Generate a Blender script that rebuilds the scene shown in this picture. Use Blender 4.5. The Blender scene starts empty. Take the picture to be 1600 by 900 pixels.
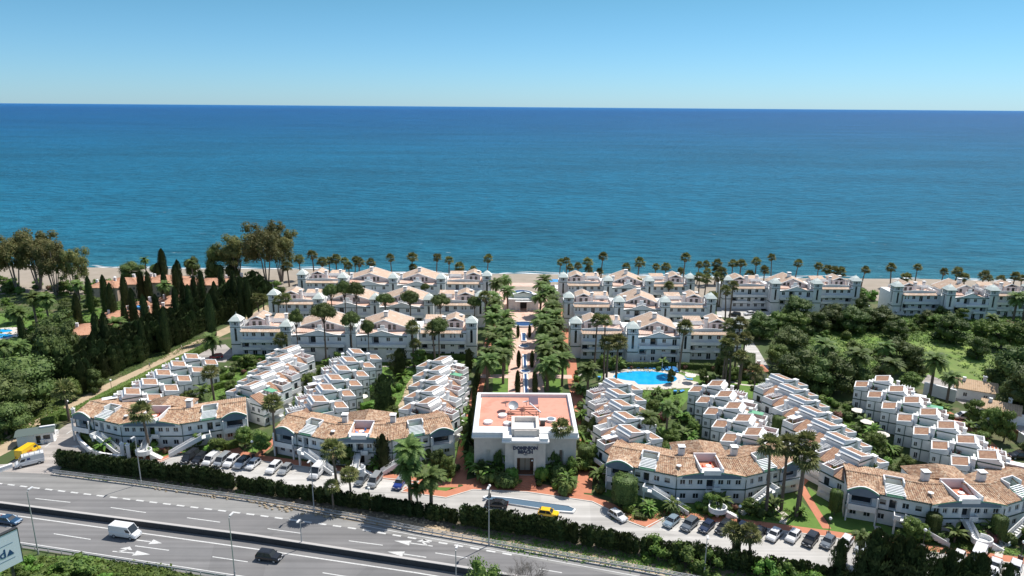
import bpy, math, random
from mathutils import Vector, Matrix
R = math.radians
sc = bpy.context.scene
COL = sc.collection
rnd = random.Random(7)

# ---------------------------------------------------------------- camera, sky, sun, exposure
CF, CP, CR, CH = 1109.0, R(14.45), R(0.43), 78.0
fv = Vector((0, math.cos(CP), -math.sin(CP))); r0 = Vector((1, 0, 0)); u0 = Vector((0, math.sin(CP), math.cos(CP)))
rv = math.cos(CR)*r0 + math.sin(CR)*u0
uv = -math.sin(CR)*r0 + math.cos(CR)*u0
cam_d = bpy.data.cameras.new('camera'); cam = bpy.data.objects.new('camera', cam_d); COL.objects.link(cam)
M = Matrix((rv, uv, -fv)).transposed().to_4x4(); M.translation = Vector((0, 0, CH)); cam.matrix_world = M
cam_d.sensor_width = 36.0; cam_d.lens = CF/1600*36.0; cam_d.clip_start = 0.5; cam_d.clip_end = 200000
sc.camera = cam
SUN_EL, SUN_AZ = R(60), math.atan2(0.66, 0.75)      # azimuth as an angle from +X: sun stands right and beyond
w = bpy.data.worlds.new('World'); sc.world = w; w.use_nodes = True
nt = w.node_tree; nt.nodes.clear()
out = nt.nodes.new('ShaderNodeOutputWorld'); bg = nt.nodes.new('ShaderNodeBackground'); sky = nt.nodes.new('ShaderNodeTexSky')
sky.sky_type = 'NISHITA'; sky.sun_disc = False; sky.sun_elevation = SUN_EL; sky.sun_rotation = math.pi/2 - SUN_AZ
sky.altitude = 0; sky.air_density = 1.0; sky.dust_density = 0.1; sky.ozone_density = 2.0
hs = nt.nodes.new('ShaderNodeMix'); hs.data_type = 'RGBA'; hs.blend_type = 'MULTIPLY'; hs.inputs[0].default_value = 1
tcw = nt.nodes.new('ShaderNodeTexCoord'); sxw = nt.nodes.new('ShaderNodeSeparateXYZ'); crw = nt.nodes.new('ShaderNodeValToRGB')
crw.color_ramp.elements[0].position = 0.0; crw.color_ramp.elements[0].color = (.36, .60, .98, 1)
crw.color_ramp.elements[1].position = 0.6; crw.color_ramp.elements[1].color = (1.50, 1.24, 1.02, 1)  # unseen upper sky tinted brighter and warmer, added fill for the shaded facades
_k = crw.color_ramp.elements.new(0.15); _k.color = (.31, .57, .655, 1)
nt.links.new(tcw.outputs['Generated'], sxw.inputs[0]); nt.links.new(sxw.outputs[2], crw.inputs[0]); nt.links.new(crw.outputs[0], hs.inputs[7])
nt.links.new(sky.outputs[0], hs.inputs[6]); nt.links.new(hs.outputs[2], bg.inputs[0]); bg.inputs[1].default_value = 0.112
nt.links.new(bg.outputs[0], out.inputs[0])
sd = bpy.data.lights.new('sun', 'SUN'); sd.energy = 4.4; sd.angle = R(0.5); sd.color = (1, 0.95, 0.88)
sun = bpy.data.objects.new('sun', sd); COL.objects.link(sun)
sdir = Vector((math.cos(SUN_EL)*math.cos(SUN_AZ), math.cos(SUN_EL)*math.sin(SUN_AZ), math.sin(SUN_EL)))
sun.rotation_euler = sdir.to_track_quat('Z', 'Y').to_euler()
sc.view_settings.view_transform = 'Standard'; sc.view_settings.look = 'None'; sc.view_settings.gamma = 1
sc.view_settings.exposure = 0.42
sc.view_settings.use_curve_mapping = False
sc.render.engine = 'CYCLES'
sc.cycles.max_bounces = 6; sc.cycles.diffuse_bounces = 3; sc.cycles.transparent_max_bounces = 8

# ---------------------------------------------------------------- pixel of the 1600x900 photo -> point in the place
def G(U, V, z=0.0):
    d = fv*CF + rv*(U-800) - uv*(V-450); t = (z-CH)/d.z
    return (d.x*t, d.y*t)
def PY(U, V, Y):
    d = fv*CF + rv*(U-800) - uv*(V-450); t = Y/d.y
    return (d.x*t, CH+d.z*t)
def PX(x, y, z=0.0):
    v = Vector((x, y, z-CH)); dp = v.dot(fv)
    return (800+CF*v.dot(rv)/dp, 450-CF*v.dot(uv)/dp)
def HT(U, V, Vt):
    x, y = G(U, V); lo, hi = 0, 60
    for _ in range(30):
        m = (lo+hi)/2
        if PX(x, y, m)[1] > Vt: lo = m
        else: hi = m
    return lo

# ---------------------------------------------------------------- materials
MAT = {}
def mat(name, col, rough=0.8, col2=None, scale=1.0, bump=0.0, island=None, metal=0.0, spec=0.5, detail=4, col3=None, emis=None):
    m = bpy.data.materials.new(name); m.use_nodes = True; n = m.node_tree; b = n.nodes['Principled BSDF']
    b.inputs['Roughness'].default_value = rough; b.inputs['Metallic'].default_value = metal
    b.inputs['Specular IOR Level'].default_value = spec
    b.inputs['Base Color'].default_value = (*col, 1)
    src = None
    if col2 or bump or island:
        tc = n.nodes.new('ShaderNodeNewGeometry')
        tx = n.nodes.new('ShaderNodeTexNoise'); tx.inputs['Scale'].default_value = scale; tx.inputs['Detail'].default_value = detail
        tx.inputs['Roughness'].default_value = 0.6
        n.links.new(tc.outputs['Position'], tx.inputs['Vector'])
    if col2:
        cr = n.nodes.new('ShaderNodeValToRGB'); e = cr.color_ramp.elements
        e[0].position = 0.32; e[0].color = (*col, 1); e[1].position = 0.68; e[1].color = (*col2, 1)
        if col3:
            k = cr.color_ramp.elements.new(0.5); k.color = (*col3, 1)
        n.links.new(tx.outputs['Fac'], cr.inputs[0]); src = cr.outputs[0]
    if island:
        mx = n.nodes.new('ShaderNodeMix'); mx.data_type = 'RGBA'; mx.blend_type = 'MIX'
        if src: n.links.new(src, mx.inputs[6])
        else: mx.inputs[6].default_value = (*col, 1)
        mx.inputs[7].default_value = (*island, 1)
        pw = n.nodes.new('ShaderNodeMath'); pw.operation = 'POWER'; pw.inputs[1].default_value = 1.6
        n.links.new(tc.outputs['Random Per Island'], pw.inputs[0]); n.links.new(pw.outputs[0], mx.inputs[0]); src = mx.outputs[2]
    if src: n.links.new(src, b.inputs['Base Color'])
    if bump:
        bp = n.nodes.new('ShaderNodeBump'); bp.inputs['Strength'].default_value = bump; bp.inputs['Distance'].default_value = 0.3
        n.links.new(tx.outputs['Fac'], bp.inputs['Height']); n.links.new(bp.outputs[0], b.inputs['Normal'])
    MAT[name] = m; return m
def foliage(name, dark, light, isl, trans=0.25):
    m = mat(name, dark, 0.6, light, 0.35, island=isl, spec=0.25)
    n = m.node_tree; b = n.nodes['Principled BSDF']
    o = [x for x in n.nodes if x.type == 'OUTPUT_MATERIAL'][0]
    # object-to-object variation of the leaf colour
    oi = n.nodes.new('ShaderNodeObjectInfo'); hv = n.nodes.new('ShaderNodeHueSaturation')
    mr = n.nodes.new('ShaderNodeMapRange'); mr.inputs['To Min'].default_value = 0.75; mr.inputs['To Max'].default_value = 1.3
    mh = n.nodes.new('ShaderNodeMapRange'); mh.inputs['To Min'].default_value = 0.485; mh.inputs['To Max'].default_value = 0.515
    lk = b.inputs['Base Color'].links[0].from_socket
    n.links.new(oi.outputs['Random'], mr.inputs['Value']); n.links.new(oi.outputs['Random'], mh.inputs['Value'])
    n.links.new(mr.outputs[0], hv.inputs['Value']); n.links.new(mh.outputs[0], hv.inputs['Hue']); n.links.new(lk, hv.inputs['Color'])
    n.links.new(hv.outputs[0], b.inputs['Base Color'])
    tr = n.nodes.new('ShaderNodeBsdfTranslucent'); mx = n.nodes.new('ShaderNodeMixShader'); mx.inputs[0].default_value = trans
    n.links.new(hv.outputs[0], tr.inputs[0]); n.links.new(b.outputs[0], mx.inputs[1]); n.links.new(tr.outputs[0], mx.inputs[2]); n.links.new(mx.outputs[0], o.inputs[0])
    return m
white = mat('white_stucco', (.80, .80, .79), .85, (.70, .70, .69), .6)
pinkw = mat('pale_pink_stucco', (.76, .69, .67), .85, (.68, .61, .60), .6)
pterr = mat('pale_terrace_floor', (.64, .52, .45), .85, (.60, .36, .26), .22)
ptile = mat('pale_roof_tiles', (.60, .45, .35), .9, (.68, .58, .49), .7, col3=(.55, .40, .29), detail=9)
cream = mat('cream_stone', (.66, .60, .54), .8, (.56, .51, .46), .8)
bluew = mat('blue_grey_paint', (.16, .21, .27), .7, (.13, .18, .23), 1.5)
green = mat('dark_green_trim', (.025, .07, .055), .6)
paleg = mat('pale_green_roof', (.72, .76, .70), .6, (.62, .68, .62), 2.0)
gfloor = mat('green_terrace_floor', (.12, .33, .19), .85, (.16, .40, .25), 2.0)
terr = mat('terracotta_floor', (.58, .25, .15), .85, (.48, .19, .11), 1.5)
clubroof = mat('pink_roof_coating', (.62, .26, .185), .85, (.54, .22, .15), .35, col3=(.64, .29, .21))
glass = mat('window_glass', (.03, .035, .04), .15, spec=.6)
curtain = mat('window_blind', (.35, .33, .30), .8)
metal = mat('grey_metal', (.42, .43, .44), .5, metal=.4)
darkm = mat('dark_metal', (.05, .05, .05), .5, metal=.3)
rub = mat('rubber', (.02, .02, .02), .8)
whitep = mat('white_paint', (.8, .8, .8), .4)
wood = mat('brown_wood', (.22, .11, .06), .7, (.15, .07, .04), 3)
redc = mat('red_cloth', (.5, .04, .03), .8)
bluec = mat('blue_cloth', (.05, .28, .62), .8)
skin = mat('skin', (.45, .28, .2), .6)
lampw = mat('lamp_globe_glass', (.85, .85, .82), .3)
bark = mat('bark', (.17, .13, .10), .9, (.10, .075, .055), 2.5)
pbark = mat('palm_bark', (.20, .155, .12), .9, (.12, .09, .07), 4)
ebark = mat('pale_bark', (.30, .25, .21), .9, (.18, .14, .12), 1.5)
# roof tiles: mottled per tile
m = mat('roof_tiles', (.46, .27, .16), .9); n = m.node_tree; b = n.nodes['Principled BSDF']
g = n.nodes.new('ShaderNodeNewGeometry'); vo = n.nodes.new('ShaderNodeTexVoronoi'); vo.inputs['Scale'].default_value = 3.0
n.links.new(g.outputs['Position'], vo.inputs['Vector'])
sp = n.nodes.new('ShaderNodeSeparateColor'); n.links.new(vo.outputs['Color'], sp.inputs[0])
cr = n.nodes.new('ShaderNodeValToRGB'); E = cr.color_ramp.elements
E[0].position = 0; E[0].color = (.22, .13, .085, 1); E[1].position = 1; E[1].color = (.56, .44, .32, 1)
for p_, c_ in ((.25, (.34, .20, .125)), (.5, (.44, .27, .165)), (.75, (.47, .33, .22))):
    k = E.new(p_); k.color = (*c_, 1)
n.links.new(sp.outputs[0], cr.inputs[0])
nz = n.nodes.new('ShaderNodeTexNoise'); nz.inputs['Scale'].default_value = .5; n.links.new(g.outputs['Position'], nz.inputs['Vector'])
mp = n.nodes.new('ShaderNodeMapRange'); mp.inputs[3].default_value = .68; mp.inputs[4].default_value = 1.28; n.links.new(nz.outputs['Fac'], mp.inputs[0])
mx = n.nodes.new('ShaderNodeMix'); mx.data_type = 'RGBA'; mx.blend_type = 'MULTIPLY'; mx.inputs[0].default_value = 1
n.links.new(cr.outputs[0], mx.inputs[6]); n.links.new(mp.outputs[0], mx.inputs[7]); n.links.new(mx.outputs[2], b.inputs['Base Color'])
tile = m
htile = mat('brown_red_roof_tiles', (.27, .15, .10), .9, (.44, .29, .19), 1.6, col3=(.36, .205, .13), detail=10)
tile2 = mat('red_roof_tiles', (.50, .24, .14), .9, (.40, .18, .10), 1.2, col3=(.56, .33, .22))

lf_palm = foliage('palm_leaf', (.085, .115, .03), (.125, .15, .045), (.26, .25, .10), .3)
lf_date = foliage('date_palm_leaf', (.06, .105, .025), (.095, .15, .035), (.17, .23, .065), .3)
lf_dead = mat('dry_palm_leaf', (.26, .19, .11), .9, (.18, .12, .07), 2)
lf_cyp = foliage('cypress_leaf', (.022, .040, .014), (.040, .062, .020), (.08, .11, .038), .15)
lf_pine = foliage('pine_needle', (.05, .08, .02), (.085, .125, .03), (.14, .18, .055), .2)
lf_broad = foliage('broad_leaf', (.06, .105, .02), (.10, .16, .032), (.18, .24, .06), .3)
lf_dark = foliage('dark_broad_leaf', (.04, .066, .017), (.068, .105, .026), (.12, .165, .045), .22)
lf_light = foliage('light_leaf', (.06, .13, .02), (.10, .20, .03), (.17, .27, .05))
lf_euc = foliage('eucalyptus_leaf', (.10, .13, .04), (.16, .185, .065), (.28, .25, .10), .4)
lf_bare = mat('bare_twig', (.14, .12, .10), .9)
lf_flower = foliage('flowering_leaf', (.10, .07, .045), (.09, .10, .03), (.30, .10, .10))

# ---------------------------------------------------------------- mesh builder
class MB:
    def __init__(s): s.v = []; s.f = []; s.m = []; s.sm = False
    def poly(s, pts, m=0):
        i = len(s.v); s.v += [tuple(p) for p in pts]; s.f.append(tuple(range(i, i+len(pts)))); s.m.append(m)
    def box(s, x0, y0, z0, x1, y1, z1, m=0, top=None, bot=True):
        i = len(s.v)
        s.v += [(x0,y0,z0),(x1,y0,z0),(x1,y1,z0),(x0,y1,z0),(x0,y0,z1),(x1,y0,z1),(x1,y1,z1),(x0,y1,z1)]
        fs = [(0,1,5,4),(1,2,6,5),(2,3,7,6),(3,0,4,7),(4,5,6,7)] + ([(3,2,1,0)] if bot else [])
        for k, q in enumerate(fs):
            s.f.append(tuple(i+j for j in q)); s.m.append(top if (top is not None and k == 4) else m)
    def prism(s, pts, z0, z1, m=0, top=None):
        n = len(pts); i = len(s.v)
        a = sum(pts[k][0]*pts[(k+1)%n][1]-pts[(k+1)%n][0]*pts[k][1] for k in range(n))
        if a < 0: pts = pts[::-1]
        s.v += [(p[0], p[1], z0) for p in pts] + [(p[0], p[1], z1) for p in pts]
        for k in range(n): s.f.append((i+k, i+(k+1)%n, i+n+(k+1)%n, i+n+k)); s.m.append(m)
        s.f.append(tuple(i+n+k for k in range(n))); s.m.append(m if top is None else top)
        s.f.append(tuple(i+n-1-k for k in range(n))); s.m.append(m)
    def tube(s, p, q, r, r2=None, n=8, m=0, cap=True):
        r2 = r if r2 is None else r2; p = Vector(p); q = Vector(q); d = (q-p).normalized()
        a = d.orthogonal().normalized(); b_ = d.cross(a); i = len(s.v)
        for c_, rr in ((p, r), (q, r2)):
            for k in range(n):
                t = 2*math.pi*k/n; s.v.append(tuple(c_ + (a*math.cos(t)+b_*math.sin(t))*rr))
        for k in range(n): s.f.append((i+k, i+(k+1)%n, i+n+(k+1)%n, i+n+k)); s.m.append(m)
        if cap:
            s.f.append(tuple(i+n+k for k in range(n))); s.m.append(m); s.f.append(tuple(i+n-1-k for k in range(n))); s.m.append(m)
    def blob(s, c, rx, ry, rz, m=0, nu=8, nv=5, jit=0.0, rg=None):
        i = len(s.v); rg = rg or rnd
        s.v.append((c[0], c[1], c[2]-rz))
        for a in range(1, nv):
            t = math.pi*a/nv - math.pi/2
            for k in range(nu):
                p = 2*math.pi*k/nu; j = 1+rg.uniform(-jit, jit)
                s.v.append((c[0]+rx*math.cos(t)*math.cos(p)*j, c[1]+ry*math.cos(t)*math.sin(p)*j, c[2]+rz*math.sin(t)*j))
        s.v.append((c[0], c[1], c[2]+rz)); L = len(s.v)-1
        for k in range(nu): s.f.append((i, i+1+(k+1)%nu, i+1+k)); s.m.append(m)
        for a in range(nv-2):
            for k in range(nu):
                p0 = i+1+a*nu; s.f.append((p0+k, p0+(k+1)%nu, p0+nu+(k+1)%nu, p0+nu+k)); s.m.append(m)
        p0 = i+1+(nv-2)*nu
        for k in range(nu): s.f.append((p0+k, p0+(k+1)%nu, L)); s.m.append(m)
    def leaf(s, c, nrm, sz, m=0, rg=None):
        rg = rg or rnd; nrm = Vector(nrm); nrm = (nrm.normalized()+Vector((rg.uniform(-1,1), rg.uniform(-1,1), rg.uniform(-1,1)))*.7).normalized()
        a = nrm.orthogonal().normalized(); b_ = nrm.cross(a); t = rg.uniform(0, 6.28); u_ = a*math.cos(t)+b_*math.sin(t); w_ = nrm.cross(u_)
        c = Vector(c); s.poly([c-u_*sz, c+w_*sz*.6, c+u_*sz, c-w_*sz*.6], m)
    def mesh(s, name, mats):
        me = bpy.data.meshes.new(name); me.from_pydata(s.v, [], s.f)
        for k in mats: me.materials.append(k)
        if len(mats) > 1: me.polygons.foreach_set('material_index', s.m)
        if s.sm: me.polygons.foreach_set('use_smooth', [True]*len(s.f))
        me.update(); return me
    def build(s, name, mats, parent=None, loc=(0,0,0), rz=0):
        if not isinstance(mats, (list, tuple)): mats = [mats]
        return ob(name, s.mesh(name, mats), parent, loc, rz)
def ob(name, me, parent=None, loc=(0,0,0), rz=0):
    o = bpy.data.objects.new(name, me); COL.objects.link(o); o.location = loc
    if rz: o.rotation_euler = (0, 0, rz)
    if parent: o.parent = parent
    return o
def tag(o, label=None, cat=None, group=None, kind=None):
    if label: o['label'] = label
    if cat: o['category'] = cat
    if group: o['group'] = group
    if kind: o['kind'] = kind
    return o
def thing(name, label, cat, loc=(0,0,0), rz=0, group=None):
    o = bpy.data.objects.new(name, None); COL.objects.link(o); o.empty_display_size = .5
    o.location = loc; o.rotation_euler = (0, 0, rz); return tag(o, label, cat, group)
KIDS = {}
def copy_tree(o, parent=None):
    c = o.copy(); COL.objects.link(c); c.parent = parent
    for ch in list(KIDS.get(o.name) or o.children): copy_tree(ch, c)
    return c
def dup(o, loc, rz=0, label=None, scale=None, group=None):
    c = copy_tree(o); c.location = loc; c.rotation_euler = (0, 0, rz)
    if label: c['label'] = label
    if group: c['group'] = group
    if scale: c.scale = scale if isinstance(scale, tuple) else (scale,)*3
    return c
class Proto:
    """first use moves the built thing itself, later uses copy it"""
    def __init__(s, o): s.o = o; s.used = False
    def put(s, loc, rz=0, label=None, scale=None, group=None):
        if s.used: return dup(s.o, loc, rz, label, scale, group)
        s.used = True; o = s.o; o.location = loc; o.rotation_euler = (0, 0, rz)
        if label: o['label'] = label
        if group: o['group'] = group
        if scale: o.scale = scale if isinstance(scale, tuple) else (scale,)*3
        return o
ONES = 'zeroth first second third fourth fifth sixth seventh eighth ninth tenth eleventh twelfth thirteenth fourteenth fifteenth sixteenth seventeenth eighteenth nineteenth'.split()
TENS = {2:'twent', 3:'thirt', 4:'fort', 5:'fift', 6:'sixt', 7:'sevent', 8:'eight', 9:'ninet'}
def nth(k):
    if k < 20: return ONES[k]
    if k < 100: return TENS[k//10]+('ieth' if k % 10 == 0 else 'y-'+ONES[k % 10])
    return 'hundredth' if k == 100 else 'hundred and '+nth(k-100)
def number(objs, tmpl):
    """give each thing of a row its own label, counted from the left of the photo"""
    objs = sorted(objs, key=lambda o: PX(o.location.x, o.location.y, 0)[0])
    for i, o in enumerate(objs): o['label'] = tmpl.format(n=nth(i+1), N=nth(i+1))
def sheet(name, pts, z, m, kind='structure', thick=None, px=True):
    b_ = MB(); P = [G(*p) for p in pts] if px else pts
    if thick: b_.prism(P, z-thick, z)
    else:
        a = sum(P[k][0]*P[(k+1)%len(P)][1]-P[(k+1)%len(P)][0]*P[k][1] for k in range(len(P)))
        b_.poly([(p[0], p[1], z) for p in (P if a > 0 else P[::-1])])
    return tag(b_.build(name, m), kind=kind)
def ribbon(mb, pts, wd, z, m=0):
    P = [Vector((p[0], p[1])) for p in pts]; L = []; Rr = []
    for i, p in enumerate(P):
        d = (P[min(i+1, len(P)-1)]-P[max(i-1, 0)]).normalized(); nn = Vector((-d.y, d.x)); L.append(p+nn*wd/2); Rr.append(p-nn*wd/2)
    for i in range(len(P)-1):
        mb.poly([(Rr[i].x, Rr[i].y, z), (Rr[i+1].x, Rr[i+1].y, z), (L[i+1].x, L[i+1].y, z), (L[i].x, L[i].y, z)], m)
def wallstrip(mb, pts, wd, z0, z1, m=0):
    for i in range(len(pts)-1):
        a = Vector(pts[i]); c = Vector(pts[i+1]); d = (c-a).normalized(); nn = Vector((-d.y, d.x))*wd/2
        mb.prism([tuple(a-nn), tuple(c-nn), tuple(c+nn), tuple(a+nn)], z0, z1, m)
def facade(mb, A, B, z0, z1, holes, m=0, hm=None, rm=None):
    """wall face from A to B (outside on the right hand) with real recesses: (s0, s1, h0, h1, depth)"""
    A = Vector(A); B = Vector(B); d = (B-A).normalized(); L = (B-A).length; nin = Vector((-d.y, d.x))
    S = sorted({0, L} | {h[0] for h in holes} | {h[1] for h in holes}); Z = sorted({z0, z1} | {h[2] for h in holes} | {h[3] for h in holes})
    def P(s, z, dep=0): q = A+d*s+nin*dep; return (q.x, q.y, z)
    for i in range(len(S)-1):
        for j in range(len(Z)-1):
            cs, cz = (S[i]+S[i+1])/2, (Z[j]+Z[j+1])/2
            if not any(h[0] < cs < h[1] and h[2] < cz < h[3] for h in holes):
                mb.poly([P(S[i], Z[j]), P(S[i+1], Z[j]), P(S[i+1], Z[j+1]), P(S[i], Z[j+1])], m)
    for h in holes:
        a, c, e, f, dp = h[:5]; mm = m if hm is None else hm
        mb.poly([P(a,e,dp), P(c,e,dp), P(c,f,dp), P(a,f,dp)], mm)
        r_ = m if rm is None else rm
        mb.poly([P(a,e), P(a,e,dp), P(a,f,dp), P(a,f)], r_); mb.poly([P(c,e,dp), P(c,e), P(c,f), P(c,f,dp)], r_)
        mb.poly([P(a,e), P(c,e), P(c,e,dp), P(a,e,dp)], r_); mb.poly([P(a,f,dp), P(c,f,dp), P(c,f), P(a,f)], r_)
def tiles(mb, e0, e1, t1, t0, pitch=.5, m=0, hgt=.09, thick=.12, frame=None):
    """corrugated barrel-tile slope: eave e0->e1, top t0->t1 (bilinear)"""
    e0, e1, t0, t1 = map(Vector, (e0, e1, t0, t1)); n_ = max(2, int((e1-e0).length/pitch))
    up = ((e1-e0).cross(t0-e0)).normalized()
    if up.z < 0: up = -up
    prof = []
    for k in range(n_):
        prof += [(k/n_, 0), ((k+.25)/n_, hgt), ((k+.7)/n_, hgt), ((k+.85)/n_, 0)]
    prof.append((1, 0)); i = len(mb.v)
    for s_, h_ in prof:
        mb.v.append(tuple(e0.lerp(e1, s_)+up*h_)); mb.v.append(tuple(t0.lerp(t1, s_)+up*h_))
    for k in range(len(prof)-1):
        mb.f.append((i+2*k, i+2*k+2, i+2*k+3, i+2*k+1)); mb.m.append(m)
    dn = Vector((0, 0, -thick))
    for a, c in ((e0, e1), (e1, t1), (t1, t0), (t0, e0)):
        mb.poly([a+dn, c+dn, c, a], m if frame is None else frame)
    mb.poly([e0+dn, t0+dn, t1+dn, e1+dn], m)
_win = {}
def window(parent, P, rz, wd, h, style='w', inset=.14):
    """window part standing in its recess; local x along the wall, -y outside"""
    key = (wd, h, style)
    if key not in _win:
        b_ = MB(); t = .07
        b_.box(-wd/2+t, .03, t, wd/2-t, .05, h-t, 1)
        for q in ((-wd/2, 0, -wd/2+t, h), (wd/2-t, 0, wd/2, h), (-wd/2+t, 0, wd/2-t, t), (-wd/2+t, h-t, wd/2-t, h)):
            b_.box(q[0], 0, q[1], q[2], .06, q[3], 0)
        if style == 'w': b_.box(-t/2, .0, t, t/2, .028, h-t, 0)
        if style == 'b': b_.box(-wd/2+t, .0, h*.45, wd/2-t, .027, h-t, 2)
        _win[key] = b_.mesh('window', [whitep, glass, curtain])
    return ob('window' if style != 'd' else 'glass_door', _win[key], parent, P, rz)
# ================================================================ THE SETTING
m_ground = mat('garden_soil', (.060, .075, .025), .95, (.14, .12, .065), .12, bump=.3, detail=8, col3=(.055, .09, .022))
m_lawn = mat('lawn', (.075, .15, .022), .95, (.12, .21, .035), .35, bump=.25, detail=9)
m_meadow = mat('meadow_grass', (.13, .23, .035), .95, (.22, .31, .06), .10, bump=.3, detail=9, col3=(.14, .19, .05))
m_sand = mat('beach_sand', (.33, .28, .225), .95, (.27, .23, .18), .15, bump=.2)
m_path = mat('sandy_path', (.46, .36, .24), .95, (.38, .29, .19), .4)
m_asph = mat('highway_asphalt', (.15, .148, .148), .9, (.185, .18, .178), .12, detail=8)
def wear(m, ang):
    n = m.node_tree; b = n.nodes['Principled BSDF']; g = n.nodes.new('ShaderNodeNewGeometry'); mp_ = n.nodes.new('ShaderNodeMapping'); mp_.inputs['Rotation'].default_value = (0, 0, ang); mp_.inputs['Scale'].default_value = (.012, .75, 1)
    nz_ = n.nodes.new('ShaderNodeTexNoise'); nz_.inputs['Scale'].default_value = 1; nz_.inputs['Detail'].default_value = 6; n.links.new(g.outputs['Position'], mp_.inputs[0]); n.links.new(mp_.outputs[0], nz_.inputs['Vector'])
    vr = n.nodes.new('ShaderNodeTexVoronoi'); vr.inputs['Scale'].default_value = .06; n.links.new(g.outputs['Position'], vr.inputs['Vector']); sp_ = n.nodes.new('ShaderNodeSeparateColor'); n.links.new(vr.outputs['Color'], sp_.inputs[0])
    a = n.nodes.new('ShaderNodeMapRange'); a.inputs[1].default_value = .3; a.inputs[2].default_value = .7; a.inputs[3].default_value = .76; a.inputs[4].default_value = 1.2; n.links.new(nz_.outputs['Fac'], a.inputs[0])
    c_ = n.nodes.new('ShaderNodeMapRange'); c_.inputs[3].default_value = .93; c_.inputs[4].default_value = 1.06; n.links.new(sp_.outputs[0], c_.inputs[0])
    k = n.nodes.new('ShaderNodeMath'); k.operation = 'MULTIPLY'; n.links.new(a.outputs[0], k.inputs[0]); n.links.new(c_.outputs[0], k.inputs[1])
    x_ = n.nodes.new('ShaderNodeMix'); x_.data_type = 'RGBA'; x_.blend_type = 'MULTIPLY'; x_.inputs[0].default_value = 1; l_ = b.inputs['Base Color'].links[0].from_socket
    n.links.new(l_, x_.inputs[6]); n.links.new(k.outputs[0], x_.inputs[7]); n.links.new(x_.outputs[2], b.inputs['Base Color'])
m_asph2 = mat('pale_shoulder', (.21, .207, .20), .9, (.245, .24, .23), .2, detail=8)
m_conc = mat('parking_concrete', (.40, .385, .36), .9, (.47, .455, .43), .18, detail=9)
m_driv = mat('driveway_concrete', (.30, .27, .25), .9, (.38, .35, .32), .25, detail=9)
wear(m_asph, R(12)); wear(m_asph2, R(13)); wear(m_conc, R(15)); wear(m_driv, R(-40))
m_brick = mat('red_paving', (.50, .20, .115), .9, (.43, .165, .095), .7, detail=8)
m_pink = mat('pink_paving', (.62, .40, .31), .9, (.52, .31, .23), .35, detail=8, col3=(.66, .46, .38))
m_kerb = mat('pale_kerb', (.60, .57, .52), .85)
m_rock = mat('stone_bank', (.30, .24, .17), .95, (.12, .10, .07), .8, bump=.6)
m_pave = mat('pale_paving', (.60, .55, .49), .9, (.52, .47, .42), .6)

# ground sheet reaching far to every side; it dips below the water beyond the beach
b = MB(); b.poly([(-9000, -3000, 0), (9000, -3000, 0), (9000, 288, 0), (-9000, 288, 0)])
tag(b.build('ground', m_ground), kind='structure')
# beach: gently falling sand
b = MB(); NX = 60
xs = [-9000, -2500] + [-420+i*14 for i in range(NX+1)] + [2500, 9000]
def shore(x): 
    t = max(-260, min(260, x))
    return 332 + (-.018*t if t < 0 else -.04*t*(1-t/520)) + (4 if t < -90 else 0) + 1.1*math.sin(t*.045) + .6*math.sin(t*.13+1)
rows = [(-44, .0), (-30, .05), (-12, -.05), (-3, -.35), (0, -.62), (14, -2.4)]
for i in range(len(xs)-1):
    for j in range(len(rows)-1):
        q = []
        for (x, rr) in ((xs[i], rows[j]), (xs[i+1], rows[j]), (xs[i+1], rows[j+1]), (xs[i], rows[j+1])):
            q.append((x, (286 if rr is rows[0] else shore(x)+rr[0]), rr[1]+.006))
        b.poly(q)
b.sm = True
tag(b.build('beach', m_sand), kind='structure')

# sea
m = bpy.data.materials.new('sea_water'); m.use_nodes = True; n = m.node_tree; bs = n.nodes['Principled BSDF']; o_ = [x for x in n.nodes if x.type == 'OUTPUT_MATERIAL'][0]
g = n.nodes.new('ShaderNodeNewGeometry'); sx = n.nodes.new('ShaderNodeSeparateXYZ'); n.links.new(g.outputs['Position'], sx.inputs[0])
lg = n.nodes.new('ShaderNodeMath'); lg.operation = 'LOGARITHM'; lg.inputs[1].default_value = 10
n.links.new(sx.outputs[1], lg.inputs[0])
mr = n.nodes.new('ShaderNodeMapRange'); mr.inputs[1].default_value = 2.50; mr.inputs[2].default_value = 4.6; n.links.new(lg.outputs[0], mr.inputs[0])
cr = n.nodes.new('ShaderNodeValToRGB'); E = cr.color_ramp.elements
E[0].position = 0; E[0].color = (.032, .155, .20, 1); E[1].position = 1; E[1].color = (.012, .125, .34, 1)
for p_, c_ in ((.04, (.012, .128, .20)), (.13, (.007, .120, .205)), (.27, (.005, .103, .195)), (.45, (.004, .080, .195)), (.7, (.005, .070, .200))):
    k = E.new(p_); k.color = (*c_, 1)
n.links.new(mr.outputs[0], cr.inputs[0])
# sea-bed and wind patches, stretched along the shore
mpg = n.nodes.new('ShaderNodeMapping'); mpg.inputs['Scale'].default_value = (.0035, .012, 1); n.links.new(g.outputs['Position'], mpg.inputs[0])
nz = n.nodes.new('ShaderNodeTexNoise'); nz.inputs['Scale'].default_value = 1; nz.inputs['Detail'].default_value = 7; n.links.new(mpg.outputs[0], nz.inputs['Vector'])
mrr = n.nodes.new('ShaderNodeMapRange'); mrr.inputs[1].default_value = .3; mrr.inputs[2].default_value = .7; mrr.inputs[3].default_value = .80; mrr.inputs[4].default_value = 1.16; n.links.new(nz.outputs['Fac'], mrr.inputs[0])
mx = n.nodes.new('ShaderNodeMix'); mx.data_type = 'RGBA'; mx.blend_type = 'MULTIPLY'; mx.inputs[0].default_value = 1
n.links.new(cr.outputs[0], mx.inputs[6]); n.links.new(mrr.outputs[0], mx.inputs[7])
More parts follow.
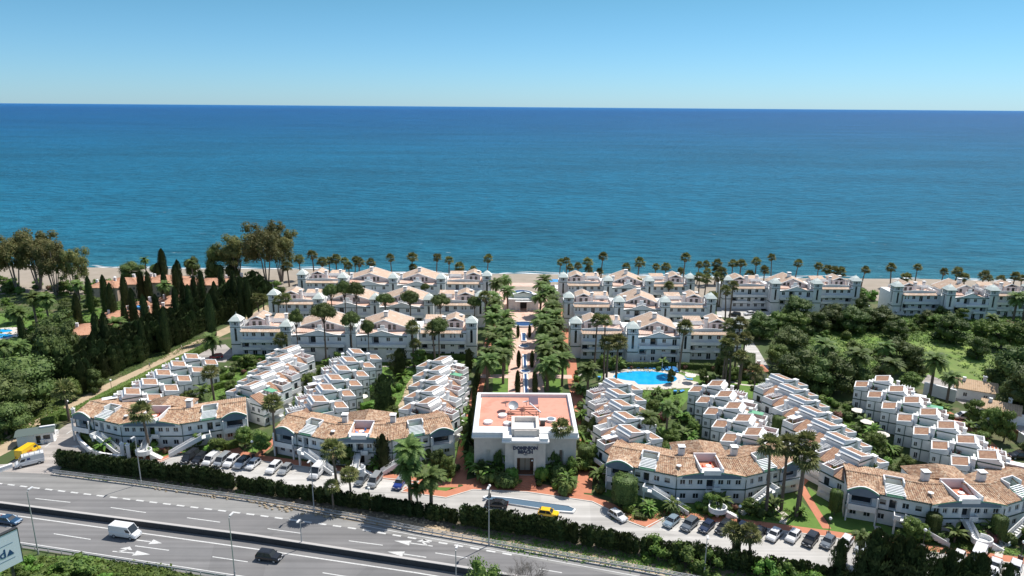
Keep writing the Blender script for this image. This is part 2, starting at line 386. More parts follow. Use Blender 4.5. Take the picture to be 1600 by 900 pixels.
# wave ripples (colour of wave faces) and foam flecks
mp2 = n.nodes.new('ShaderNodeMapping'); mp2.inputs['Scale'].default_value = (.075, .17, 1); mp2.inputs['Rotation'].default_value = (0, 0, R(9)); n.links.new(g.outputs['Position'], mp2.inputs[0])
n2 = n.nodes.new('ShaderNodeTexNoise'); n2.inputs['Scale'].default_value = 1; n2.inputs['Detail'].default_value = 6; n2.inputs['Roughness'].default_value = .62; n.links.new(mp2.outputs[0], n2.inputs['Vector'])
bp = n.nodes.new('ShaderNodeBump'); bp.inputs['Strength'].default_value = 1.0; bp.inputs['Distance'].default_value = 7; n.links.new(n2.outputs['Fac'], bp.inputs['Height'])
rp = n.nodes.new('ShaderNodeMapRange'); rp.inputs[1].default_value = .36; rp.inputs[2].default_value = .64; rp.inputs[3].default_value = .76; rp.inputs[4].default_value = 1.28; n.links.new(n2.outputs['Fac'], rp.inputs[0])
mxr = n.nodes.new('ShaderNodeMix'); mxr.data_type = 'RGBA'; mxr.blend_type = 'MULTIPLY'; mxr.inputs[0].default_value = 1; n.links.new(mx.outputs[2], mxr.inputs[6]); n.links.new(rp.outputs[0], mxr.inputs[7])
mp3 = n.nodes.new('ShaderNodeMapping'); mp3.inputs['Scale'].default_value = (.10, .30, 1); n.links.new(g.outputs['Position'], mp3.inputs[0])
n3 = n.nodes.new('ShaderNodeTexNoise'); n3.inputs['Scale'].default_value = 1; n3.inputs['Detail'].default_value = 3; n3.inputs['Roughness'].default_value = .7; n.links.new(mp3.outputs[0], n3.inputs['Vector'])
th = n.nodes.new('ShaderNodeMapRange'); th.inputs[1].default_value = .715; th.inputs[2].default_value = .78; n.links.new(n3.outputs['Fac'], th.inputs[0])
mx2 = n.nodes.new('ShaderNodeMix'); mx2.data_type = 'RGBA'; mx2.inputs[7].default_value = (.55, .6, .6, 1); n.links.new(th.outputs[0], mx2.inputs[0]); n.links.new(mxr.outputs[2], mx2.inputs[6])
n.links.new(mx2.outputs[2], bs.inputs['Base Color']); n.links.new(bp.outputs[0], bs.inputs['Normal'])
bs.inputs['Roughness'].default_value = .38; bs.inputs['IOR'].default_value = 1.14
b = MB(); b.poly([(-70000, 300, -.6), (70000, 300, -.6), (70000, 30000, -.6), (-70000, 30000, -.6)])
tag(b.build('sea', m), kind='structure')
foam = mat('foam', (.75, .76, .76), .8)
b = MB()
for off, wd, frac in ((1.2, 1.5, .9), (4.4, .7, .5)):
    x = -420.
    rg = random.Random(int(off*10))
    while x < 440:
        L_ = rg.uniform(6, 30)
        if rg.random() < frac:
            P = [(x+k*L_/5, shore(x+k*L_/5)+off+.4*math.sin((x+k*4)*.3)) for k in range(6)]
            for k in range(5):
                w0 = wd*math.sin(math.pi*(k+.05)/5.1); w1 = wd*math.sin(math.pi*(k+1)/5.1)
                b.poly([(P[k][0], P[k][1]-w0/2, -.585), (P[k+1][0], P[k+1][1]-w1/2, -.585), (P[k+1][0], P[k+1][1]+w1/2, -.585), (P[k][0], P[k][1]+w0/2, -.585)])
        x += L_*.93
tag(b.build('surf_foam', foam), 'thin white surf line along the beach', 'surf', kind='stuff')

# ---- highway
hw = [(-400, 826), (-160, 726), (-60, 731), (0, 735), (88, 741), (400, 786), (650, 833), (1000, 895), (1400, 975), (1900, 1100)]
fh = [G(*p) for p in hw]
near = [(p[0]-12, p[1]-31) for p in (G(-300, 880), G(0, 845), G(300, 893), G(560, 935), G(1000, 1030), G(1900, 1250))]
farl = [(-420, 215), (-240, 172), (-150, 151)] + [G(*p) for p in hw[3:]]
nearl = [(-420, 180), (-240, 143.5), (-150, 125), (-93, 113.2), (-60, 106.4), (-25, 99), (10, 91.8), (60, 82), (190, 55)]
P = farl + [(220, 62)] + nearl[::-1]
b = MB(); b.poly([(x, y, .010) for x, y in P][::-1]); tag(b.build('highway', m_asph), kind='structure')
def ofs(line, d):
    o_ = []
    for i, p in enumerate(line):
        a = Vector(line[max(i-1, 0)]); c = Vector(line[min(i+1, len(line)-1)]); t = (c-a).normalized(); o_.append((p[0]-t.y*d, p[1]+t.x*d))
    return o_
# the pale slip lane on the far side
edge = [(-420, 210), (-240, 165.5)] + [G(*p) for p in ((-60, 748), (0, 755.6), (400, 804.7), (555, 826), (700, 850), (1000, 905))]
b = MB(); b.poly([(x, y, .014) for x, y in (edge + [fh[7], fh[6], fh[5], fh[4], fh[3], (-150, 151), (-240, 172), (-420, 215)])]); tag(b.build('slip_lane', m_asph2), kind='structure')
def interp(line, t):
    d = [0]
    for i in range(len(line)-1): d.append(d[-1]+math.dist(line[i], line[i+1]))
    t = min(max(t, 0), d[-1]-1e-6)
    for i in range(len(line)-1):
        if d[i] <= t <= d[i+1]:
            f = (t-d[i])/(d[i+1]-d[i]+1e-9); return (line[i][0]+(line[i+1][0]-line[i][0])*f, line[i][1]+(line[i+1][1]-line[i][1])*f)
def length(line): return sum(math.dist(line[i], line[i+1]) for i in range(len(line)-1))
def sub(line, a, c, k=3): return [interp(line, a+(c-a)*i/k) for i in range(k+1)]
road_paint = mat('road_paint', (.62, .62, .60), .7, (.45, .45, .44), 2.0)
b = MB()
ed = [G(*p) for p in ((-120, 741), (0, 755.6), (200, 780), (400, 804.7), (555, 826), (700, 850), (800, 867))]
t = 0
while t < length(ed)-1.6: ribbon(b, sub(ed, t, t+1.7), .42, .022); t += 3.05
for a, c in (((-40, 770), (-5, 773)), ((55, 779), (110, 785)), ((173, 793), (228, 801)), ((292, 809), (344, 816)), ((418, 826), (471, 833.5)), ((545, 845), (598, 852)), ((680, 864), (730, 872)), ((842, 889), (878, 895))):
    ribbon(b, [G(*a), G(*c)], .22, .022)
for a, c in (((-30, 818), (18, 824)), ((84, 834), (141.6, 842.9)), ((211, 853), (264, 860)), ((332, 870), (387, 878)), ((504, 895), (560, 904))):
    ribbon(b, [G(*a), G(*c)], .22, .022)
nw = [(-420, 189)] + [G(*p) for p in ((-150, 784), (37.5, 807.6), (400, 858), (650, 895), (900, 937))]
ribbon(b, nw, .3, .022)
ribbon(b, [G(*p) for p in ((560, 820), (700, 846), (1000, 901))], .16, .022)
sw = ofs([(-150, 125.4), (-93, 113.6), (-60, 106.8), (-25, 99.4), (10, 92.2)], .9); ribbon(b, sw, .2, .022)
def arrow(p, q, turn=0, merge=False):
    p = Vector(G(*p)); q = Vector(G(*q)); d = (q-p).normalized(); nn = Vector((-d.y, d.x)); L_ = (q-p).length
    def A(s, t_): v = p+d*s+nn*t_; return (v.x, v.y, .022)
    b.poly([A(0, -.13), A(L_*.6, -.13), A(L_*.6, .13), A(0, .13)])
    b.poly([A(L_*.58, -.75), A(L_, 0), A(L_*.58, .75)])
    if turn: b.poly([A(L_*.10, 0), A(L_*.28, turn*.9), A(L_*.34, turn*.9), A(L_*.2, 0)]); b.poly([A(L_*.10, turn*.9), A(L_*.45, turn*.75), A(L_*.30, turn*1.7)])
arrow((212, 843.5), (253, 849)); arrow((176, 861.5), (235, 866.5), turn=1)
arrow((666, 871), (605, 862)); arrow((676, 853.5), (616, 845), turn=-1)
arrow((70, 699), (90, 683)); arrow((134, 698.5), (112, 697.5))
# car park bays and driveway lines
ribbon(b, [G(71, 692), G(92, 679.5)], .3, .022); ribbon(b, [G(104, 678), G(121, 667)], .25, .022)
tag(b.build('road_markings', road_paint), kind='structure')
# verge between highway and hedge
b = MB(); vg = [G(88, 741), G(400, 786), G(650, 833), G(1000, 895), G(1500, 997)]
hb = [G(70, 732), G(350, 758), G(700, 811), G(1000, 858), G(1300, 911), G(1700, 985)]
b.poly([(x, y, .012) for x, y in vg+hb[::-1]]); tag(b.build('verge', m_rock), kind='structure')
b = MB(); b.poly([(x, y, .018) for x, y in [G(560, 815), G(655, 831), G(1000, 893), G(1060, 905), G(1060, 893), G(1000, 876), G(850, 850), G(700, 825), G(620, 811)]]); tag(b.build('gravel_verge', m_path), kind='structure')

# ---- service road and parking
farp = [(93, 731), (121, 706), (140, 706), (156, 711), (190, 718), (228, 719), (250, 721), (284, 708), (330, 703), (409, 721), (487, 731), (594, 747), (655, 753), (626, 768.5), (697, 778), (739, 765.5), (823, 769), (925.5, 784), (952, 797), (982, 815), (1008, 825), (1040, 808), (1062, 811), (1150, 820), (1225, 830), (1300, 840), (1345, 848), (1430, 860), (1494, 868), (1600, 883), (1750, 906)]
sheet('service_road', farp+[(1750, 1000), (1640, 968), (1300, 906), (1000, 855), (700, 806), (350, 752), (96, 727)], .016, m_conc)
sheet('driveway', [(-70, 741), (-25, 728), (12, 725), (45, 707), (70, 692), (84, 678), (96, 669), (115, 657), (177, 624), (240, 586), (300, 560), (335, 540), (352, 538), (368, 552), (352, 566), (330, 566), (310, 566), (262, 584), (196, 628), (160, 650), (144, 659), (128, 672), (121, 677), (124, 687), (142, 705), (121, 707), (94, 733), (88, 741), (0, 737)], .020, m_driv)
b = MB()   # bay lines
def bays(p, q, n_, L_):
    a = Vector(G(*p)); c = Vector(G(*q)); d = (c-a)/n_
    for i in range(n_+1):
        s = a+d*i; e = s+Vector((-.66, -.75))*L_; ribbon(b, [tuple(s), tuple(e)], .12, .024)
bays((262, 716), (409, 724), 8, 4.6); bays((409, 724), (594, 750), 11, 4.6); bays((594, 750), (655, 757), 3, 4.6)
bays((1050, 811), (1225, 833), 8, 4.8); bays((1225, 833), (1600, 886), 15, 4.8)
tag(b.build('parking_bay_lines', road_paint), kind='structure')
# kerb along the service road
b = MB(); wallstrip(b, [G(*p) for p in farp[3:]], .22, 0, .13); tag(b.build('kerb', m_kerb), kind='structure')
# ---- red paths
RP = [
 [(205, 715), (240, 721), (251, 722), (286, 707), (275, 705), (255, 714), (240, 712), (258, 699), (250, 698), (225, 712)],
 [(330, 703), (409, 721), (487, 731), (594, 747), (655, 753), (626, 768.5), (697, 778), (739, 765.5), (823, 769), (925.5, 784), (952, 797), (982, 815), (1008, 825), (1040, 808), (1150, 820), (1300, 840), (1430, 860), (1600, 883), (1750, 906), (1750, 894), (1600, 870), (1494, 857), (1345, 837), (1260, 827), (1150, 808), (1049, 795), (1000, 788), (960, 787), (952, 775), (935, 768), (905, 766), (905, 743), (926, 743), (928, 700), (917, 640), (900, 600), (886, 600), (893, 620), (903, 640), (908, 690), (904, 745), (880, 761), (846, 756), (744, 756), (722, 757), (712, 741), (697, 765), (680, 771), (655, 763), (690, 747), (668, 735), (655, 745), (600, 738), (560, 731), (487, 721), (409, 711), (370, 704), (352, 690), (345, 680), (362, 676), (374, 690), (395, 707), (420, 706), (436, 683), (428, 681), (408, 706), (397, 706), (378, 688), (366, 675), (350, 672), (338, 688), (340, 700)],
]
b = MB()
sheet('red_path', RP[0], .020, m_brick)
def path(name, px, wd, mt, z=.022, world=False):
    b = MB(); ribbon(b, px if world else [G(*p) for p in px], wd, z); return tag(b.build(name, mt), kind='structure')
path('red_path', [(340, 700), (409, 716), (487, 726), (594, 743), (640, 749), (690, 757), (716, 757)], 2.4, m_brick)
path('red_path', [(630, 765), (697, 772), (738, 760), (823, 763.5), (925.5, 779), (955, 792), (985, 810), (1010, 819), (1040, 802), (1150, 815), (1300, 835), (1430, 854.5), (1600, 877), (1750, 900)], 2.4, m_brick, .026)
path('red_path', [(722, 757), (744, 751), (823, 757), (880, 768), (912, 769)], 2.6, m_brick, .030)
path('red_path', [(345, 673), (356, 690), (375, 709)], 2.0, m_brick, .030)
path('red_path', [(432, 681), (418, 700), (398, 714)], 1.6, m_brick, .034)
path('red_path', [(655, 735), (672, 741), (692, 757)], 1.6, m_brick, .030)
path('red_path', [(1246, 750), (1262, 778), (1292, 826)], 1.6, m_brick, .030)
path('red_path', [(1240, 762), (1252, 755), (1262, 745)], 1.6, m_brick, .034)
path('red_path', [(716, 757), (719, 738), (727, 700), (735, 660), (742, 630), (748, 600), (760, 560), (768, 520), (772, 490), (776, 458)], 3.2, m_brick, .034)
path('red_path', [(912, 770), (915, 742), (920, 710), (913, 670), (905, 630), (896, 600), (892, 560), (885, 525), (878, 490), (872, 470)], 3.2, m_brick, .034)
sheet('promenade', [(x, y) for x, y in ((-.9, 160), (9.3, 160), (9.3, 245), (14, 262), (17, 278), (15, 300), (9, 312), (0, 312), (-7, 300), (-9, 278), (-5, 262), (-.9, 245))], .038, m_pink, px=False)
for y in (196, 222, 244):
    b = MB(); b.poly([(-9.5, y, .042), (18, y, .042), (18, y+3, .042), (-9.5, y+3, .042)]); tag(b.build('cross_path', m_pink), kind='structure')
path('garden_path', [(648, 590), (640, 600), (632, 625), (620, 645), (606, 668)], 1.6, m_path)
path('garden_path', [(350, 573), (420, 572), (480, 575)], 1.0, m_pave)
path('garden_path', [(590, 572), (640, 574), (690, 560)], 1.0, m_pave)
path('garden_path', [(900, 588), (935, 578), (960, 572), (1010, 571), (1050, 577), (1075, 583)], 1.2, m_pave)
path('garden_path', [(1075, 583), (1110, 589), (1160, 601), (1200, 605)], 1.0, m_pave)
path('garden_path', [(1205, 784), (1215, 795), (1228, 806), (1222, 818)], 1.2, m_pave, .030)
path('garden_path', [(1475, 853), (1478, 842), (1462, 834)], 1.2, m_pave, .030)
path('garden_path', [(1560, 870), (1563, 856), (1572, 842)], 1.2, m_pave, .030)
path('garden_path', [(1376, 842), (1374, 832), (1370, 822)], 1.2, m_pave, .030)
path('sandy_path', [(-60, 735), (0, 704), (28, 682), (60, 662), (124, 631), (174, 603), (256, 565), (284, 548), (342, 522), (385, 502), (425, 477)], 5.0, m_path, .020)
sheet('road', [(1165, 520), (1184, 545), (1202, 575), (1190, 580), (1170, 590), (1150, 575), (1163, 555)], .024, m_conc)
sheet('road', [(1120, 480), (1200, 480), (1215, 492), (1190, 500), (1120, 495)], .024, m_conc)
sheet('side_road', [(1440, 598), (1480, 618), (1520, 640), (1560, 665), (1640, 720), (1760, 790), (1760, 720), (1640, 640), (1600, 655), (1560, 640), (1500, 605), (1450, 585)], .024, m_driv)
sheet('red_path', [(1478, 640), (1500, 652), (1540, 682), (1600, 735), (1640, 770), (1610, 770), (1575, 735), (1530, 690), (1485, 660)], .030, m_brick)
path('garden_path', [(1500, 502), (1540, 502), (1600, 507), (1680, 512)], 1.6, m_pave)
path('garden_path', [(1390, 494), (1430, 492), (1470, 500), (1500, 510)], 2.4, m_pave, .026)

# ---- lawns
LW = [
 [(712, 765), (712, 700), (722, 700), (714, 740), (700, 762), (680, 772), (655, 770), (690, 755)],
 [(660, 752), (670, 720), (712, 735), (710, 760), (690, 772), (668, 774)],
 [(378, 704), (392, 700), (410, 690), (424, 684), (408, 708), (395, 712)],
 [(225, 722), (262, 700), (310, 704), (275, 712), (252, 721)],
 [(978, 804), (1000, 796), (1038, 803), (1022, 812), (1008, 821), (990, 816)],
 [(925, 760), (950, 755), (990, 772), (1150, 800), (1240, 806), (1300, 820), (1345, 830), (1290, 834), (1150, 812), (990, 790), (940, 772)],
 [(1180, 800), (1195, 778), (1240, 770), (1290, 822), (1240, 830)],
 [(1262, 760), (1300, 790), (1420, 835), (1500, 850), (1600, 858), (1700, 870), (1700, 890), (1600, 868), (1420, 846), (1310, 828), (1270, 790)],
 [(350, 580), (395, 560), (480, 570), (420, 590), (370, 600), (340, 640), (320, 640)],
 [(590, 560), (660, 565), (655, 600), (640, 640), (610, 680), (590, 665), (580, 640), (600, 600), (585, 580)],
 [(905, 575), (950, 566), (1060, 570), (1100, 590), (1110, 600), (1085, 610), (1062, 640), (1030, 660), (1024, 690), (1015, 640), (995, 600), (960, 600)],
 [(1120, 600), (1180, 590), (1190, 600), (1180, 625), (1150, 612)],
 [(1245, 640), (1330, 650), (1370, 720), (1350, 735), (1290, 680)],
 [(770, 590), (794, 590), (794, 618), (770, 618)],
 [(850, 590), (875, 590), (880, 618), (852, 618)],
 [(765, 500), (794, 500), (794, 590), (762, 590)],
 [(845, 500), (878, 500), (886, 590), (850, 590)],
 [(360, 562), (390, 556), (740, 556), (752, 566), (600, 568), (400, 566)],
 [(0, 490), (110, 490), (160, 480), (165, 510), (120, 545), (100, 570), (0, 600), (-60, 560)],
 [(1440, 495), (1620, 490), (1680, 520), (1500, 520)],
 [(1185, 474), (1240, 472), (1240, 486), (1190, 486)],
]
for i, l in enumerate(LW): sheet('lawn', l, .012+.0006*i if i > 7 else .015+.0006*i, m_lawn)
sheet('meadow', [(1290, 500), (1400, 500), (1480, 520), (1560, 560), (1570, 590), (1500, 605), (1420, 590), (1340, 570), (1300, 545), (1240, 530)], .010, m_meadow)
sheet('grass_verge', [(-300, 880), (0, 870), (140, 868), (300, 905), (500, 960), (200, 1060), (-300, 1060)], .024, m_lawn)
# ================================================================ APARTMENT BLOCKS
BM = [white, green, ptile, paleg, pterr, bluew, pinkw, glass]
def arch_recess(b, A, B, s0, s1, z0, zs, dep, m=0, hm=7):
    """returns hole list for an arched slot approximated by stacked strips"""
    H = [(s0, s1, z0, zs, dep)]; r = (s1-s0)/2; c = (s0+s1)/2
    for k in range(3):
        a = math.sin(math.pi/2*(k+.5)/3); wv = r*math.sqrt(max(0, 1-((k+.5)/3)**2)); H.append((c-wv, c+wv, zs+r*k/3, zs+r*(k+1)/3, dep))
    return H
def tower(parent, x, y, h=13.6, base=4.0):
    b = MB(); s = 1.62; cs = [(-s, -s), (s, -s), (s, s), (-s, s)]
    for i in range(4):
        A = cs[i]; B = cs[(i+1) % 4]; H = []
        if i in (0, 1, 3):
            H += arch_recess(b, A, B, 1.24, 2.0, 4.9, 8.9, .35)
        else: H += [(1.3, 1.95, 5, 8.5, .3)]
        for k in range(3): H.append((.38+k*.88, 1.1+k*.88, h-3.5, h-2.4, .9))
        facade(b, A, B, 0, h-2, H, 0, 7)
    b.box(-s-.12, -s-.12, base-.25, s+.12, s+.12, base, 1)
    b.box(-s-.1, -s-.1, h-4.1, s+.1, s+.1, h-3.95, 1)
    b.box(-s-.15, -s-.15, h-2.3, s+.15, s+.15, h-2, 1)
    o = b.build('tower', BM, parent, (x, y, 0))
    b = MB(); e = s+.36; z0 = h-2
    mid = 1.05; zm = h-.92
    for i in range(4):
        A = [(-e, -e), (e, -e), (e, e), (-e, e)]; a = A[i]; c = A[(i+1) % 4]
        a2 = (a[0]*mid/e, a[1]*mid/e); c2 = (c[0]*mid/e, c[1]*mid/e)
        b.poly([(*a, z0), (*c, z0), (*c2, zm), (*a2, zm)]); b.poly([(*a2, zm), (*c2, zm), (0, 0, h)])
    b.box(-e, -e, z0-.12, e, e, z0-.005, 0); b.tube((0, 0, h-.1), (0, 0, h+.5), .07, n=5)
    b.build('tower_roof', [paleg], o)
    return o
def chimney(parent, x, y, z0, z1, s=.55, name='chimney'):
    b = MB(); b.box(-s, -s, z0, s, s, z1-.5, 0); b.box(-s*.8, -s*.8, z1-.5, s*.8, s*.8, z1-.2, 1); b.box(-s-.15, -s-.15, z1-.2, s+.15, s+.15, z1, 0)
    return b.build(name, [white, darkm], parent, (x, y, 0))
def gable_roof_y(b, x0, x1, y0, y1, ze, zr, m=2, pitch=.5, rim=True):
    xm = (x0+x1)/2
    tiles(b, (x0, y1, ze), (x0, y0, ze), (xm, y0, zr), (xm, y1, zr), pitch, m)
    tiles(b, (x1, y0, ze), (x1, y1, ze), (xm, y1, zr), (xm, y0, zr), pitch, m)
    if rim:
        for (xa, za, xb, zb) in ((x0, ze, xm, zr), (xm, zr, x1, ze)):
            for yy in (y0-.25, y1):
                b.poly([(xa, yy, za-.2), (xb, yy, zb-.2), (xb, yy, zb+.16), (xa, yy, za+.16)], 0)
                b.poly([(xa, yy, za+.16), (xb, yy, zb+.16), (xb, yy+.25, zb+.16), (xa, yy+.25, za+.16)], 0)
                b.poly([(xb, yy+.25, zb-.2), (xa, yy+.25, za-.2), (xa, yy+.25, za+.16), (xb, yy+.25, zb+.16)], 0)
def parapet(b, x0, y0, x1, y1, z0, z1, t=.2, m=0, sides='nsew'):
    if 's' in sides: b.box(x0, y0, z0, x1, y0+t, z1, m)
    if 'n' in sides: b.box(x0, y1-t, z0, x1, y1, z1, m)
    if 'w' in sides: b.box(x0, y0+t, z0, x0+t, y1-t, z1, m)
    if 'e' in sides: b.box(x1-t, y0+t, z0, x1, y1-t, z1, m)
awn_mats = [whitep, terr, redc]
def block(name, label, towers, kinds, seed):
    rg = random.Random(seed); t = thing(name, label, 'apartment block', group='white apartment blocks with tower roofs')
    wb = MB(); wins = []
    for i, (tx, ty) in enumerate(towers): tower(t, tx, ty)
    back = 9.5
    for i in range(len(towers)-1):
        xa = towers[i][0]+1.62; xb = towers[i+1][0]-1.62; L_ = xb-xa; wing = kinds[i] == 'w'
        yf = -2.3 if wing else -6.2
        fz = (0, 2.95, 5.85); H = []
        n_ = 5 if wing else 4
        cols = [xa+L_*(k+.5)/n_ for k in range(n_)]
        for f in range(3):
            for k, cx in enumerate(cols):
                r_ = rg.random(); s = cx-xa
                if f == 1 and k in (0, n_-1) or (f == 2 and not wing and k in (1,)):
                    H.append((s-1.1, s+1.1, fz[f]+.05, fz[f]+2.35, 1.3)); wins.append((cx, yf+1.17, fz[f]+.06, 1.7, 2.1, 'd'))
                elif r_ < .65:
                    H.append((s-.6, s+.6, fz[f]+.9, fz[f]+2.2, .25)); wins.append((cx, yf+.16, fz[f]+.9, 1.2, 1.3, 'w'))
                elif r_ < .85:
                    H.append((s-.7, s+.7, fz[f]+.05, fz[f]+2.2, .3)); wins.append((cx, yf+.2, fz[f]+.06, 1.4, 2.1, 'w'))
                else:
                    for q in (-.7, .5):
                        H.append((s+q, s+q+.55, fz[f]+.9, fz[f]+2.2, .25)); wins.append((cx+q+.275, yf+.16, fz[f]+.9, .55, 1.3, 'b'))
        facade(wb, (xa, yf), (xb, yf), 0, 8.6, H, 0, 0)
        wb.box(xa, yf+1.45, 0, xb, back, 8.55, 0, bot=False)                   # body behind the recesses
        wb.box(xa, yf, 8.6, xb, yf+1.45, 8.62, 0)
        # balcony bands
        z = 5.05
        wb.box(xa+.3, yf-1.0, z, xb-.3, yf-.01, z+.2, 0); wb.box(xa+.3, yf-1.05, z-.14, xb-.3, yf-.95, z-.01, 1)
        wb.box(xa+.3, yf-1.0, z+.2, xb-.3, yf-.85, z+1.05, 0)
        if not wing: wb.box(xa+L_*.3, yf-1.3, z+.25, xb-L_*.3, yf-1.02, z+.85, 0)
        for (u0_, u1_) in (((.05, .45), (.6, .95)) if wing else ((.1, .42), (.58, .9))):
            if rg.random() < .8:
                wb.box(xa+L_*u0_, yf-.8, 2.55, xa+L_*u1_, yf-.01, 2.72, 0); wb.box(xa+L_*u0_, yf-.8, 2.72, xa+L_*u1_, yf-.66, 3.4, 0); wb.box(xa+L_*u0_, yf-.84, 2.42, xa+L_*u1_, yf-.76, 2.54, 1)
        wb.box(xa, yf-.06, 8.2, xb, yf-.01, 8.4, 1)
        if wing:
            tiles(wb, (xa+.2, yf-.55, 8.42), (xb-1.2, yf-.55, 8.42), (xb-1.2, yf+.9, 9.1), (xa+.2, yf+.9, 9.1), .5, 2)
            # wavy parapet
            P = [(xa+.2+(L_-1.4)*k/14, 9.75+.35*math.sin(math.pi*k/14)**2) for k in range(15)]
            for k in range(14):
                (x0, z0), (x1, z1) = P[k], P[k+1]
                wb.poly([(x0, yf+.95, 8.6), (x1, yf+.95, 8.6), (x1, yf+.95, z1), (x0, yf+.95, z0)], 0); wb.poly([(x1, yf+1.15, 8.6), (x0, yf+1.15, 8.6), (x0, yf+1.15, z0), (x1, yf+1.15, z1)], 0)
                wb.poly([(x0, yf+.95, z0), (x1, yf+.95, z1), (x1, yf+1.15, z1), (x0, yf+1.15, z0)], 1 if k % 1 else 0)
            wb.box(xa, yf+1.5, 8.56, xb, back, 8.7, 4)
            parapet(wb, xa, yf+1.45, xb, back, 8.7, 9.7, .22, 0, 'n')
            # roof rooms with tile roofs, pergola
            rx = xa+L_*(.1 if i == 0 else .55); rw = L_*.36
            wb.box(rx, 2.2, 8.7, rx+rw, 8.2, 10.9, 6, bot=False)
            gable_roof_y(wb, rx-.3, rx+rw+.3, 1.9, 8.5, 10.92, 12.1, 2)
            for q in (.22, .6): wb.box(rx+rw*q, 2.15, 8.75, rx+rw*q+1.0, 2.19, 10.4, 7)
            px = xa+L_*(.58 if i == 0 else .08)
            for k in range(6): wb.box(px, .4+k*.75, 10.75, px+4.6, .52+k*.75, 10.9, 0)
            for (ax, ay) in ((px+.1, .4), (px+4.3, .4), (px+.1, 4.1), (px+4.3, 4.1)): wb.box(ax, ay, 8.7, ax+.22, ay+.22, 10.74, 0)
            wb.box(px-.2, 6.5, 8.7, px+5.2, back-.3, 10.2, 0)
            tiles(wb, (px-.4, 6.2, 10.2), (px+5.4, 6.2, 10.2), (px+5.4, back-.2, 11.0), (px-.4, back-.2, 11.0), .5, 2)
            b_ = MB()
            chimney(t, xa+L_*.5, 3.2, 8.7, 12.3, .5); chimney(t, xa+L_*.86, 6.0, 8.7, 12.0, .45)
        else:
            # low pediment in front and the big tiled tent roof behind
            xm = (xa+xb)/2; P = [(xa, 8.6), (xa+L_*.22, 9.0), (xm, 10.3), (xb-L_*.22, 9.0), (xb, 8.6)]
            wb.poly([(x, yf, z) for x, z in [(xa, 8.58)] + P + [(xb, 8.58)]][1:-1], 0)
            for k in range(4):
                (x0, z0), (x1, z1) = P[k], P[k+1]
                wb.poly([(x0, yf-.12, z0), (x1, yf-.12, z1), (x1, yf+.3, z1), (x0, yf+.3, z0)], 0)
                wb.poly([(x0, yf-.12, z0-.16), (x1, yf-.12, z1-.16), (x1, yf-.12, z1), (x0, yf-.12, z0)], 1)
                wb.poly([(x1, yf+.3, 8.6), (x0, yf+.3, 8.6), (x0, yf+.3, z0), (x1, yf+.3, z1)], 0)
            wb.box(xa, yf+1.5, 8.56, xb, back, 8.7, 4)
            wb.box(xa+1, -1.2, 8.7, xb-1, 9.0, 10.0, 6, bot=False)
            wb.poly([(xa+1, -1.2, 10.0), (xb-1, -1.2, 10.0), (xm, -1.2, 11.8)], 6)
            gable_roof_y(wb, xa-.2, xb+.2, -1.6, 9.4, 9.6, 12.3, 2)
            for q in (-3.4, -1.9, 1.2, 2.7): wb.box(xm+q, -1.26, 9.1, xm+q+.9, -1.21, 10.7, 7)
            # small arch house on the terrace
            wb.box(xm-1.6, -4.6, 8.7, xm+1.6, -4.3, 10.4, 0); wb.prism([(xm-.7, -4.7), (xm+.7, -4.7), (xm+.7, -4.4), (xm-.7, -4.4)], 10.4, 11.5, 0)
            tiles(wb, (xa+.6, -4.4, 9.0), (xm-1.8, -4.4, 9.0), (xm-1.8, -1.7, 9.7), (xa+.6, -1.7, 9.7), .5, 4)
            chimney(t, xm, 2.6, 11.5, 14.0, .6); chimney(t, xa+1.0, -1.0, 8.7, 12.2, .5)
    # white sloping fins beside the towers, cross walls
    for i, (tx, ty) in enumerate(towers):
        for s_ in (-1, 1):
            if (i == 0 and s_ < 0) or (i == len(towers)-1 and s_ > 0): continue
            xx = tx+s_*1.8; x0, x1 = sorted((xx, xx+s_*.3)); y0 = ty+1.6
            Q = [(y0, 8.6), (8, 8.6), (8, 9.4), (y0+4.5, 9.6), (y0+2, 10.2), (y0, 11.4)]
            wb.poly([(x0, y, z) for y, z in Q][::-1], 0); wb.poly([(x1, y, z) for y, z in Q], 0)
            for k in range(2, 5): (ya, za), (yb, zb) = Q[k], Q[k+1]; wb.poly([(x1, ya, za), (x0, ya, za), (x0, yb, zb), (x1, yb, zb)][::-1], 0)
            wb.poly([(x0, y0, 8.6), (x1, y0, 8.6), (x1, y0, 11.4), (x0, y0, 11.4)], 0)
    x0 = towers[0][0]; x1 = towers[-1][0]
    wb.box(x0-1.4, 1.63, 0, x0+1.62, back, 8.6, 0, bot=False); wb.box(x1-1.62, 1.63, 0, x1+1.4, back, 8.6, 0, bot=False)
    for (tx, ty) in towers[1:-1]: wb.box(tx-1.62, ty+1.63, 0, tx+1.62, back, 8.6, 0, bot=False)
    wb.build('wall', BM, t)
    for (x, y, z, w_, h_, st) in wins: window(t, (x, y, z), 0, w_, h_, st)
    return t
TR = [(0, 0), (17.3, -5), (33.6, -5), (51.0, 0)]
TL = [(0, 0), (17.5, -5), (37.5, -5), (56.5, -5), (74.5, 0)]
KR = ['w', 'g', 'w']; KL = ['w', 'g', 'g', 'w']
b1 = Proto(block('apartment_block', 'x', TR, KR, 3)); b2 = Proto(block('apartment_block', 'x', TL, KL, 5))
for (x, y, l) in ((20.3, 215.5, 'white four tower block nearest the oval pool'),
                  (20.4, 246.3, 'white four tower block, middle one of the three behind the pool'),
                  (20.5, 277.0, 'white four tower block on the beach, hindmost of the three behind the pool'),
                  (85.6, 274.5, 'white four tower block on the beach behind the small car park and the round trees'),
                  (148.8, 266.0, 'white four tower block at the far right edge behind the overgrown meadow')):
    b1.put((x, y, 0), 0, l)
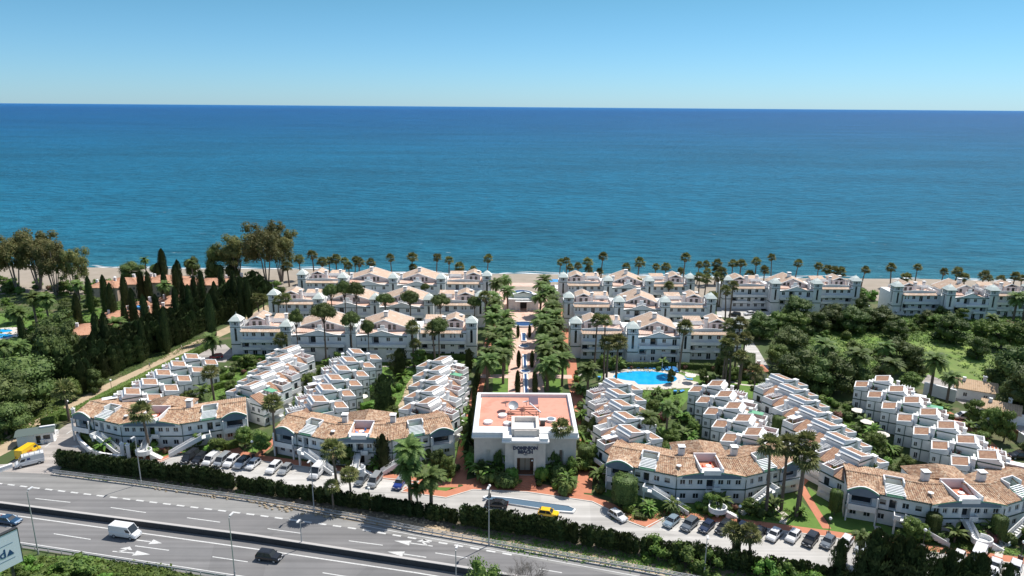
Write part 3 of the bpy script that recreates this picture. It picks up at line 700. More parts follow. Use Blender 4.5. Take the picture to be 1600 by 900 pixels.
for (x, y, l) in ((-87.2, 215.0, 'long white block with five towers directly behind the stepped houses, stone pines before it'),
                  (-85.8, 247.0, 'long white five tower block, middle one of the three left of the palm avenue'),
                  (-84.6, 278.5, 'long white five tower block on the beach left of the palm avenue')):
    b2.put((x, y, 0), 0, l)

# ================================================================ STEPPED TERRACED HOUSES
def unit(mir, seed):
    """local axes: a across the row (towards the terraces), b along; rotated -30 degrees (mirrored +30) onto the row"""
    rg = random.Random(seed); t = thing('terraced_house', 'x', 'terraced house')
    k = -1 if mir else 1; th_ = R(-30)*1
    ca, sa = math.cos(th_), math.sin(th_)
    def W(a, b_): a = a*.87; x = a*ca-b_*sa; y = a*sa+b_*ca; return (x*k, y)
    def pr(mb, a0, b0, a1, b1_, z0, z1, m=0, top=None):
        mb.prism([W(a0, b0), W(a1, b0), W(a1, b1_), W(a0, b1_)], z0, z1, m, top)
    def q(mb, pts, m):
        P = [(*W(p[0], p[1]), p[2]) for p in pts]
        mb.poly(P[::-1] if mir else P, m)
    b = MB(); B0, B1 = -3.1, 3.1
    U = [white, green, htile, gfloor, terr, glass, paleg]
    # side wing (left), main, right block lower storeys
    pr(b, -8.0, B0+.3, -3.9, B1-1.0, 0, 5.6, 0); pr(b, -3.88, B0+.01, 2.68, B1-.02, 0, 5.9, 0, 3)
    pr(b, 2.7, B0+.02, 8.0, B1-.01, 0, 5.3, 0); pr(b, -2.7, B0+1.55, 1.75, B1-.03, 5.9, 7.7, 0); pr(b, 1.76, B0+2.2, 2.66, B1-.05, 5.9, 6.9, 0); pr(b, -3.62, B0+1.9, -3.2, B1-.9, 5.9, 7.5, 0)
    # parapets
    pr(b, -3.86, B0+.03, 2.66, B0+.2, 5.9, 6.2, 0); pr(b, -3.86, B0+.26, -3.66, B1-.05, 5.9, 6.5, 0)
    # stepped upper terrace on the right, sunk floor
    pr(b, 2.72, .3, 7.6, B1-.03, 5.3, 5.6, 0, 4 if rg.random() < .6 else 0)
    pr(b, 2.74, .1, 7.9, .32, 5.3, 6.7, 0); pr(b, 7.62, .34, 7.88, B1-.04, 5.3, 6.7, 0); pr(b, 2.76, B1-.3, 7.6, B1-.05, 5.3, 6.65, 0)
    # green bands
    for (a0, b0, a1, b1_, z) in ((-8.06, B0+.24, -3.84, B0+.32, 5.25), (-8.06, B0+.24, -3.84, B0+.32, 2.7), (-8.08, B0+.3, -8.0, B1-1, 5.25), (2.7, B0-.06, 8.06, B0+.015, 5.0), (8.0, B0, 8.08, B1, 5.0), (2.7, B0-.06, 8.06, B0+.015, 2.6), (8.0, B0, 8.08, B1, 2.6), (-8.08, B0+.3, -8.0, B1-1, 2.7)):
        pr(b, a0, b0, a1, b1_, z, z+.26, 1)
    pr(b, -5.9, B0+.2, -5.75, B0+.29, 0, 5.2, 1)
    # balcony with green floor on the terrace side
    pr(b, 8.08, -1.6, 9.5, 2.2, 2.3, 2.5, 0, 3); pr(b, 9.3, -1.6, 9.5, 2.2, 2.51, 3.3, 0); pr(b, 8.09, -1.62, 9.5, -1.42, 2.51, 3.3, 0)
    pr(b, 8.08, -1.6, 9.0, 2.6, 0, .0+1.0, 0)
    b.build('wall', U, t)
    # main roof: tiled slope on the wing side, white slope on the other, white rims
    r = MB(); a0, am, a1 = -2.95, 1.0, 1.95; y0, y1 = B0+1.35, B1-.01; z0, zm, z1 = 7.95, 8.75, 8.2
    P = lambda a, bb, z: (*W(a, bb), z)
    tiles(r, P(a0+.35, y0+.3, z0+.2), P(a0+.35, y1-.3, z0+.2), P(am-.25, y1-.3, zm-.02), P(am-.25, y0+.3, zm-.02), .45, 2, frame=0)
    q(r, [(a0, y0, z0), (am, y0, zm), (am, y1, zm), (a0, y1, z0)], 0)
    q(r, [(am, y0, zm), (a1, y0, z1), (a1, y1, z1), (am, y1, zm)], 0)
    for bb in (y0, y1-.3):   # rims
        q(r, [(a0, bb, z0+.3), (am, bb, zm+.25), (am, bb+.3, zm+.25), (a0, bb+.3, z0+.3)], 0); q(r, [(a0, bb, z0-.2), (am, bb, zm-.2), (am, bb, zm+.25), (a0, bb, z0+.3)], 0)
        q(r, [(am, bb+.3, zm-.2), (a0, bb+.3, z0-.2), (a0, bb+.3, z0+.3), (am, bb+.3, zm+.25)], 0)
    pr(r, am-.2, y0, am+.2, y1-.0, zm-.1, zm+.26, 0); pr(r, a0-.02, y0+.31, a0+.3, y1-.31, z0-.1, z0+.2, 0)
    q(r, [(a0, y0+.005, 7.0), (a1, y0+.005, 7.0), (a1, y0+.005, z1), (am, y0+.005, zm), (a0, y0+.005, z0)], 0)
    pr(r, a0-.06, y0-.06, a1, y0+.0, 7.6, 7.85, 1); pr(r, a0-.09, y0-.06, a0-.03, y1, 7.6, 7.85, 1)
    pr(r, a1-.1, y0, a1+.08, y1, 7.5, 7.98, 0)
    r.build('roof', U, t)
    # wing roof
    r = MB(); a0, a1 = -8.1, -4.6; y0, y1 = B0+.2, B1-1.2
    tiles(r, P(a0+.3, y0+.3, 5.95), P(a0+.3, y1-.2, 5.95), P(a1, y1-.2, 6.5), P(a1, y0+.3, 6.5), .45, 2, frame=0)
    for (bb, cc) in ((y0, y0+.28), (y1-.2, y1+.05)):
        q(r, [(a0, bb, 6.15), (a1, bb, 6.75), (a1, cc, 6.75), (a0, cc, 6.15)], 0); q(r, [(a0, bb, 5.4), (a1, bb, 5.4), (a1, bb, 6.75), (a0, bb, 6.15)], 0); q(r, [(a1, cc, 5.4), (a0, cc, 5.4), (a0, cc, 6.15), (a1, cc, 6.75)], 0)
    pr(r, a1, y0, a1+.3, y1+.05, 5.6, 6.8, 0); pr(r, a0, y0+.29, a0+.26, y1-.21, 5.4, 6.16, 0)
    r.build('wing_roof', U, t)
    # lower tiled roof over the terrace side
    r = MB()
    tiles(r, P(8.05, B0+.05, 5.35), P(8.05, .05, 5.35), P(2.75, .05, 7.1), P(2.75, B0+.05, 7.1), .45, 2, frame=1)
    q(r, [(2.7, B0, 5.2), (8, B0, 5.2), (8, B0, 5.3), (2.7, B0, 7.05)], 0)
    r.build('lower_roof', U, t)
    ch = MB(); pr(ch, -4.25, B0+.9, -3.3, B0+1.9, 5, 8.0, 0); pr(ch, -4.4, B0+.75, -3.15, B0+2.05, 8.0, 8.25, 0); ch.build('chimney', [white], t)
    ch = MB(); pr(ch, 3.0, B1-1.2, 3.8, B1-.5, 5.6, 7.9, 0); pr(ch, 2.9, B1-1.3, 3.9, B1-.4, 7.9, 8.1, 0); ch.build('chimney', [white], t)
    v_ = rg.random()
    if v_ < .4:     # awning over the upper terrace
        aw = MB(); pr(aw, 3.0, .9, 6.9, B1-.4, 7.35, 7.45, 0 if v_ < .2 else 1)
        for (a_, b_) in ((3.1, 1.0), (6.7, 1.0), (3.1, B1-.55), (6.7, B1-.55)): pr(aw, a_, b_, a_+.1, b_+.1, 5.6, 7.35, 0)
        aw.build('awning', [whitep, gfloor], t)
    elif v_ < .75:
        aw = MB()
        for k_ in range(6): pr(aw, 3.0+k_*.75, .6, 3.12+k_*.75, B1-.4, 7.1, 7.22, 0)
        pr(aw, 2.9, .7, 7.1, .8, 6.98, 7.1, 0); aw.build('pergola', [whitep], t)
    for _ in range(rg.randint(2, 4)):
        pl_ = MB()
        a_, b_ = rg.choice(((rg.uniform(5, 7.3), rg.uniform(.7, 2.6)), (rg.uniform(-3.4, -2.2), rg.uniform(-2.6, -1.6)), (8.8, rg.uniform(-1.2, 1.8)))); zz = 5.7 if a_ < 8 and a_ > 0 else (5.95 if a_ < 0 else 2.6)
        x_, y_ = W(a_, b_)
        for __ in range(40): pl_.leaf((x_+rg.uniform(-.35, .35), y_+rg.uniform(-.35, .35), zz+rg.uniform(.1, .9)), (rg.uniform(-1, 1), rg.uniform(-1, 1), .6), .13, 0, rg)
        pl_.tube((x_, y_, zz-.1), (x_, y_, zz+.35), .2, .26, 6); pl_.build('potted_plant', [lf_broad if v_ < .6 else lf_flower], t)
    # windows: front (facing -b) and terrace side (facing +a)
    fa = (th_ if not mir else -th_)
    for (a, z, w_, h_) in ((-7.2, 3.4, .7, 1.1), (3.9, 3.3, 1.0, 1.2), (6.2, 3.3, .8, 1.2), (5.6, .7, 1.0, 1.2), (-6.8, .5, .8, 1.5)):
        x, y = W(a, B0+(.24 if a < 0 else -.05)); window(t, (x, y, z), fa, w_, h_)
    fs = th_+math.pi/2 if not mir else math.pi-(th_+math.pi/2)
    for (bb, z, w_, h_, st) in ((-1.6, 3.2, 1.1, 1.3, 'w'), (1.3, 2.55, 1.3, 2.0, 'd'), (-2.0, .5, 1.2, 1.4, 'w'), ):
        x, y = W(8.05, bb); window(t, (x, y, z), fs if not mir else fs+math.pi, w_, h_, st)
    return t
UN = [Proto(unit(False, k_)) for k_ in (1, 4, 6, 9, 12)]; UM = [Proto(unit(True, k_)) for k_ in (2, 5, 7, 10, 13)]
ROWS = [
 ('mirror', [(-91.0, 189), (-92, 183), (-93.0, 176.4), (-93.4, 169.9), (-94.6, 163.6)], 'stepped white house, row beside the driveway'),
 ('plain', [(-64.8, 197.2), (-64.8, 190.2), (-65.0, 183.3), (-65.3, 176.4), (-65.6, 169.4)], 'stepped white house, second row from the left'),
 ('mirror', [(-45.5, 194.3), (-46, 187.5), (-46.5, 180.8), (-46.9, 174), (-47.2, 167.2), (-47.4, 160)], 'stepped white house, row left of the winding garden path'),
 ('plain', [(-19.2, 188.6), (-19.2, 181.2), (-19.3, 173.9), (-19.4, 166.7), (-19.6, 159.4)], 'stepped white house, row left of the flat pink roof'),
 ('mirror', [(26.6, 172.6), (26.3, 165.7), (26.2, 158.7), (26.1, 151.7), (26.1, 144.6)], 'stepped white house, row below the oval pool'),
 ('plain', [(53.8, 171.8), (54, 164.8), (54.1, 157.8), (54.2, 150.8), (54.2, 143.7)], 'stepped white house, row right of the pool garden'),
 ('mirror', [(71.4, 176.6), (71.3, 169.7), (71.2, 162.7), (71.2, 155.7), (71.3, 148.7), (71.4, 141.7), (71.4, 134.5)], 'stepped white house, row second from the right'),
 ('plain', [(99, 176), (99.1, 169), (99.2, 162), (99.3, 154.9), (99.3, 147.8), (99.4, 140.7), (99.5, 133.6)], 'stepped white house, rightmost row'),
]
for kind, pts, l in ROWS:
    for i, (x, y) in enumerate(pts):
        s_ = 'furthest from the road' if i == 0 else ('nearest the road' if i == len(pts)-1 else nth(len(pts)-i)+' from the road')
        lab = l.replace('stepped white house', 'stepped white house') + ', ' + s_
        pr_ = (UM if kind == 'mirror' else UN)[(i*2+len(l)) % 5]
        pr_.put((x+(-.3 if kind == 'plain' else .3), y-.6, 0), 0, lab, group='stepped terraced houses')
# ================================================================ CURVED FRONT BUILDINGS
def curved(label, seed, extra):
    rg = random.Random(seed); t = thing('curved_building', label, 'apartment building', group='curved tiled buildings facing the car park')
    F = [(-20.3, 5.2), (-15, 3.3), (-7, 0), (7, 0), (15, 3.3), (20.3, 5.2)]
    ZE, ZR = 6.35, 7.75
    def shift(d): # offset polyline inwards (away from viewer)
        o_ = []
        for i, p in enumerate(F):
            a = Vector(F[max(i-1, 0)]); c = Vector(F[min(i+1, len(F)-1)]); tn = (c-a).normalized(); o_.append((p[0]-tn.y*d, p[1]+tn.x*d))
        return o_
    RD = shift(4.4); RR = shift(9.8); EV = shift(-.45); RR2 = shift(10.2)
    MM = [white, green, tile, bluew, terr, pinkw, gfloor]
    w_ = MB(); wins = []
    # ---- roof slopes with cut-outs for terraces: patches between stations, split in fractions
    r = MB()
    def lerp(a, c, f): return (a[0]+(c[0]-a[0])*f, a[1]+(c[1]-a[1])*f)
    def patch(i, f0, f1, g0=0, g1=1, front=True):
        A, B = (EV, RD) if front else (RD, RR2); za, zb = (ZE, ZR) if front else (ZR, ZE+.15)
        p = [lerp(A[i], A[i+1], f0), lerp(A[i], A[i+1], f1), lerp(B[i], B[i+1], f1), lerp(B[i], B[i+1], f0)]
        e0 = lerp(p[0], p[3], g0); e1 = lerp(p[1], p[2], g0); t1 = lerp(p[1], p[2], g1); t0 = lerp(p[0], p[3], g1)
        z = lambda g: za+(zb-za)*g
        tiles(r, (*e0, z(g0)), (*e1, z(g0)), (*t1, z(g1)), (*t0, z(g1)), .42, 2, hgt=.10)
    patch(0, 0, 1); patch(0, 0, 1, front=False)
    for i in (1, 3):
        s_ = i == 1
        h0, h1 = (.12, .52) if s_ else (.48, .88)      # pergola cut
        patch(i, 0, h0); patch(i, h1, 1); patch(i, 0, 1, front=False)
    patch(2, 0, .35); patch(2, .65, 1)
    patch(2, 0, .35, front=False); patch(2, .65, 1, front=False); patch(2, .35, .65, .25, 1, front=False)
    patch(4, 0, 1); patch(4, 0, 1, front=False)
    # ridge cap
    for i in range(5):
        if i == 2:
            for f0, f1 in ((0, .35), (.65, 1)): r.tube((*lerp(RD[i], RD[i+1], f0), ZR+.08), (*lerp(RD[i], RD[i+1], f1), ZR+.08), .14, n=6, m=2)
        else: r.tube((*RD[i], ZR+.08), (*RD[i+1], ZR+.08), .14, n=6, m=2)
    for i in (1, 2, 3, 4): r.tube((*EV[i], ZE+.1), (*RD[i], ZR+.12), .12, n=6, m=2)
    # rear hipped projection
    yb = RD[2][1]; P0 = (-5.6, 13.6); P1 = (5.6, 13.6)
    tiles(r, (5.6, 9.0, ZE+.2), (5.6, 13.6, ZE+.2), (0, 11.2, ZR+.7), (0, yb+1.6, ZR+.3), .42, 2); tiles(r, (-5.6, 13.6, ZE+.2), (-5.6, 9.0, ZE+.2), (0, yb+1.6, ZR+.3), (0, 11.2, ZR+.7), .42, 2)
    tiles(r, (5.6, 13.6, ZE+.2), (-5.6, 13.6, ZE+.2), (-.05, 11.2, ZR+.7), (.05, 11.2, ZR+.7), .42, 2)
    tiles(r, (-5.6, 9.0, ZE+.2), (5.6, 9.0, ZE+.2), (.05, yb+1.6, ZR+.35), (-.05, yb+1.6, ZR+.35), .42, 2)
    r.build('roof', MM, t)
    # ---- walls
    for i in range(5):
        A = F[i]; B = F[i+1]; L_ = math.dist(A, B); H = []; d = Vector((B[0]-A[0], B[1]-A[1]))/L_; ang = math.atan2(d.y, d.x)
        def win(s, z, ww, hh, dep=.22, st='w'):
            H.append((s-ww/2, s+ww/2, z, z+hh, dep)); q = Vector(A)+d*s+Vector((-d.y, d.x))*(dep-.08); wins.append(((q.x, q.y, z), ang, ww, hh, st))
        if i in (0, 4):
            win(L_*.5, 3.4, 3.6, 2.2, 1.0, 'd'); win(L_*.28, .9, 1.2, 1.3); win(L_*.72, .9, 1.2, 1.3)
        elif i in (1, 3):
            fr = (.10, .30, .55, .80) if i == 1 else (.2, .45, .70, .90)
            dr = 1 if i == 1 else 2
            for k, f in enumerate(fr):
                if k == dr: win(L_*f, 3.25, 1.3, 2.2, .9, 'd')
                else: win(L_*f, 4.0, rg.choice((.8, 1.2, 1.2)), 1.2, .22, rg.choice(('w', 'w', 'b')))
                if k != dr: win(L_*f, .95, 1.2, 1.2)
        else:
            for s in (1.4, 3.0, 4.9, 9.1, 10.7, 12.6): win(s, 4.1, 1.1 if s not in (3.0, 10.7) else .8, 1.1)
            win(7, 3.25, 1.6, 2.2, .9, 'd')
            for s in (1.6, 4.2, 9.8, 12.4): win(s, .95, 1.2, 1.2)
            win(7, .3, 1.8, 2.1, .6, 'd')
        facade(w_, A, B, 0, ZE-.05, H, 0, 0)
        off = Vector((d.y, -d.x))
        for z in (2.95, ZE-.42):
            a = Vector(A)+off*.07; c = Vector(B)+off*.07; a2 = Vector(A)-off*.0; c2 = Vector(B)-off*.0
            w_.prism([tuple(a), tuple(c), (c2.x+off.x*.008, c2.y+off.y*.008), (a2.x+off.x*.008, a2.y+off.y*.008)], z, z+.26, 1)
        # drainpipe
        p_ = Vector(A)+off*.1+d*.12; w_.tube((p_.x, p_.y, 0), (p_.x, p_.y, 6), .07, n=5, m=1)
    # ends + rear
    def wl(A, B, z1=ZE-.05): facade(w_, A, B, 0, z1, [], 0)
    wl(RR[0], F[0]); wl(F[5], RR[5])
    for i in range(5, 0, -1): wl(RR[i], RR[i-1])
    for (A, B) in (((5.4, 9.2), (5.4, 13.3)), ((5.4, 13.3), (-5.4, 13.3)), ((-5.4, 13.3), (-5.4, 9.2))): wl(A, B, ZE+.1)
    # green gutter along the eave
    for i in range(5):
        w_.tube((*EV[i], ZE-.12), (*EV[i+1], ZE-.12), .13, n=6, m=1)
    # ---- arched end gables (blue-grey)
    for i, sgn in ((0, 1), (4, -1)):
        A = Vector(F[i]); B = Vector(F[i+1]); L_ = (B-A).length; d = (B-A)/L_; off = Vector((d.y, -d.x)); n_ = 10
        pts = [(L_*k/n_, ZE-.15+1.15*math.sin(math.pi*k/n_)) for k in range(n_+1)]
        q0 = A+off*.62
        w_.poly([(*(q0+d*s), z) for s, z in [(0, ZE-1.0)]+[(L_, ZE-1.0)]+pts[::-1]], 3)
        for k in range(n_):
            (s0, z0), (s1, z1) = pts[k], pts[k+1]; qa = A+off*.75; qb = A-off*1.9; qm = A+off*.45
            w_.poly([(*(qa+d*s0), z0+.14), (*(qa+d*s1), z1+.14), (*(qm+d*s1), z1+.14), (*(qm+d*s0), z0+.14)], 0); w_.poly([(*(qm+d*s0), z0+.13), (*(qm+d*s1), z1+.13), (*(qb+d*s1), z1+.2), (*(qb+d*s0), z0+.2)], 2)
            w_.poly([(*(qa+d*s0), z0-.2), (*(qa+d*s1), z1-.2), (*(qa+d*s1), z1+.14), (*(qa+d*s0), z0+.14)], 6)
        # balcony below
        c0 = A+off*1.3
        w_.prism([tuple(A+off*.01+d*.1), tuple(c0+d*.1), tuple(c0+d*(L_-.1)), tuple(A+off*.01+d*(L_-.1))], 2.55, 2.8, 0)
        w_.prism([tuple(c0+d*.1-off*.15), tuple(c0+d*.1), tuple(c0+d*(L_-.1)), tuple(c0+d*(L_-.1)-off*.15)], 2.8, 3.75, 0)
        for s in (.15, L_-.35):
            w_.prism([tuple(c0+d*s-off*.3), tuple(c0+d*s), tuple(c0+d*(s+.25)), tuple(c0+d*(s+.25)-off*.3)], 0, ZE-.6, 0)
    # ---- central low arched gable
    n_ = 12; pts = [(-7+14*k/n_, ZE-.1+.95*math.sin(math.pi*k/n_)) for k in range(n_+1)]
    w_.poly([(x, -.62, z) for x, z in [(-7, ZE-.75), (7, ZE-.75)]+pts[::-1]], 0)
    w_.poly([(x, -.66, z) for x, z in [(-6.0, ZE-.55), (6.0, ZE-.55)]+[(x, z-.22) for x, z in pts[1:-1]][::-1]], 3)
    for k in range(n_):
        (x0, z0), (x1, z1) = pts[k], pts[k+1]
        w_.poly([(x0, -.75, z0+.12), (x1, -.75, z1+.12), (x1, 1.2, z1+.12), (x0, 1.2, z0+.12)], 2 if abs(x0+x1) > 5 else 0)
        w_.poly([(x0, -.75, z0-.12), (x1, -.75, z1-.12), (x1, -.75, z1+.12), (x0, -.75, z0+.12)], 6)
    w_.box(-1.7, -.9, ZE+.35, 1.7, -.7, ZE+1.35, 0)
    # roof terrace cut in the middle
    w_.box(-2.1, -.55, ZE-.05, 2.1, 5.4, ZE+.12, 0, top=4)
    w_.prism([(-2.35, -.6), (-2.1, -.6), (-2.1, 5.4), (-2.35, 5.4)], ZE, ZR+.25, 0); w_.prism([(2.1, -.6), (2.35, -.6), (2.35, 5.4), (2.1, 5.4)], ZE, ZR+.25, 0)
    w_.box(-2.35, 5.4, ZE, 2.35, 5.65, ZR+.55, 5)
    # side pergolas: white recess behind, slats in front
    for i, (h0, h1) in ((1, (.12, .52)), (3, (.48, .88))):
        a = lerp(EV[i], EV[i+1], h0); c = lerp(EV[i], EV[i+1], h1); e = lerp(RD[i], RD[i+1], h1); g_ = lerp(RD[i], RD[i+1], h0)
        P_ = lambda f, s: (a[0]+(c[0]-a[0])*s+(g_[0]-a[0])*f, a[1]+(c[1]-a[1])*s+(g_[1]-a[1])*f)
        w_.poly([(*P_(.02, 0), ZE-.1), (*P_(.02, 1), ZE-.1), (*P_(1, 1), ZE-.1), (*P_(1, 0), ZE-.1)], 6)
        w_.prism([P_(.62, 0), P_(.62, 1), P_(.66, 1), P_(.66, 0)], ZE-.1, ZR-.5, 0)
        w_.prism([P_(.98, 0), P_(.98, 1), P_(1.03, 1), P_(1.03, 0)], ZE-.1, ZR+.5, 5)
        for s in (0, .94): w_.prism([P_(0, s), P_(0, s+.06), P_(1, s+.06), P_(1, s)], ZE-.1, ZR+.3 if s == 99 else ZE+.55, 0)
        w_.prism([P_(.6, -.02), P_(.6, .05), P_(1, .05), P_(1, -.02)], ZE, ZR+.45, 0); w_.prism([P_(.6, .95), P_(.6, 1.02), P_(1, 1.02), P_(1, .95)], ZE, ZR+.45, 0)
        perg = MB()
        for k in range(7):
            f = .05+k*.085
            q4 = [P_(f, .04), P_(f, .96), P_(f+.05, .96), P_(f+.05, .04)]; z = ZE+.25+(ZR-ZE)*f
            perg.prism(q4, z, z+.1, 0)
        perg.build('pergola', [whitep], t)
    w_.build('wall', MM, t)
    for a in wins: window(t, *a)
    chimney(t, -4.6, 6.6, ZE, 9.4, .6); chimney(t, 6.4, 6.6, ZE, 9.4, .6)
    # ---- stairs
    def straight(x, y, ang, run, w0=1.3, z1=3.1):
        s = MB(); n_ = 12
        s.box(-1.0, -.8, z1-.25, 1.0, 1.3, z1, 0); s.box(-.9, -.8, z1, -.75, 1.2, z1+.9, 0); s.box(-.9, -.95, z1, .2, -.8, z1+.9, 0)
        s.box(-.8, -.7, 0, -.45, -.35, z1-.25, 0)
        for k in range(n_):
            xk = 1.0+run*k/n_; zk = z1-z1*(k+1)/n_
            s.box(xk, -.7, max(0, zk-.15), xk+run/n_+.02, w0-.7, zk+.08, 0)
        for yy in (-.85, w0-.7):
            s.poly([(1, yy, z1-.3), (1+run, yy, -.0), (1+run, yy, .9), (1, yy, z1+.9)], 0); s.poly([(1+run, yy+.15, 0), (1, yy+.15, z1-.3), (1, yy+.15, z1+.9), (1+run, yy+.15, .9)], 0)
            s.poly([(1, yy, z1+.9), (1+run, yy, .9), (1+run, yy+.15, .9), (1, yy+.15, z1+.9)], 0)
        o = s.build('staircase', [white], t, (x, y, 0), ang); return o
    straight(-12.6, -.2, R(-26), 7.6)
    s = straight(12.4, -.6, R(0), 7.2); s.scale = (-1, 1, 1); s.rotation_euler = (0, 0, R(26)); s.location = (12.6, -.2, 0)
    s = MB()
    for k in range(9): s.box(-.9-.0*k, -1.0-k*.33, 2.9-k*.17-.16, .3, -.66-k*.33, 2.98-k*.17, 0)
    s.box(-1.0, -.7, 2.75, 1.9, -.05, 3.0, 0); s.box(.3, -.85, 3.0, 1.9, -.7, 3.9, 0); s.box(1.75, -.7, 3.0, 1.9, -.05, 3.9, 0)
    s.poly([(-1.0, -.9, 2.7), (-1.0, -.9, 3.8), (-1.0, -4.0, 2.3), (-1.0, -4.0, 1.2)], 0); s.poly([(.4, -.9, 2.7), (.4, -4.0, 1.2), (.4, -4.0, 2.3), (.4, -.9, 3.8)], 0)
    ring = [(.3+1.8*math.cos(R(a)), -4.9+1.5*math.sin(R(a))) for a in range(0, 360, 24)]
    s.prism(ring, 1.25, 1.5, 0); inner = [(.3+1.62*math.cos(R(a)), -4.9+1.32*math.sin(R(a))) for a in range(0, 360, 24)]
    for k in range(15):
        if k in (4, 5, 3): continue
        a0, a1 = ring[k], ring[(k+1) % 15]; c0, c1 = inner[k], inner[(k+1) % 15]; s.prism([a0, a1, c1, c0], 1.5, 2.3, 0)
    s.tube((.3, -4.9, 0), (.3, -4.9, 1.25), .3, .5, n=8)
    for k in range(8): s.box(1.9+k*.3, -5.6, 0, 2.2+k*.3, -4.4, 1.4-k*.17, 0)
    s.build('staircase', [white], t)
    # dish
    s = MB(); s.blob((0, 0, 0), .55, .55, .2, nu=10, nv=5); s.tube((0, 0, -.5), (0, 0, 0), .06, n=5); s.build('satellite_dish', [whitep], t, (-6.2, 1.6, 7.5))
    return t
cb = Proto(curved('x', 11, None))
for (x, y, rz, l) in ((-83.2, 150.6, R(1), 'curved tiled building nearest the driveway, a fan palm before it'),
                  (-33.4, 143.3, R(0), 'curved tiled building left of the sign building, a tall cypress at its middle'),
                  (40.3, 128.8, R(0), 'curved tiled building right of the sign building, four tall palms at its end'),
                  (85.8, 119.0, R(0), 'curved tiled building in the lower right corner, cut by the frame')):
    cb.put((x, y, 0), rz, l)

# ---- furniture on the roof terraces
def table_set(label, x, y, z, cloth):
    t = thing('terrace_table', label, 'table', (x, y, z), group='tables on the roof terraces')
    b = MB(); b.prism([(.6*math.cos(R(a)), .6*math.sin(R(a))) for a in range(0, 360, 36)], .68, .73); b.build('tabletop', [whitep], t)
    b = MB(); b.tube((0, 0, 0), (0, 0, .68), .06, n=6); b.prism([(.3*math.cos(R(a)), .3*math.sin(R(a))) for a in range(0, 360, 60)], 0, .04); b.build('leg', [whitep], t)
    for k in range(3):
        a = R(60+120*k); c = thing('terrace_chair', ['back', 'left', 'front'][k]+' '+label.replace('white round table', 'chair at the table'), 'chair', (x+1.05*math.cos(a), y+1.05*math.sin(a), z), a, 'chairs on the roof terraces')
        b = MB(); b.box(-.25, -.25, .4, .25, .25, .46); b.build('seat', [cloth], c)
        b = MB(); b.box(.22, -.25, .46, .28, .25, .95); b.build('backrest', [cloth], c)
        for (u_, v_) in ((-.22, -.22), (.22, -.22), (.22, .22), (-.22, .22)):
            b = MB(); b.tube((u_, v_, 0), (u_, v_, .4), .025, n=5); b.build('leg', [whitep], c)
for (x, y, l, c) in ((-83.2, 152.8, 'white round table on the roof terrace of the leftmost curved building', redc), (-33.4, 145.6, 'white round table on the roof terrace behind the tall cypress', bluec), (40.3, 131.0, 'white round table on the roof terrace right of the sign building', redc), (85.8, 121.3, 'white round table on the roof terrace in the lower right corner', redc)):
    table_set(l, x, y, 6.49, c)

# ================================================================ THE SIGN BUILDING
t = thing('clubhouse', 'square cream building with flat pink roof and dark letters over its entrance', 'building', (3.1, 139.6, 0))
CM = [cream, white, clubroof, darkm, glass, wood, bluew]
b = MB(); W2 = 11.0; D = 21.2; H = 8.9
facade(b, (-W2, 0), (W2, 0), 0, H, [(2.6, 3.5, 1, 6, .4), (18.4, 19.3, 1, 6, .4)], 0, 0)
facade(b, (W2, 0), (W2, D), 0, H, [(1.2+2.6*k, 2.1+2.6*k, 1.5, 5.6, .35) for k in range(7)], 0, 4)
facade(b, (W2, D), (-W2, D), 0, H, [(2+4*k, 3.4+4*k, 1, 5, .4) for k in range(5)], 0, 4)
facade(b, (-W2, D), (-W2, 0), 0, H, [(1.2+2.6*k, 2.1+2.6*k, 1.5, 5.6, .35) for k in range(7)], 0, 4)
b.box(-W2-.5, -.5, H, W2+.5, D+.5, H+.35, 1); b.box(-W2-.25, -.25, H-.35, W2+.25, D+.25, H-.005, 0)
b.box(-W2+.75, .9, H+.35, W2-.75, D-.75, H+.45, 2)
for q in ((-W2-.3, -.3, W2+.3, .5), (-W2-.3, D-.5, W2+.3, D+.3)): b.box(q[0], q[1], H+.35, q[2], q[3], H+1.25, 1)
for q in ((-W2-.3, .5, -W2+.5, D-.5), (W2-.5, .5, W2+.3, D-.5)): b.box(q[0], q[1], H+.35, q[2], q[3], H+1.25, 1)
b.box(-W2+.5, .5, H+.36, W2-.5, 4.0, H+.62, 1)
b.build('wall', CM, t)
b = MB()   # entrance block
EX = 4.3; EY = -2.2
facade(b, (-EX, EY), (EX, EY), 0, H+.15, [(2.55, 6.05, 1.3, 5.2, 2.1)], 0, 5, 5)
facade(b, (EX, EY), (EX, 0), 0, H+.15, [], 0); facade(b, (-EX, 0), (-EX, EY), 0, H+.15, [], 0)
b.box(-2.35, EY-.3, 5.4, 2.35, EY-.01, H+.1, 0); b.box(-2.35, EY-.3, 0, -1.8, EY-.01, 5.4, 0); b.box(1.8, EY-.3, 0, 2.35, EY-.01, 5.4, 0)
b.box(-EX-.7, EY-.9, H+.16, EX+.7, -.51, H+.5, 1); b.box(-2.9, EY-1.2, H+.5, 2.9, EY+.8, H+.85, 1)
b.box(-EX-.5, EY-.6, H+.51, -2.95, -.4, H+1.25, 1); b.box(2.95, EY-.6, H+.51, EX+.5, -.4, H+1.1, 1)
b.box(-2.4, EY+.9, H+.51, 2.4, EY+1.2, H+2.2, 0)
b.box(-3.0, EY+1.2, H+.3, -2.3, 5.6, H+2.4, 0); b.box(2.3, EY+1.2, H+.3, 3.0, 5.6, H+2.4, 0); b.box(-2.3, 5.0, H+.3, 2.3, 5.6, H+2.4, 0); b.box(-2.3, EY+1.2, H+.3, 2.3, EY+1.8, H+2.4, 0)
b.box(-2.28, EY+1.82, H+.3, 2.28, 4.98, H+1.3, 1)
b.build('entrance_porch', CM, t)
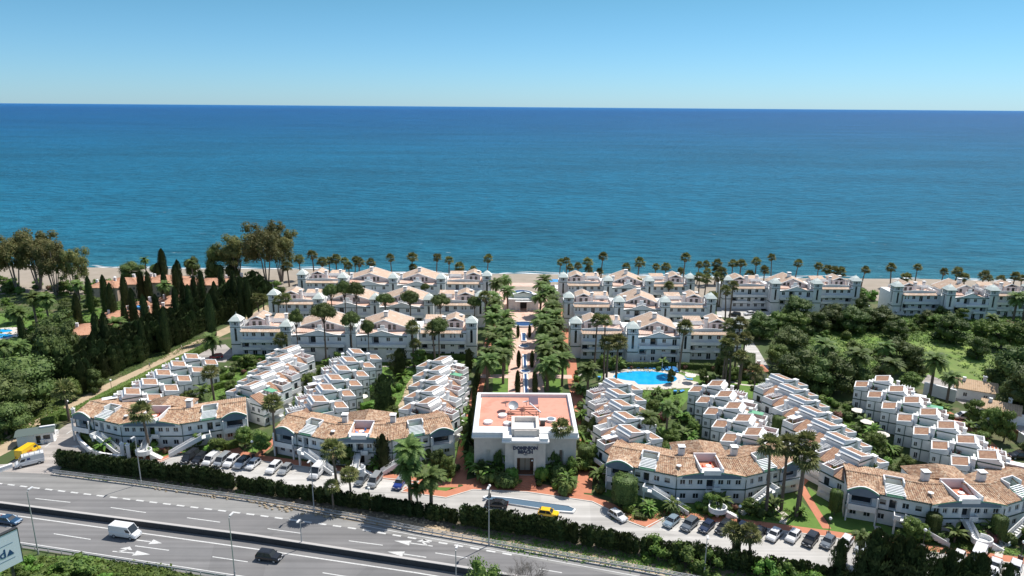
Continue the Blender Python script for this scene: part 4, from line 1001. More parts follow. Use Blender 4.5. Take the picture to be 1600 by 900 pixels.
b = MB(); b.box(-1.1, 0, 0, 1.1, .1, 2.9, 0); b.box(-.06, -.03, 0, .06, -.001, 2.9, 1); b.build('door', [mat('beige_door', (.45, .38, .30), .7), wood], t, (0, EY+1.95, 1.32))
b = MB(); b.blob((0, 0, 0), .2, .2, .2); b.build('lamp', [lampw], t, (1.45, EY-.15, 4.7))
b = MB()
for k in range(8): b.box(-2.0-.06*k, EY-1.0-.42*(k+1), 0, 2.0+.06*k, EY-1.0-.42*k-.004, 1.28-.16*k, 0)
b.box(-2.0, EY-.99, 0, 2.0, EY-.31, 1.3, 0)
b.build('steps', [m_brick], t)
def lettering(txt, size, mt, parent, loc, rot, ext=.05, name='lettering', bold=.0):
    cu = bpy.data.curves.new(name, 'FONT'); cu.body = txt; cu.size = size; cu.align_x = 'CENTER'; cu.extrude = ext; cu.offset = bold; cu.resolution_u = 2
    o = bpy.data.objects.new(name, cu); me = bpy.data.meshes.new_from_object(o); bpy.data.objects.remove(o)
    me.materials.clear(); me.materials.append(mt); q = ob(name, me, parent, loc); q.rotation_euler = rot; return q
lt = mat('sign_letters', (.04, .05, .09), .6)
lettering('DOMINION', 1.0, lt, t, (0, EY-.34, 7.35), (R(90), 0, 0), .04, bold=.075)
lettering('BEACH', 1.0, lt, t, (0, EY-.34, 6.45), (R(90), 0, 0), .04, bold=.075)
b = MB(); b.box(-.5, 0, 0, .5, .05, .07); b.box(-.25, 0, -.12, .25, .05, -.05); b.build('sign_ornament', [lt], t, (0, EY-.36, 6.15))
# round skylights, dishes on a steel grid
for (x, y, r_) in ((-8.2, 6.0, 1.0), (-5.0, 9.6, 1.0), (-3.9, 5.4, .9), (5.9, 7.4, 1.15)):
    b = MB(); b.prism([(r_*math.cos(R(a)), r_*math.sin(R(a))) for a in range(0, 360, 20)], 0, .5, 0); b.prism([(r_*.7*math.cos(R(a)), r_*.7*math.sin(R(a))) for a in range(0, 360, 20)], .5, .56, 1)
    b.build('skylight', [whitep, bluew if x > 0 else paleg], t, (x, y, H+.45))
b = MB()
for k in range(6): b.box(-3.4, 6.2+k*1.25, 0, 3.3, 6.34+k*1.25, .14, 0)
for x in (-3.4, -.2, 3.1): b.box(x, 6.0, .14, x+.14, 13.0, .28, 0)
for x in (-3.4, 3.1):
    for y in (6.2, 12.4): b.box(x, y, -.9, x+.14, y+.14, 0, 0)
b.build('steel_frame', [wood], t, (0, 0, H+1.35))
def dish(r_, x, y, z, tilt, az, mt):
    b = MB(); n1, n2 = 16, 4; V = []
    for j in range(n2+1):
        rr = r_*j/n2; V.append([(rr*math.cos(2*math.pi*k/n1), rr*math.sin(2*math.pi*k/n1), .3*r_*(j/n2)**2) for k in range(n1)])
    for j in range(n2):
        for k in range(n1): b.poly([V[j][k], V[j][(k+1) % n1], V[j+1][(k+1) % n1], V[j+1][k]])
    b.tube((r_*.6, 0, .1), (0, 0, r_*.8), .04, n=4); b.tube((0, 0, -.8), (0, 0, 0), .09, n=6)
    o = b.build('satellite_dish', [mt], t, (x, y, z)); o.rotation_euler = (tilt, 0, az)
dish(1.15, -4.4, 12.8, H+2.2, R(-35), R(20), metal); dish(1.2, -2.6, 11.9, H+2.0, R(35), R(10), metal); dish(.9, .4, 14.0, H+2.0, R(-20), R(40), metal)
b = MB(); b.box(-1.1, -.06, -1.0, 1.1, .06, 1.0); o = b.build('antenna_panel', [mat('mauve_panel', (.42, .33, .38), .7)], t, (2.1, 14.2, H+2.4)); o.rotation_euler = (R(-25), 0, R(10))
b = MB(); b.tube((1.2, 13.2, H+2.2), (3.6, 9.2, H+1.7), .16, n=6); b.build('pipe', [whitep], t)
b = MB(); b.box(-.55, -.4, 0, .55, .4, 1.3, 0); b.box(-.7, -.5, 1.3, .7, .5, 1.5, 1); b.build('vent', [darkm, whitep], t, (3.9, 5.2, H+.45))

# white side pavilion, beach club
t = thing('beach_club', 'low white pavilion with round arched roof at the end of the palm avenue', 'building', (4.5, 268, 0))
b = MB(); b.box(-6, 0, 0, -1.6, 9, 4.2, 0); b.box(1.6, 0, 0, 6, 9, 4.2, 0); b.box(-1.59, 3.0, 0, 1.59, 9, 4.2, 0); b.box(-6.3, -.3, 4.2, 6.3, 9.3, 4.5, 0)
b.box(-3.2, -1.6, 3.6, 3.2, .5, 3.9, 0)
for x in (-3.0, -1.5, 1.3, 2.8): b.box(x, -1.5, 0, x+.22, -1.28, 3.6, 0)
b.build('wall', [white], t)
b = MB(); n_ = 10
for k in range(n_):
    a0, a1 = math.pi*k/n_, math.pi*(k+1)/n_
    for (r1, r2, z) in ((6.0, 3.6, 0), ):
        p = [(-r1*math.cos(a0), 1.5+6.5*math.sin(a0), 4.5), (-r1*math.cos(a1), 1.5+6.5*math.sin(a1), 4.5), (-r2*math.cos(a1), 1.5+4.4*math.sin(a1), 6.0), (-r2*math.cos(a0), 1.5+4.4*math.sin(a0), 6.0)]
        b.poly(p[::-1]); b.poly([p[3], p[2], (0, 3.5, 6.7)][::-1])
b.poly([(-6, 1.5, 4.5), (6, 1.5, 4.5), (3.6, 1.5, 6), (0, 1.5, 6.6), (-3.6, 1.5, 6)])
b.build('roof', [paleg], t)
b = MB(); b.box(-1.4, 0, 0, 1.4, .1, 3); b.build('door', [darkm], t, (0, 2.85, 0))
for (x, y, l, w_, d_) in ((-14, 272, 'low white beach bar with flat roof left of the round pavilion', 9, 7), (18.5, 288, 'low white beach bar with flat roof right of the round pavilion', 9, 6)):
    t = thing('beach_bar', l, 'building', (x, y, 0)); b = MB()
    facade(b, (0, 0), (w_, 0), 0, 3.4, [(.8, 2.6, 0, 2.6, .8), (3.6, 5.4, 0, 2.6, .8), (6.2, 8, 0, 2.6, .8)], 0, 1); b.box(0, .81, 0, w_, d_, 3.4, 0, bot=False); b.box(-.3, -.3, 3.41, w_+.3, d_+.3, 3.7, 0)
    b.build('wall', [white, darkm], t); b = MB(); b.box(-.5, -1.8, 2.9, w_+.5, -.31, 3.1); [b.box(k, -1.7, 0, k+.15, -1.55, 2.9) for k in (-.4, w_/2, w_+.2)]; b.build('awning', [whitep], t)
t = thing('beach_canopy', 'blue and white arched canopy on the beach right of the round pavilion', 'canopy', (19, 300, 0))
b = MB(); n_ = 8
for k in range(n_):
    a0, a1 = math.pi*k/n_, math.pi*(k+1)/n_; b.poly([(-4*math.cos(a0), 0, 2.4+1.2*math.sin(a0)), (-4*math.cos(a1), 0, 2.4+1.2*math.sin(a1)), (-4*math.cos(a1), 5, 2.4+1.2*math.sin(a1)), (-4*math.cos(a0), 5, 2.4+1.2*math.sin(a0))])
b.build('cover', [bluec], t)
for x in (-3.9, 3.9):
    for y in (0, 4.9): b = MB(); b.tube((x, y, 0), (x, y, 2.5), .08, n=6); b.build('post', [whitep], t)
# avenue basins and cascade
water = mat('pool_water', (.01, .34, .72), .06, (.02, .42, .80), .5, spec=.6); basinw = mat('basin_water', (.015, .05, .16), .08, spec=.5); fore_w = mat('forecourt_water', (.10, .16, .22), .1, spec=.5)
def basin(label, pts, h, name='fountain_basin', cat='fountain', wm=None):
    cx = sum(p[0] for p in pts)/len(pts); cy = sum(p[1] for p in pts)/len(pts)
    t = thing(name, label, cat, (cx, cy, 0)); P = [(p[0]-cx, p[1]-cy) for p in pts]; s = .82
    mw = min(max(abs(p[0]) for p in P), max(abs(p[1]) for p in P)); I = [(p[0]*(1-.35/max(.5, max(abs(q[0]) for q in P))), p[1]*(1-.35/max(.5, max(abs(q[1]) for q in P)))) for p in P]
    b = MB(); n_ = len(P)
    for k in range(n_): b.prism([P[k], P[(k+1) % n_], I[(k+1) % n_], I[k]], 0, h, 0)
    b.build('rim', [white], t)
    b = MB(); b.prism(I, .02, h*.7, 0); b.build('water', [wm or basinw], t)
    return t
def rect(x0, y0, x1, y1): return [(x0, y0), (x1, y0), (x1, y1), (x0, y1)]
def oval(cx, cy, rx, ry, n_=24): return [(cx+rx*math.cos(2*math.pi*k/n_), cy+ry*math.sin(2*math.pi*k/n_)) for k in range(n_)]
basin('round blue basin nearest the pink roof in the palm avenue', oval(4.2, 177.5, 1.9, 1.9), .5)
basin('long narrow white channel of water between the paired cypresses', rect(3.5, 180.5, 4.9, 199), .45)
basin('small octagonal basin in the middle of the avenue', oval(4.2, 201, 1.7, 1.7, 8), .5)
basin('narrow blue channel further along the avenue', rect(3.5, 203.5, 4.9, 216), .45)
basin('round basin where the cross path meets the avenue', oval(4.2, 224, 1.8, 1.8), .5)
basin('short white channel behind the second cypress pair', rect(3.3, 229, 5.1, 238), .5)
basin('wide stepped white basin before the round pavilion', oval(4.4, 248, 4.6, 3.0), .7)
basin('wide oval white basin on the pink terrace by the beach', oval(4.0, 292, 5.0, 5.5), .6)
# entrance island of the forecourt
t = basin('long narrow white and red rimmed basin in the forecourt road', [G(*p) for p in ((754, 779), (760, 776), (800, 780), (890, 793), (900, 798), (896, 803), (870, 801), (765, 784))], .35, 'forecourt_basin', 'fountain', fore_w)

# ---- swimming pools
t = thing('swimming_pool', 'oval blue swimming pool with pale paved surround', 'pool', (39, 196.8, 0))
b = MB(); b.prism(oval(.5, -.5, 12.6, 8.6, 40), .0, .12); b.prism([(8, -8), (15, -7), (15.5, -3), (11, 0)], 0, .115); b.build('surround', [m_pave], t)
b = MB(); P = oval(.6, .2, 9.4, 5.4, 40); P = [(x, y) if not (x < -3 and y < 0) else (x*.9+.3, y*.55) for x, y in P]; b.prism(P, .1, .14); b.build('water', [water], t)
b = MB(); b.tube((9.6, -3.8, .1), (9.6, -3.8, .9), .04, n=5); b.tube((10.1, -3.4, .1), (10.1, -3.4, .9), .04, n=5); b.tube((9.6, -3.8, .9), (10.1, -3.4, .9), .04, n=5); b.build('ladder', [metal], t)
g0 = G(-4, 522)
t = thing('swimming_pool', 'figure-eight blue pool with pale surround at the left edge', 'pool', (g0[0], g0[1], 0))
b = MB(); b.prism(oval(1, 0, 8.6, 7.5, 30), .0, .12); b.build('surround', [m_pave], t)
b = MB(); b.prism(oval(1.5, -2.6, 5.4, 2.6, 24), .1, .14); b.prism(oval(-1.2, 3.2, 4.0, 1.9, 24), .1, .142); b.build('water', [water], t)
# ================================================================ VEGETATION
def part(name, mb, mats, parent): return mb.build(name, mats, parent)
def trunk(mb, h, r0_, r1_, lean=(0, 0), n=7, seg=4, z0=-.3, m=0):
    for k in range(seg):
        f0, f1 = k/seg, (k+1)/seg
        a = (lean[0]*f0**1.5, lean[1]*f0**1.5, z0+(h-z0)*f0); c = (lean[0]*f1**1.5, lean[1]*f1**1.5, z0+(h-z0)*f1)
        mb.tube(a, c, r0_+(r1_-r0_)*f0, r0_+(r1_-r0_)*f1, n, m, cap=False)
def fan_palm(seed, h=11.0, lush=1.0, name='fan_palm'):
    rg = random.Random(seed); t = thing(name, 'x', 'palm tree'); ln = (rg.uniform(-.6, .6), rg.uniform(-.4, .4))
    b = MB(); trunk(b, h, .30, .17, ln, 7, 6); part('trunk', b, [pbark], t)
    c0 = Vector((ln[0], ln[1], h)); b = MB(); R0 = 1.05*lush
    for i in range(46):
        el = rg.uniform(-.55, 1.35); az = i*2.399+rg.uniform(-.2, .2); L_ = rg.uniform(1.0, 1.45)*R0
        d = Vector((math.cos(az)*math.cos(el), math.sin(az)*math.cos(el), math.sin(el))); side = d.cross(Vector((0, 0, 1))); side = side.normalized() if side.length > .01 else Vector((1, 0, 0))
        upv = side.cross(d).normalized(); s0 = c0+d*.25; hub = c0+d*L_*.75
        b.poly([s0-side*.02, s0+side*.02, hub+side*.02, hub-side*.02])
        nb = 9; R1 = rg.uniform(.75, 1.0)*R0
        for k in range(nb):
            a0 = (k/(nb-1)-.5)*3.6; dr = d*math.cos(a0)+side*math.sin(a0); wv = (d*-math.sin(a0)+side*math.cos(a0))*.13
            m1 = hub+dr*R1*.6+upv*.02; tip = hub+dr*R1*1.05-Vector((0, 0, .35*abs(rg.random())+.1))
            b.poly([hub, m1-wv, tip, m1+wv])
    part('crown', b, [lf_palm], t)
    b = MB()
    for i in range(26):
        az = i*2.399; el = rg.uniform(-1.45, -.75); d = Vector((math.cos(az)*math.cos(el), math.sin(az)*math.cos(el), math.sin(el))); side = d.cross(Vector((0, 0, 1))).normalized()
        s0 = c0+Vector((0, 0, -.1)); e = s0+d*rg.uniform(1.0, 1.7)
        b.poly([s0, e-side*.35-d*.3, e, e+side*.35-d*.3])
    part('dry_leaves', b, [lf_dead], t)
    return t
def date_palm(seed, h=7.5, L=3.6, nf=44):
    rg = random.Random(seed); t = thing('date_palm', 'x', 'palm tree')
    b = MB(); trunk(b, h, .36, .27, (rg.uniform(-.3, .3), 0), 8, 5); b.blob((0, 0, h), .5, .5, .55, nu=8, nv=5, jit=.1, rg=rg); part('trunk', b, [pbark], t)
    b = MB()
    for i in range(nf):
        az = i*2.399+rg.uniform(-.15, .15); el0 = rg.uniform(.0, 1.35) if i > 6 else rg.uniform(-.5, .1); Lf = L*rg.uniform(.8, 1.08)
        p = Vector((0, 0, h+.35)); el = el0; hd = Vector((math.cos(az), math.sin(az), 0)); side = Vector((-math.sin(az), math.cos(az), 0)); ns = 8
        for k in range(ns):
            d = hd*math.cos(el)+Vector((0, 0, math.sin(el))); q = p+d*(Lf/ns); upv = side.cross(d) if False else Vector((0, 0, 1))
            wl = (.62*math.sin(math.pi*min(1, (k+1.2)/(ns+.6))))+.08; w0 = wl
            for s_ in (-1, 1):
                out_ = side*s_*w0+Vector((0, 0, -.18*w0))+d*.22
                b.poly([p, p+(q-p)*.55, p+(q-p)*.6+out_, p+(q-p)*.1+out_]); b.poly([p+(q-p)*.55, q, q+out_*.95, p+(q-p)*.7+out_])
            p = q; el -= (.17+.10*rg.random())*(1 if k > 0 else .4)
    part('crown', b, [lf_date], t)
    return t
def cypress(seed, h=12.0, r=1.15, mt=None, name='cypress', nl=2600, cat='cypress', rag=0.0):
    rg = random.Random(seed); t = thing(name, 'x', cat); mt = mt or lf_cyp
    b = MB(); b.tube((0, 0, -.2), (0, 0, h*.15), r*.18, n=6); part('trunk', b, [bark], t)
    b = MB(); prof = lambda f: max(.03, min(1, .62+2.6*f)*(1-max(0, (f-.25)/.75)**4.0)**.7)
    nv, nu = 12, 8; V = []
    for j in range(nv+1):
        f = j/nv; rr = r*.82*prof(f); V.append([(rr*math.cos(6.283*k/nu)*(1+rg.uniform(-.12, .12)), rr*math.sin(6.283*k/nu)*(1+rg.uniform(-.12, .12)), .3+(h-.5)*f) for k in range(nu)])
    for j in range(nv):
        for k in range(nu): b.poly([V[j][k], V[j][(k+1) % nu], V[j+1][(k+1) % nu], V[j+1][k]])
    lob = [(rg.uniform(0, 6.28), rg.uniform(.1, .9), rg.uniform(.05, .16)+rag*rg.uniform(.4, 1)) for _ in range(14 if not rag else 34)]
    for i in range(nl):
        f = rg.random()**.9; a = rg.uniform(0, 6.283); rr = r*prof(f)*rg.uniform(.82, 1.05)
        for (la, lf, lr) in lob:
            if abs(f-lf) < (.09 if not rag else .05) and abs((a-la+3.14) % 6.28-3.14) < .6: rr += lr*r
        c = (rr*math.cos(a), rr*math.sin(a), .3+(h-.3)*f); up_ = Vector((math.cos(a), math.sin(a), .5)); s_ = rg.uniform(.11, .22)*(r/1.1)**.5
        u_ = Vector((math.cos(a)*.35, math.sin(a)*.35, 1)).normalized()*s_*1.6; w_ = Vector((-math.sin(a), math.cos(a), rg.uniform(-.4, .4)))*s_*.6
        c = Vector(c); b.poly([c-u_*.5, c+w_, c+u_, c-w_])
    part('crown', b, [mt], t); return t
def crown_mesh(b, rg, clumps, per, sz, m=0, core=.78):
    for (c, rx, ry, rz) in clumps:
        b.blob(c, rx*core, ry*core, rz*core, m, nu=8, nv=5, jit=.16, rg=rg)
        n_ = int(per*(rx*ry+rx*rz+ry*rz)/3)
        for _ in range(n_):
            v = Vector((rg.gauss(0, 1), rg.gauss(0, 1), rg.gauss(0, 1)+.25)).normalized(); q = rg.uniform(.72, 1.12)
            b.leaf((c[0]+v.x*rx*q, c[1]+v.y*ry*q, c[2]+v.z*rz*q), (v.x/rx, v.y/ry, v.z/rz+.2), sz*rg.uniform(.6, 1.3), m, rg)
def tree(name, seed, h, rc, mt, nc=14, flat=.75, per=70, sz=.28, tb=None, cat='tree', low=.35, tr=.22, spread=1.0, open_=False, lowf=1.0):
    rg = random.Random(seed); t = thing(name, 'x', cat); cl = []; zc = h-rc*flat
    for i in range(nc):
        a = i*2.399; q = math.sqrt((i+.5)/nc); rr = rc*.72*q*spread; z = zc+rc*flat*.62*(1-q*q)*rg.uniform(.6, 1.2)-(rc*flat*(1.25-.3*q) if i % 3 == 0 else (rc*flat*.6*q if i % 3 == 1 else 0))*lowf
        s_ = rc*rg.uniform(.30, .46); cl.append(((rr*math.cos(a)+rg.uniform(-.1, .1)*rc, rr*math.sin(a)+rg.uniform(-.1, .1)*rc, z), s_, s_, s_*flat))
    b = MB(); th = max(.5, zc-rc*flat*(.4 if lowf < .5 else .7)); trunk(b, th, tr*1.2, tr*.8, (rg.uniform(-.3, .3), rg.uniform(-.2, .2)), 7, 3)
    for (c, rx, _, _) in cl[::2]: b.tube((0, 0, th*.85), (c[0]*.85, c[1]*.85, c[2]-.1*rx), tr*.55, tr*.18, 5, cap=False)
    part('trunk', b, [tb or bark], t)
    b = MB(); crown_mesh(b, rg, cl, per, sz, core=.55 if open_ else .74); part('crown', b, [mt], t); return t
def stone_pine(seed, h, rc):
    return tree('stone_pine', seed, h, rc, lf_pine, nc=22, flat=.52, per=150, sz=.17, cat='pine tree', tr=.24, lowf=.25)
def eucalyptus(seed, h=21, rc=8):
    rg = random.Random(seed); t = thing('eucalyptus_tree', 'x', 'eucalyptus'); b = MB(); cl = []
    for i in range(6):
        a = i*1.05+rg.uniform(-.3, .3); f = rg.uniform(.5, 1); top = Vector((math.cos(a)*rc*.62*f, math.sin(a)*rc*.62*f, h*rg.uniform(.7, .92))); md = Vector((math.cos(a)*rc*.22, math.sin(a)*rc*.22, h*.4))
        b.tube((math.cos(a)*.4, math.sin(a)*.4, -.3), md, .26, .17, 6, cap=False); b.tube(md, top, .17, .06, 5, cap=False)
        for _ in range(8):
            q = top+Vector((rg.uniform(-1, 1)*rc*.36, rg.uniform(-1, 1)*rc*.36, rg.uniform(-.34, .08)*h)); s_ = rg.uniform(.16, .28)*rc; cl.append((tuple(q), s_, s_, s_*1.15)); b.tube(md.lerp(top, .6), q, .08, .03, 4, cap=False)
    part('trunk', b, [ebark], t)
    b = MB(); crown_mesh(b, rg, cl, 60, .30, core=.5); part('crown', b, [lf_euc], t); return t
def bush(seed, r, hh, mt, name='shrub', per=90, sz=.16, cat='shrub', nc=6):
    rg = random.Random(seed); t = thing(name, 'x', cat); b = MB(); b.tube((0, 0, -.2), (0, 0, hh*.4), .07, n=5); part('stem', b, [bark], t); b = MB(); cl = []
    for i in range(nc): a = i*2.399; q = math.sqrt(i/nc)*.6*r; s_ = r*rg.uniform(.45, .62); cl.append(((q*math.cos(a), q*math.sin(a), hh*rg.uniform(.42, .6)), s_, s_, hh*.42))
    crown_mesh(b, rg, cl, per, sz, core=.85); part('foliage', b, [mt], t); return t
def plume(seed, r, hh, mt, name='garden_plant'):   # banana / strelitzia style big-leaf plant
    rg = random.Random(seed); t = thing(name, 'x', 'plant'); b = MB(); b.tube((0, 0, -.1), (0, 0, hh*.55), .16, .1, 6); part('stem', b, [pbark], t); b = MB()
    for i in range(26):
        az = i*2.399; el = rg.uniform(.1, 1.35); p = Vector((0, 0, hh*rg.uniform(.25, .6))); d = Vector((math.cos(az), math.sin(az), 0)); side = Vector((-math.sin(az), math.cos(az), 0))
        for k in range(4):
            q = p+(d*math.cos(el)+Vector((0, 0, math.sin(el))))*r*.33; w0 = .28*math.sin(math.pi*(k+.15)/4.1); w1 = .28*math.sin(math.pi*min(1, (k+1.1)/4.1)); b.poly([p-side*w0, p+side*w0, q+side*w1, q-side*w1]); p = q; el -= .38
    part('foliage', b, [mt], t); return t
def clipped(seed, r, h0, h1, name='clipped_tree', mt=None, box=False):
    rg = random.Random(seed); t = thing(name, 'x', 'clipped tree'); b = MB(); b.tube((0, 0, -.2), (0, 0, h0+.5), .14, n=6); part('trunk', b, [bark], t); b = MB()
    n_ = 14; hh = h1-h0; prof = [(0, .75), (.08, 1), (.8, 1.0), (.93, .8), (1, .25)]
    for j in range(len(prof)-1):
        for k in range(n_):
            a0, a1 = 6.283*k/n_, 6.283*(k+1)/n_; (f0, q0), (f1, q1) = prof[j], prof[j+1]
            b.poly([(r*.95*q0*math.cos(a0), r*.95*q0*math.sin(a0), h0+hh*f0), (r*.95*q0*math.cos(a1), r*.95*q0*math.sin(a1), h0+hh*f0), (r*.95*q1*math.cos(a1), r*.95*q1*math.sin(a1), h0+hh*f1), (r*.95*q1*math.cos(a0), r*.95*q1*math.sin(a0), h0+hh*f1)])
    for i in range(1700):
        a = rg.uniform(0, 6.283)
        if rg.random() < .75: b.leaf((r*math.cos(a)*rg.uniform(.93, 1.03), r*math.sin(a)*rg.uniform(.93, 1.03), h0+hh*rg.uniform(.03, .92)), (math.cos(a), math.sin(a), .2), .12, 0, rg)
        else: q = math.sqrt(rg.random())*r*.95; b.leaf((q*math.cos(a), q*math.sin(a), h1-.08*hh*(q/r)), (0, 0, 1), .12, 0, rg)
    part('crown', b, [mt or lf_dark], t); return t
def hedge(px, wd, hh, label, mt=None, world=False, name='hedge', dens=26, rough=.0, seed=3):
    rg = random.Random(seed); P = px if world else [G(*p) for p in px]; ox, oy = P[0]; t = thing(name, label, 'hedge', (ox, oy, 0)); P = [(p[0]-ox, p[1]-oy) for p in P]
    b = MB(); wallstrip(b, P, wd*.9, 0, hh*.96)
    for i in range(len(P)-1):
        A = Vector(P[i]); B = Vector(P[i+1]); L_ = (B-A).length; d = (B-A)/L_; nn = Vector((-d.y, d.x))
        for _ in range(int(L_*(2*hh+wd)*dens)):
            s = rg.uniform(0, L_); u = rg.uniform(0, 2*hh+wd); j = rg.uniform(-.06, .1+rough)
            if u < hh: q = A+d*s-nn*(wd/2+j); z = u; nm = (-nn.x, -nn.y, .3)
            elif u < hh+wd: q = A+d*s+nn*(u-hh-wd/2); z = hh+j; nm = (0, 0, 1)
            else: q = A+d*s+nn*(wd/2+j); z = u-hh-wd; nm = (nn.x, nn.y, .3)
            b.leaf((q.x, q.y, z), nm, .15, 0, rg)
    part('foliage', b, [mt or lf_broad], t); return t

FP = [Proto(fan_palm(i, h_, l_)) for i, (h_, l_) in enumerate(((10, 1.0), (10, .9), (10, 1.1), (10, 1.0)))]
FPB = [Proto(fan_palm(20+i, 10, 1.5)) for i in range(3)]
DP = [Proto(date_palm(30+i)) for i in range(4)]
CY = [Proto(cypress(40+i, 12, .98)) for i in range(3)]
CYW = [Proto(cypress(50+i, 9, 1.75, nl=4200, rag=.3)) for i in range(3)]
SP = [Proto(stone_pine(60+i, 11, 3.6)) for i in range(3)]
BT = [Proto(tree('broadleaf_tree', 70+i, 7, 3.4, lf_broad, nc=16, per=75, sz=.22)) for i in range(3)]
DT = [Proto(tree('dark_tree', 80+i, 7, 3.8, lf_dark, nc=20, per=80, sz=.2, flat=.8)) for i in range(3)]
PT = [Proto(tree('pine_tree', 90+i, 8, 3.8, lf_pine, nc=20, per=110, sz=.18, flat=.85, cat='pine tree')) for i in range(2)]
EU = [Proto(eucalyptus(100+i)) for i in range(2)]
SH = [Proto(bush(110+i, 1.1, 1.7, m_, name=n_)) for i, (m_, n_) in enumerate(((lf_broad, 'shrub'), (lf_light, 'bright_shrub'), (lf_dark, 'dark_shrub'), (lf_pine, 'olive_shrub'), (lf_flower, 'flowering_shrub')))]
PL = [Proto(plume(120+i, 1.7, 3.0, m_)) for i, m_ in enumerate((lf_light, lf_date))]
HC = [Proto(cypress(130+i, 3.6, .75, nl=900, name='hedge_cypress', rag=.25)) for i in range(4)]
BS = [Proto(tree('green_bush', 140+i, 3.4, 2.2, m_, nc=9, per=90, sz=.2, flat=.8, cat='bush', tr=.1)) for i, m_ in enumerate((lf_light, lf_broad))]
CT = [Proto(clipped(150, 1.7, .8, 4.2)), Proto(clipped(151, 1.0, .3, 5.2))]
ALL = {}
def put(protos, x, y, h=None, base=10.0, key='', rz=None, wide=1.0, label=None, group=None):
    s = 1.0 if h is None else h/base; k = rnd.randrange(len(protos))
    if h is not None: s = max(.2, s)
    sc_ = (s*wide, s*wide, s) if wide != 1 else (s, s, s)
    o = protos[k].put((x, y, 0), rnd.uniform(0, 6.28) if rz is None else rz, label or 'x', sc_, group)
    ALL.setdefault(key, []).append(o); return o
# ---- fan palms along the beach: (u, v of crown centre)
beach = [(468,406),(489,399),(502,410),(514,408),(525,406),(536,408),(545,416),(553,406),(560,410),(576,411),(612,404),(646,418),(643,402),(681,403),(701,407),(720,418),(740,422),(761,405),(874,410),(886,408),(888,418),(905,416),(921,410),(919,421),(940,401),(936,424),(980,419),(997,411),(1024,417),(1041,418),(1063,424),(1069,403),(1091,414),(1105,414),(1122,413),(1107,424),(1118,424),(1145,413),(1157,412),(1182,409),(1174,429),(1195,422),(1208,403),(1244,412),(1279,416),(1294,422),(1315,426),(1305,424),(1349,422),(1395,419),(1433,418),(1417,435),(1473,425),(1494,426),(1508,435),(1536,430),(1544,435),(1562,435),(1585,432),(1598,435)]
def crownput(protos, u, v, Y, key, wide=1.0, hmin=2.5, group=None):
    x, z = PY(u, v, Y); z = max(hmin, z); return put(protos, x, Y, z, 10.6, key, wide=wide*10.6/z*1.0 if False else 1.0, group=group)
def crown_true(protos, u, v, Y, key, group=None, size=1.0):
    """a palm whose crown keeps its size while the trunk length follows the photo"""
    x, z = PY(u, v, Y); z = max(2.2, z)
    o = put(protos, x, Y, None, key=key, group=group)
    hz = z/10.4
    o.scale = (size, size, max(.25, hz)) if False else (size*1.0,)*3
    o.location.z = z-10.2*size
    return o
# trunks differ in length: build per-height prototypes so that the crown never stretches
FH = {}
def fan_at(u, v, Y, key, group=None, size=1.0, x=None, z=None):
    if z is None: x, z = PY(u, v, Y)
    z = max(2.0, z); hb = max(2, round(z/size/1.5)*1.5); lst = FH.setdefault(hb, [])
    if len(lst) < 2: lst.append(Proto(fan_palm(300+int(hb*10)+len(lst)*7, hb, 1.25)))
    o = rnd.choice(lst).put((x, Y, 0), rnd.uniform(0, 6.28), 'x', (z/hb,)*3 if False else (size, size, z/hb), group); ALL.setdefault(key, []).append(o); return o
DH = {}
def date_at(x, Y, z, key, group=None, size=1.0):
    z = max(2.5, z); hb = max(3, round(z/size/1.5)*1.5); lst = DH.setdefault(hb, [])
    if len(lst) < 2: lst.append(Proto(date_palm(500+int(hb*10)+len(lst)*7, hb)))
    o = rnd.choice(lst).put((x, Y, 0), rnd.uniform(0, 6.28), 'x', (size, size, z/hb), group); ALL.setdefault(key, []).append(o); return o
for p_ in FP+FPB+DP:      # the generic ones are not needed
    for c in list(p_.o.children)+[p_.o]: bpy.data.objects.remove(c)
for (u, v) in beach:
    fan_at(u, v, 311+rnd.uniform(-3, 3), 'beach', 'fan palms along the beach', size=rnd.uniform(.85, 1.3)).rotation_euler.x = rnd.uniform(-.06, .06)
for i, (u, vt, vb, s) in enumerate([(928,500,590,1.05),(943,501,594,1.05),(947,536,600,1.35),(962,534,598,1.3),(1061,512,580,1.3),(1130,510,590,1.15),(1146,506,592,1.15),(1128,540,606,1.2),(1139,531,604,1.2),(1156,530,600,1.2),(1132,552,606,1.2),(1153,559,612,1.2),(1111,464,510,1.1),(1133,455,500,1.1),(1140,446,496,1.1),(1121,434,480,1.1),(1090,434,484,1.1),(1098,436,488,1.1),(1124,425,478,1.1),(1042,446,480,1.0),(998,441,474,1.0)]):
    x, y = G(u, vb); fan_at(u, vt, y, 'poolfan', 'fan palms between the pool and the blocks', s, x, PY(u, vt, y)[1])
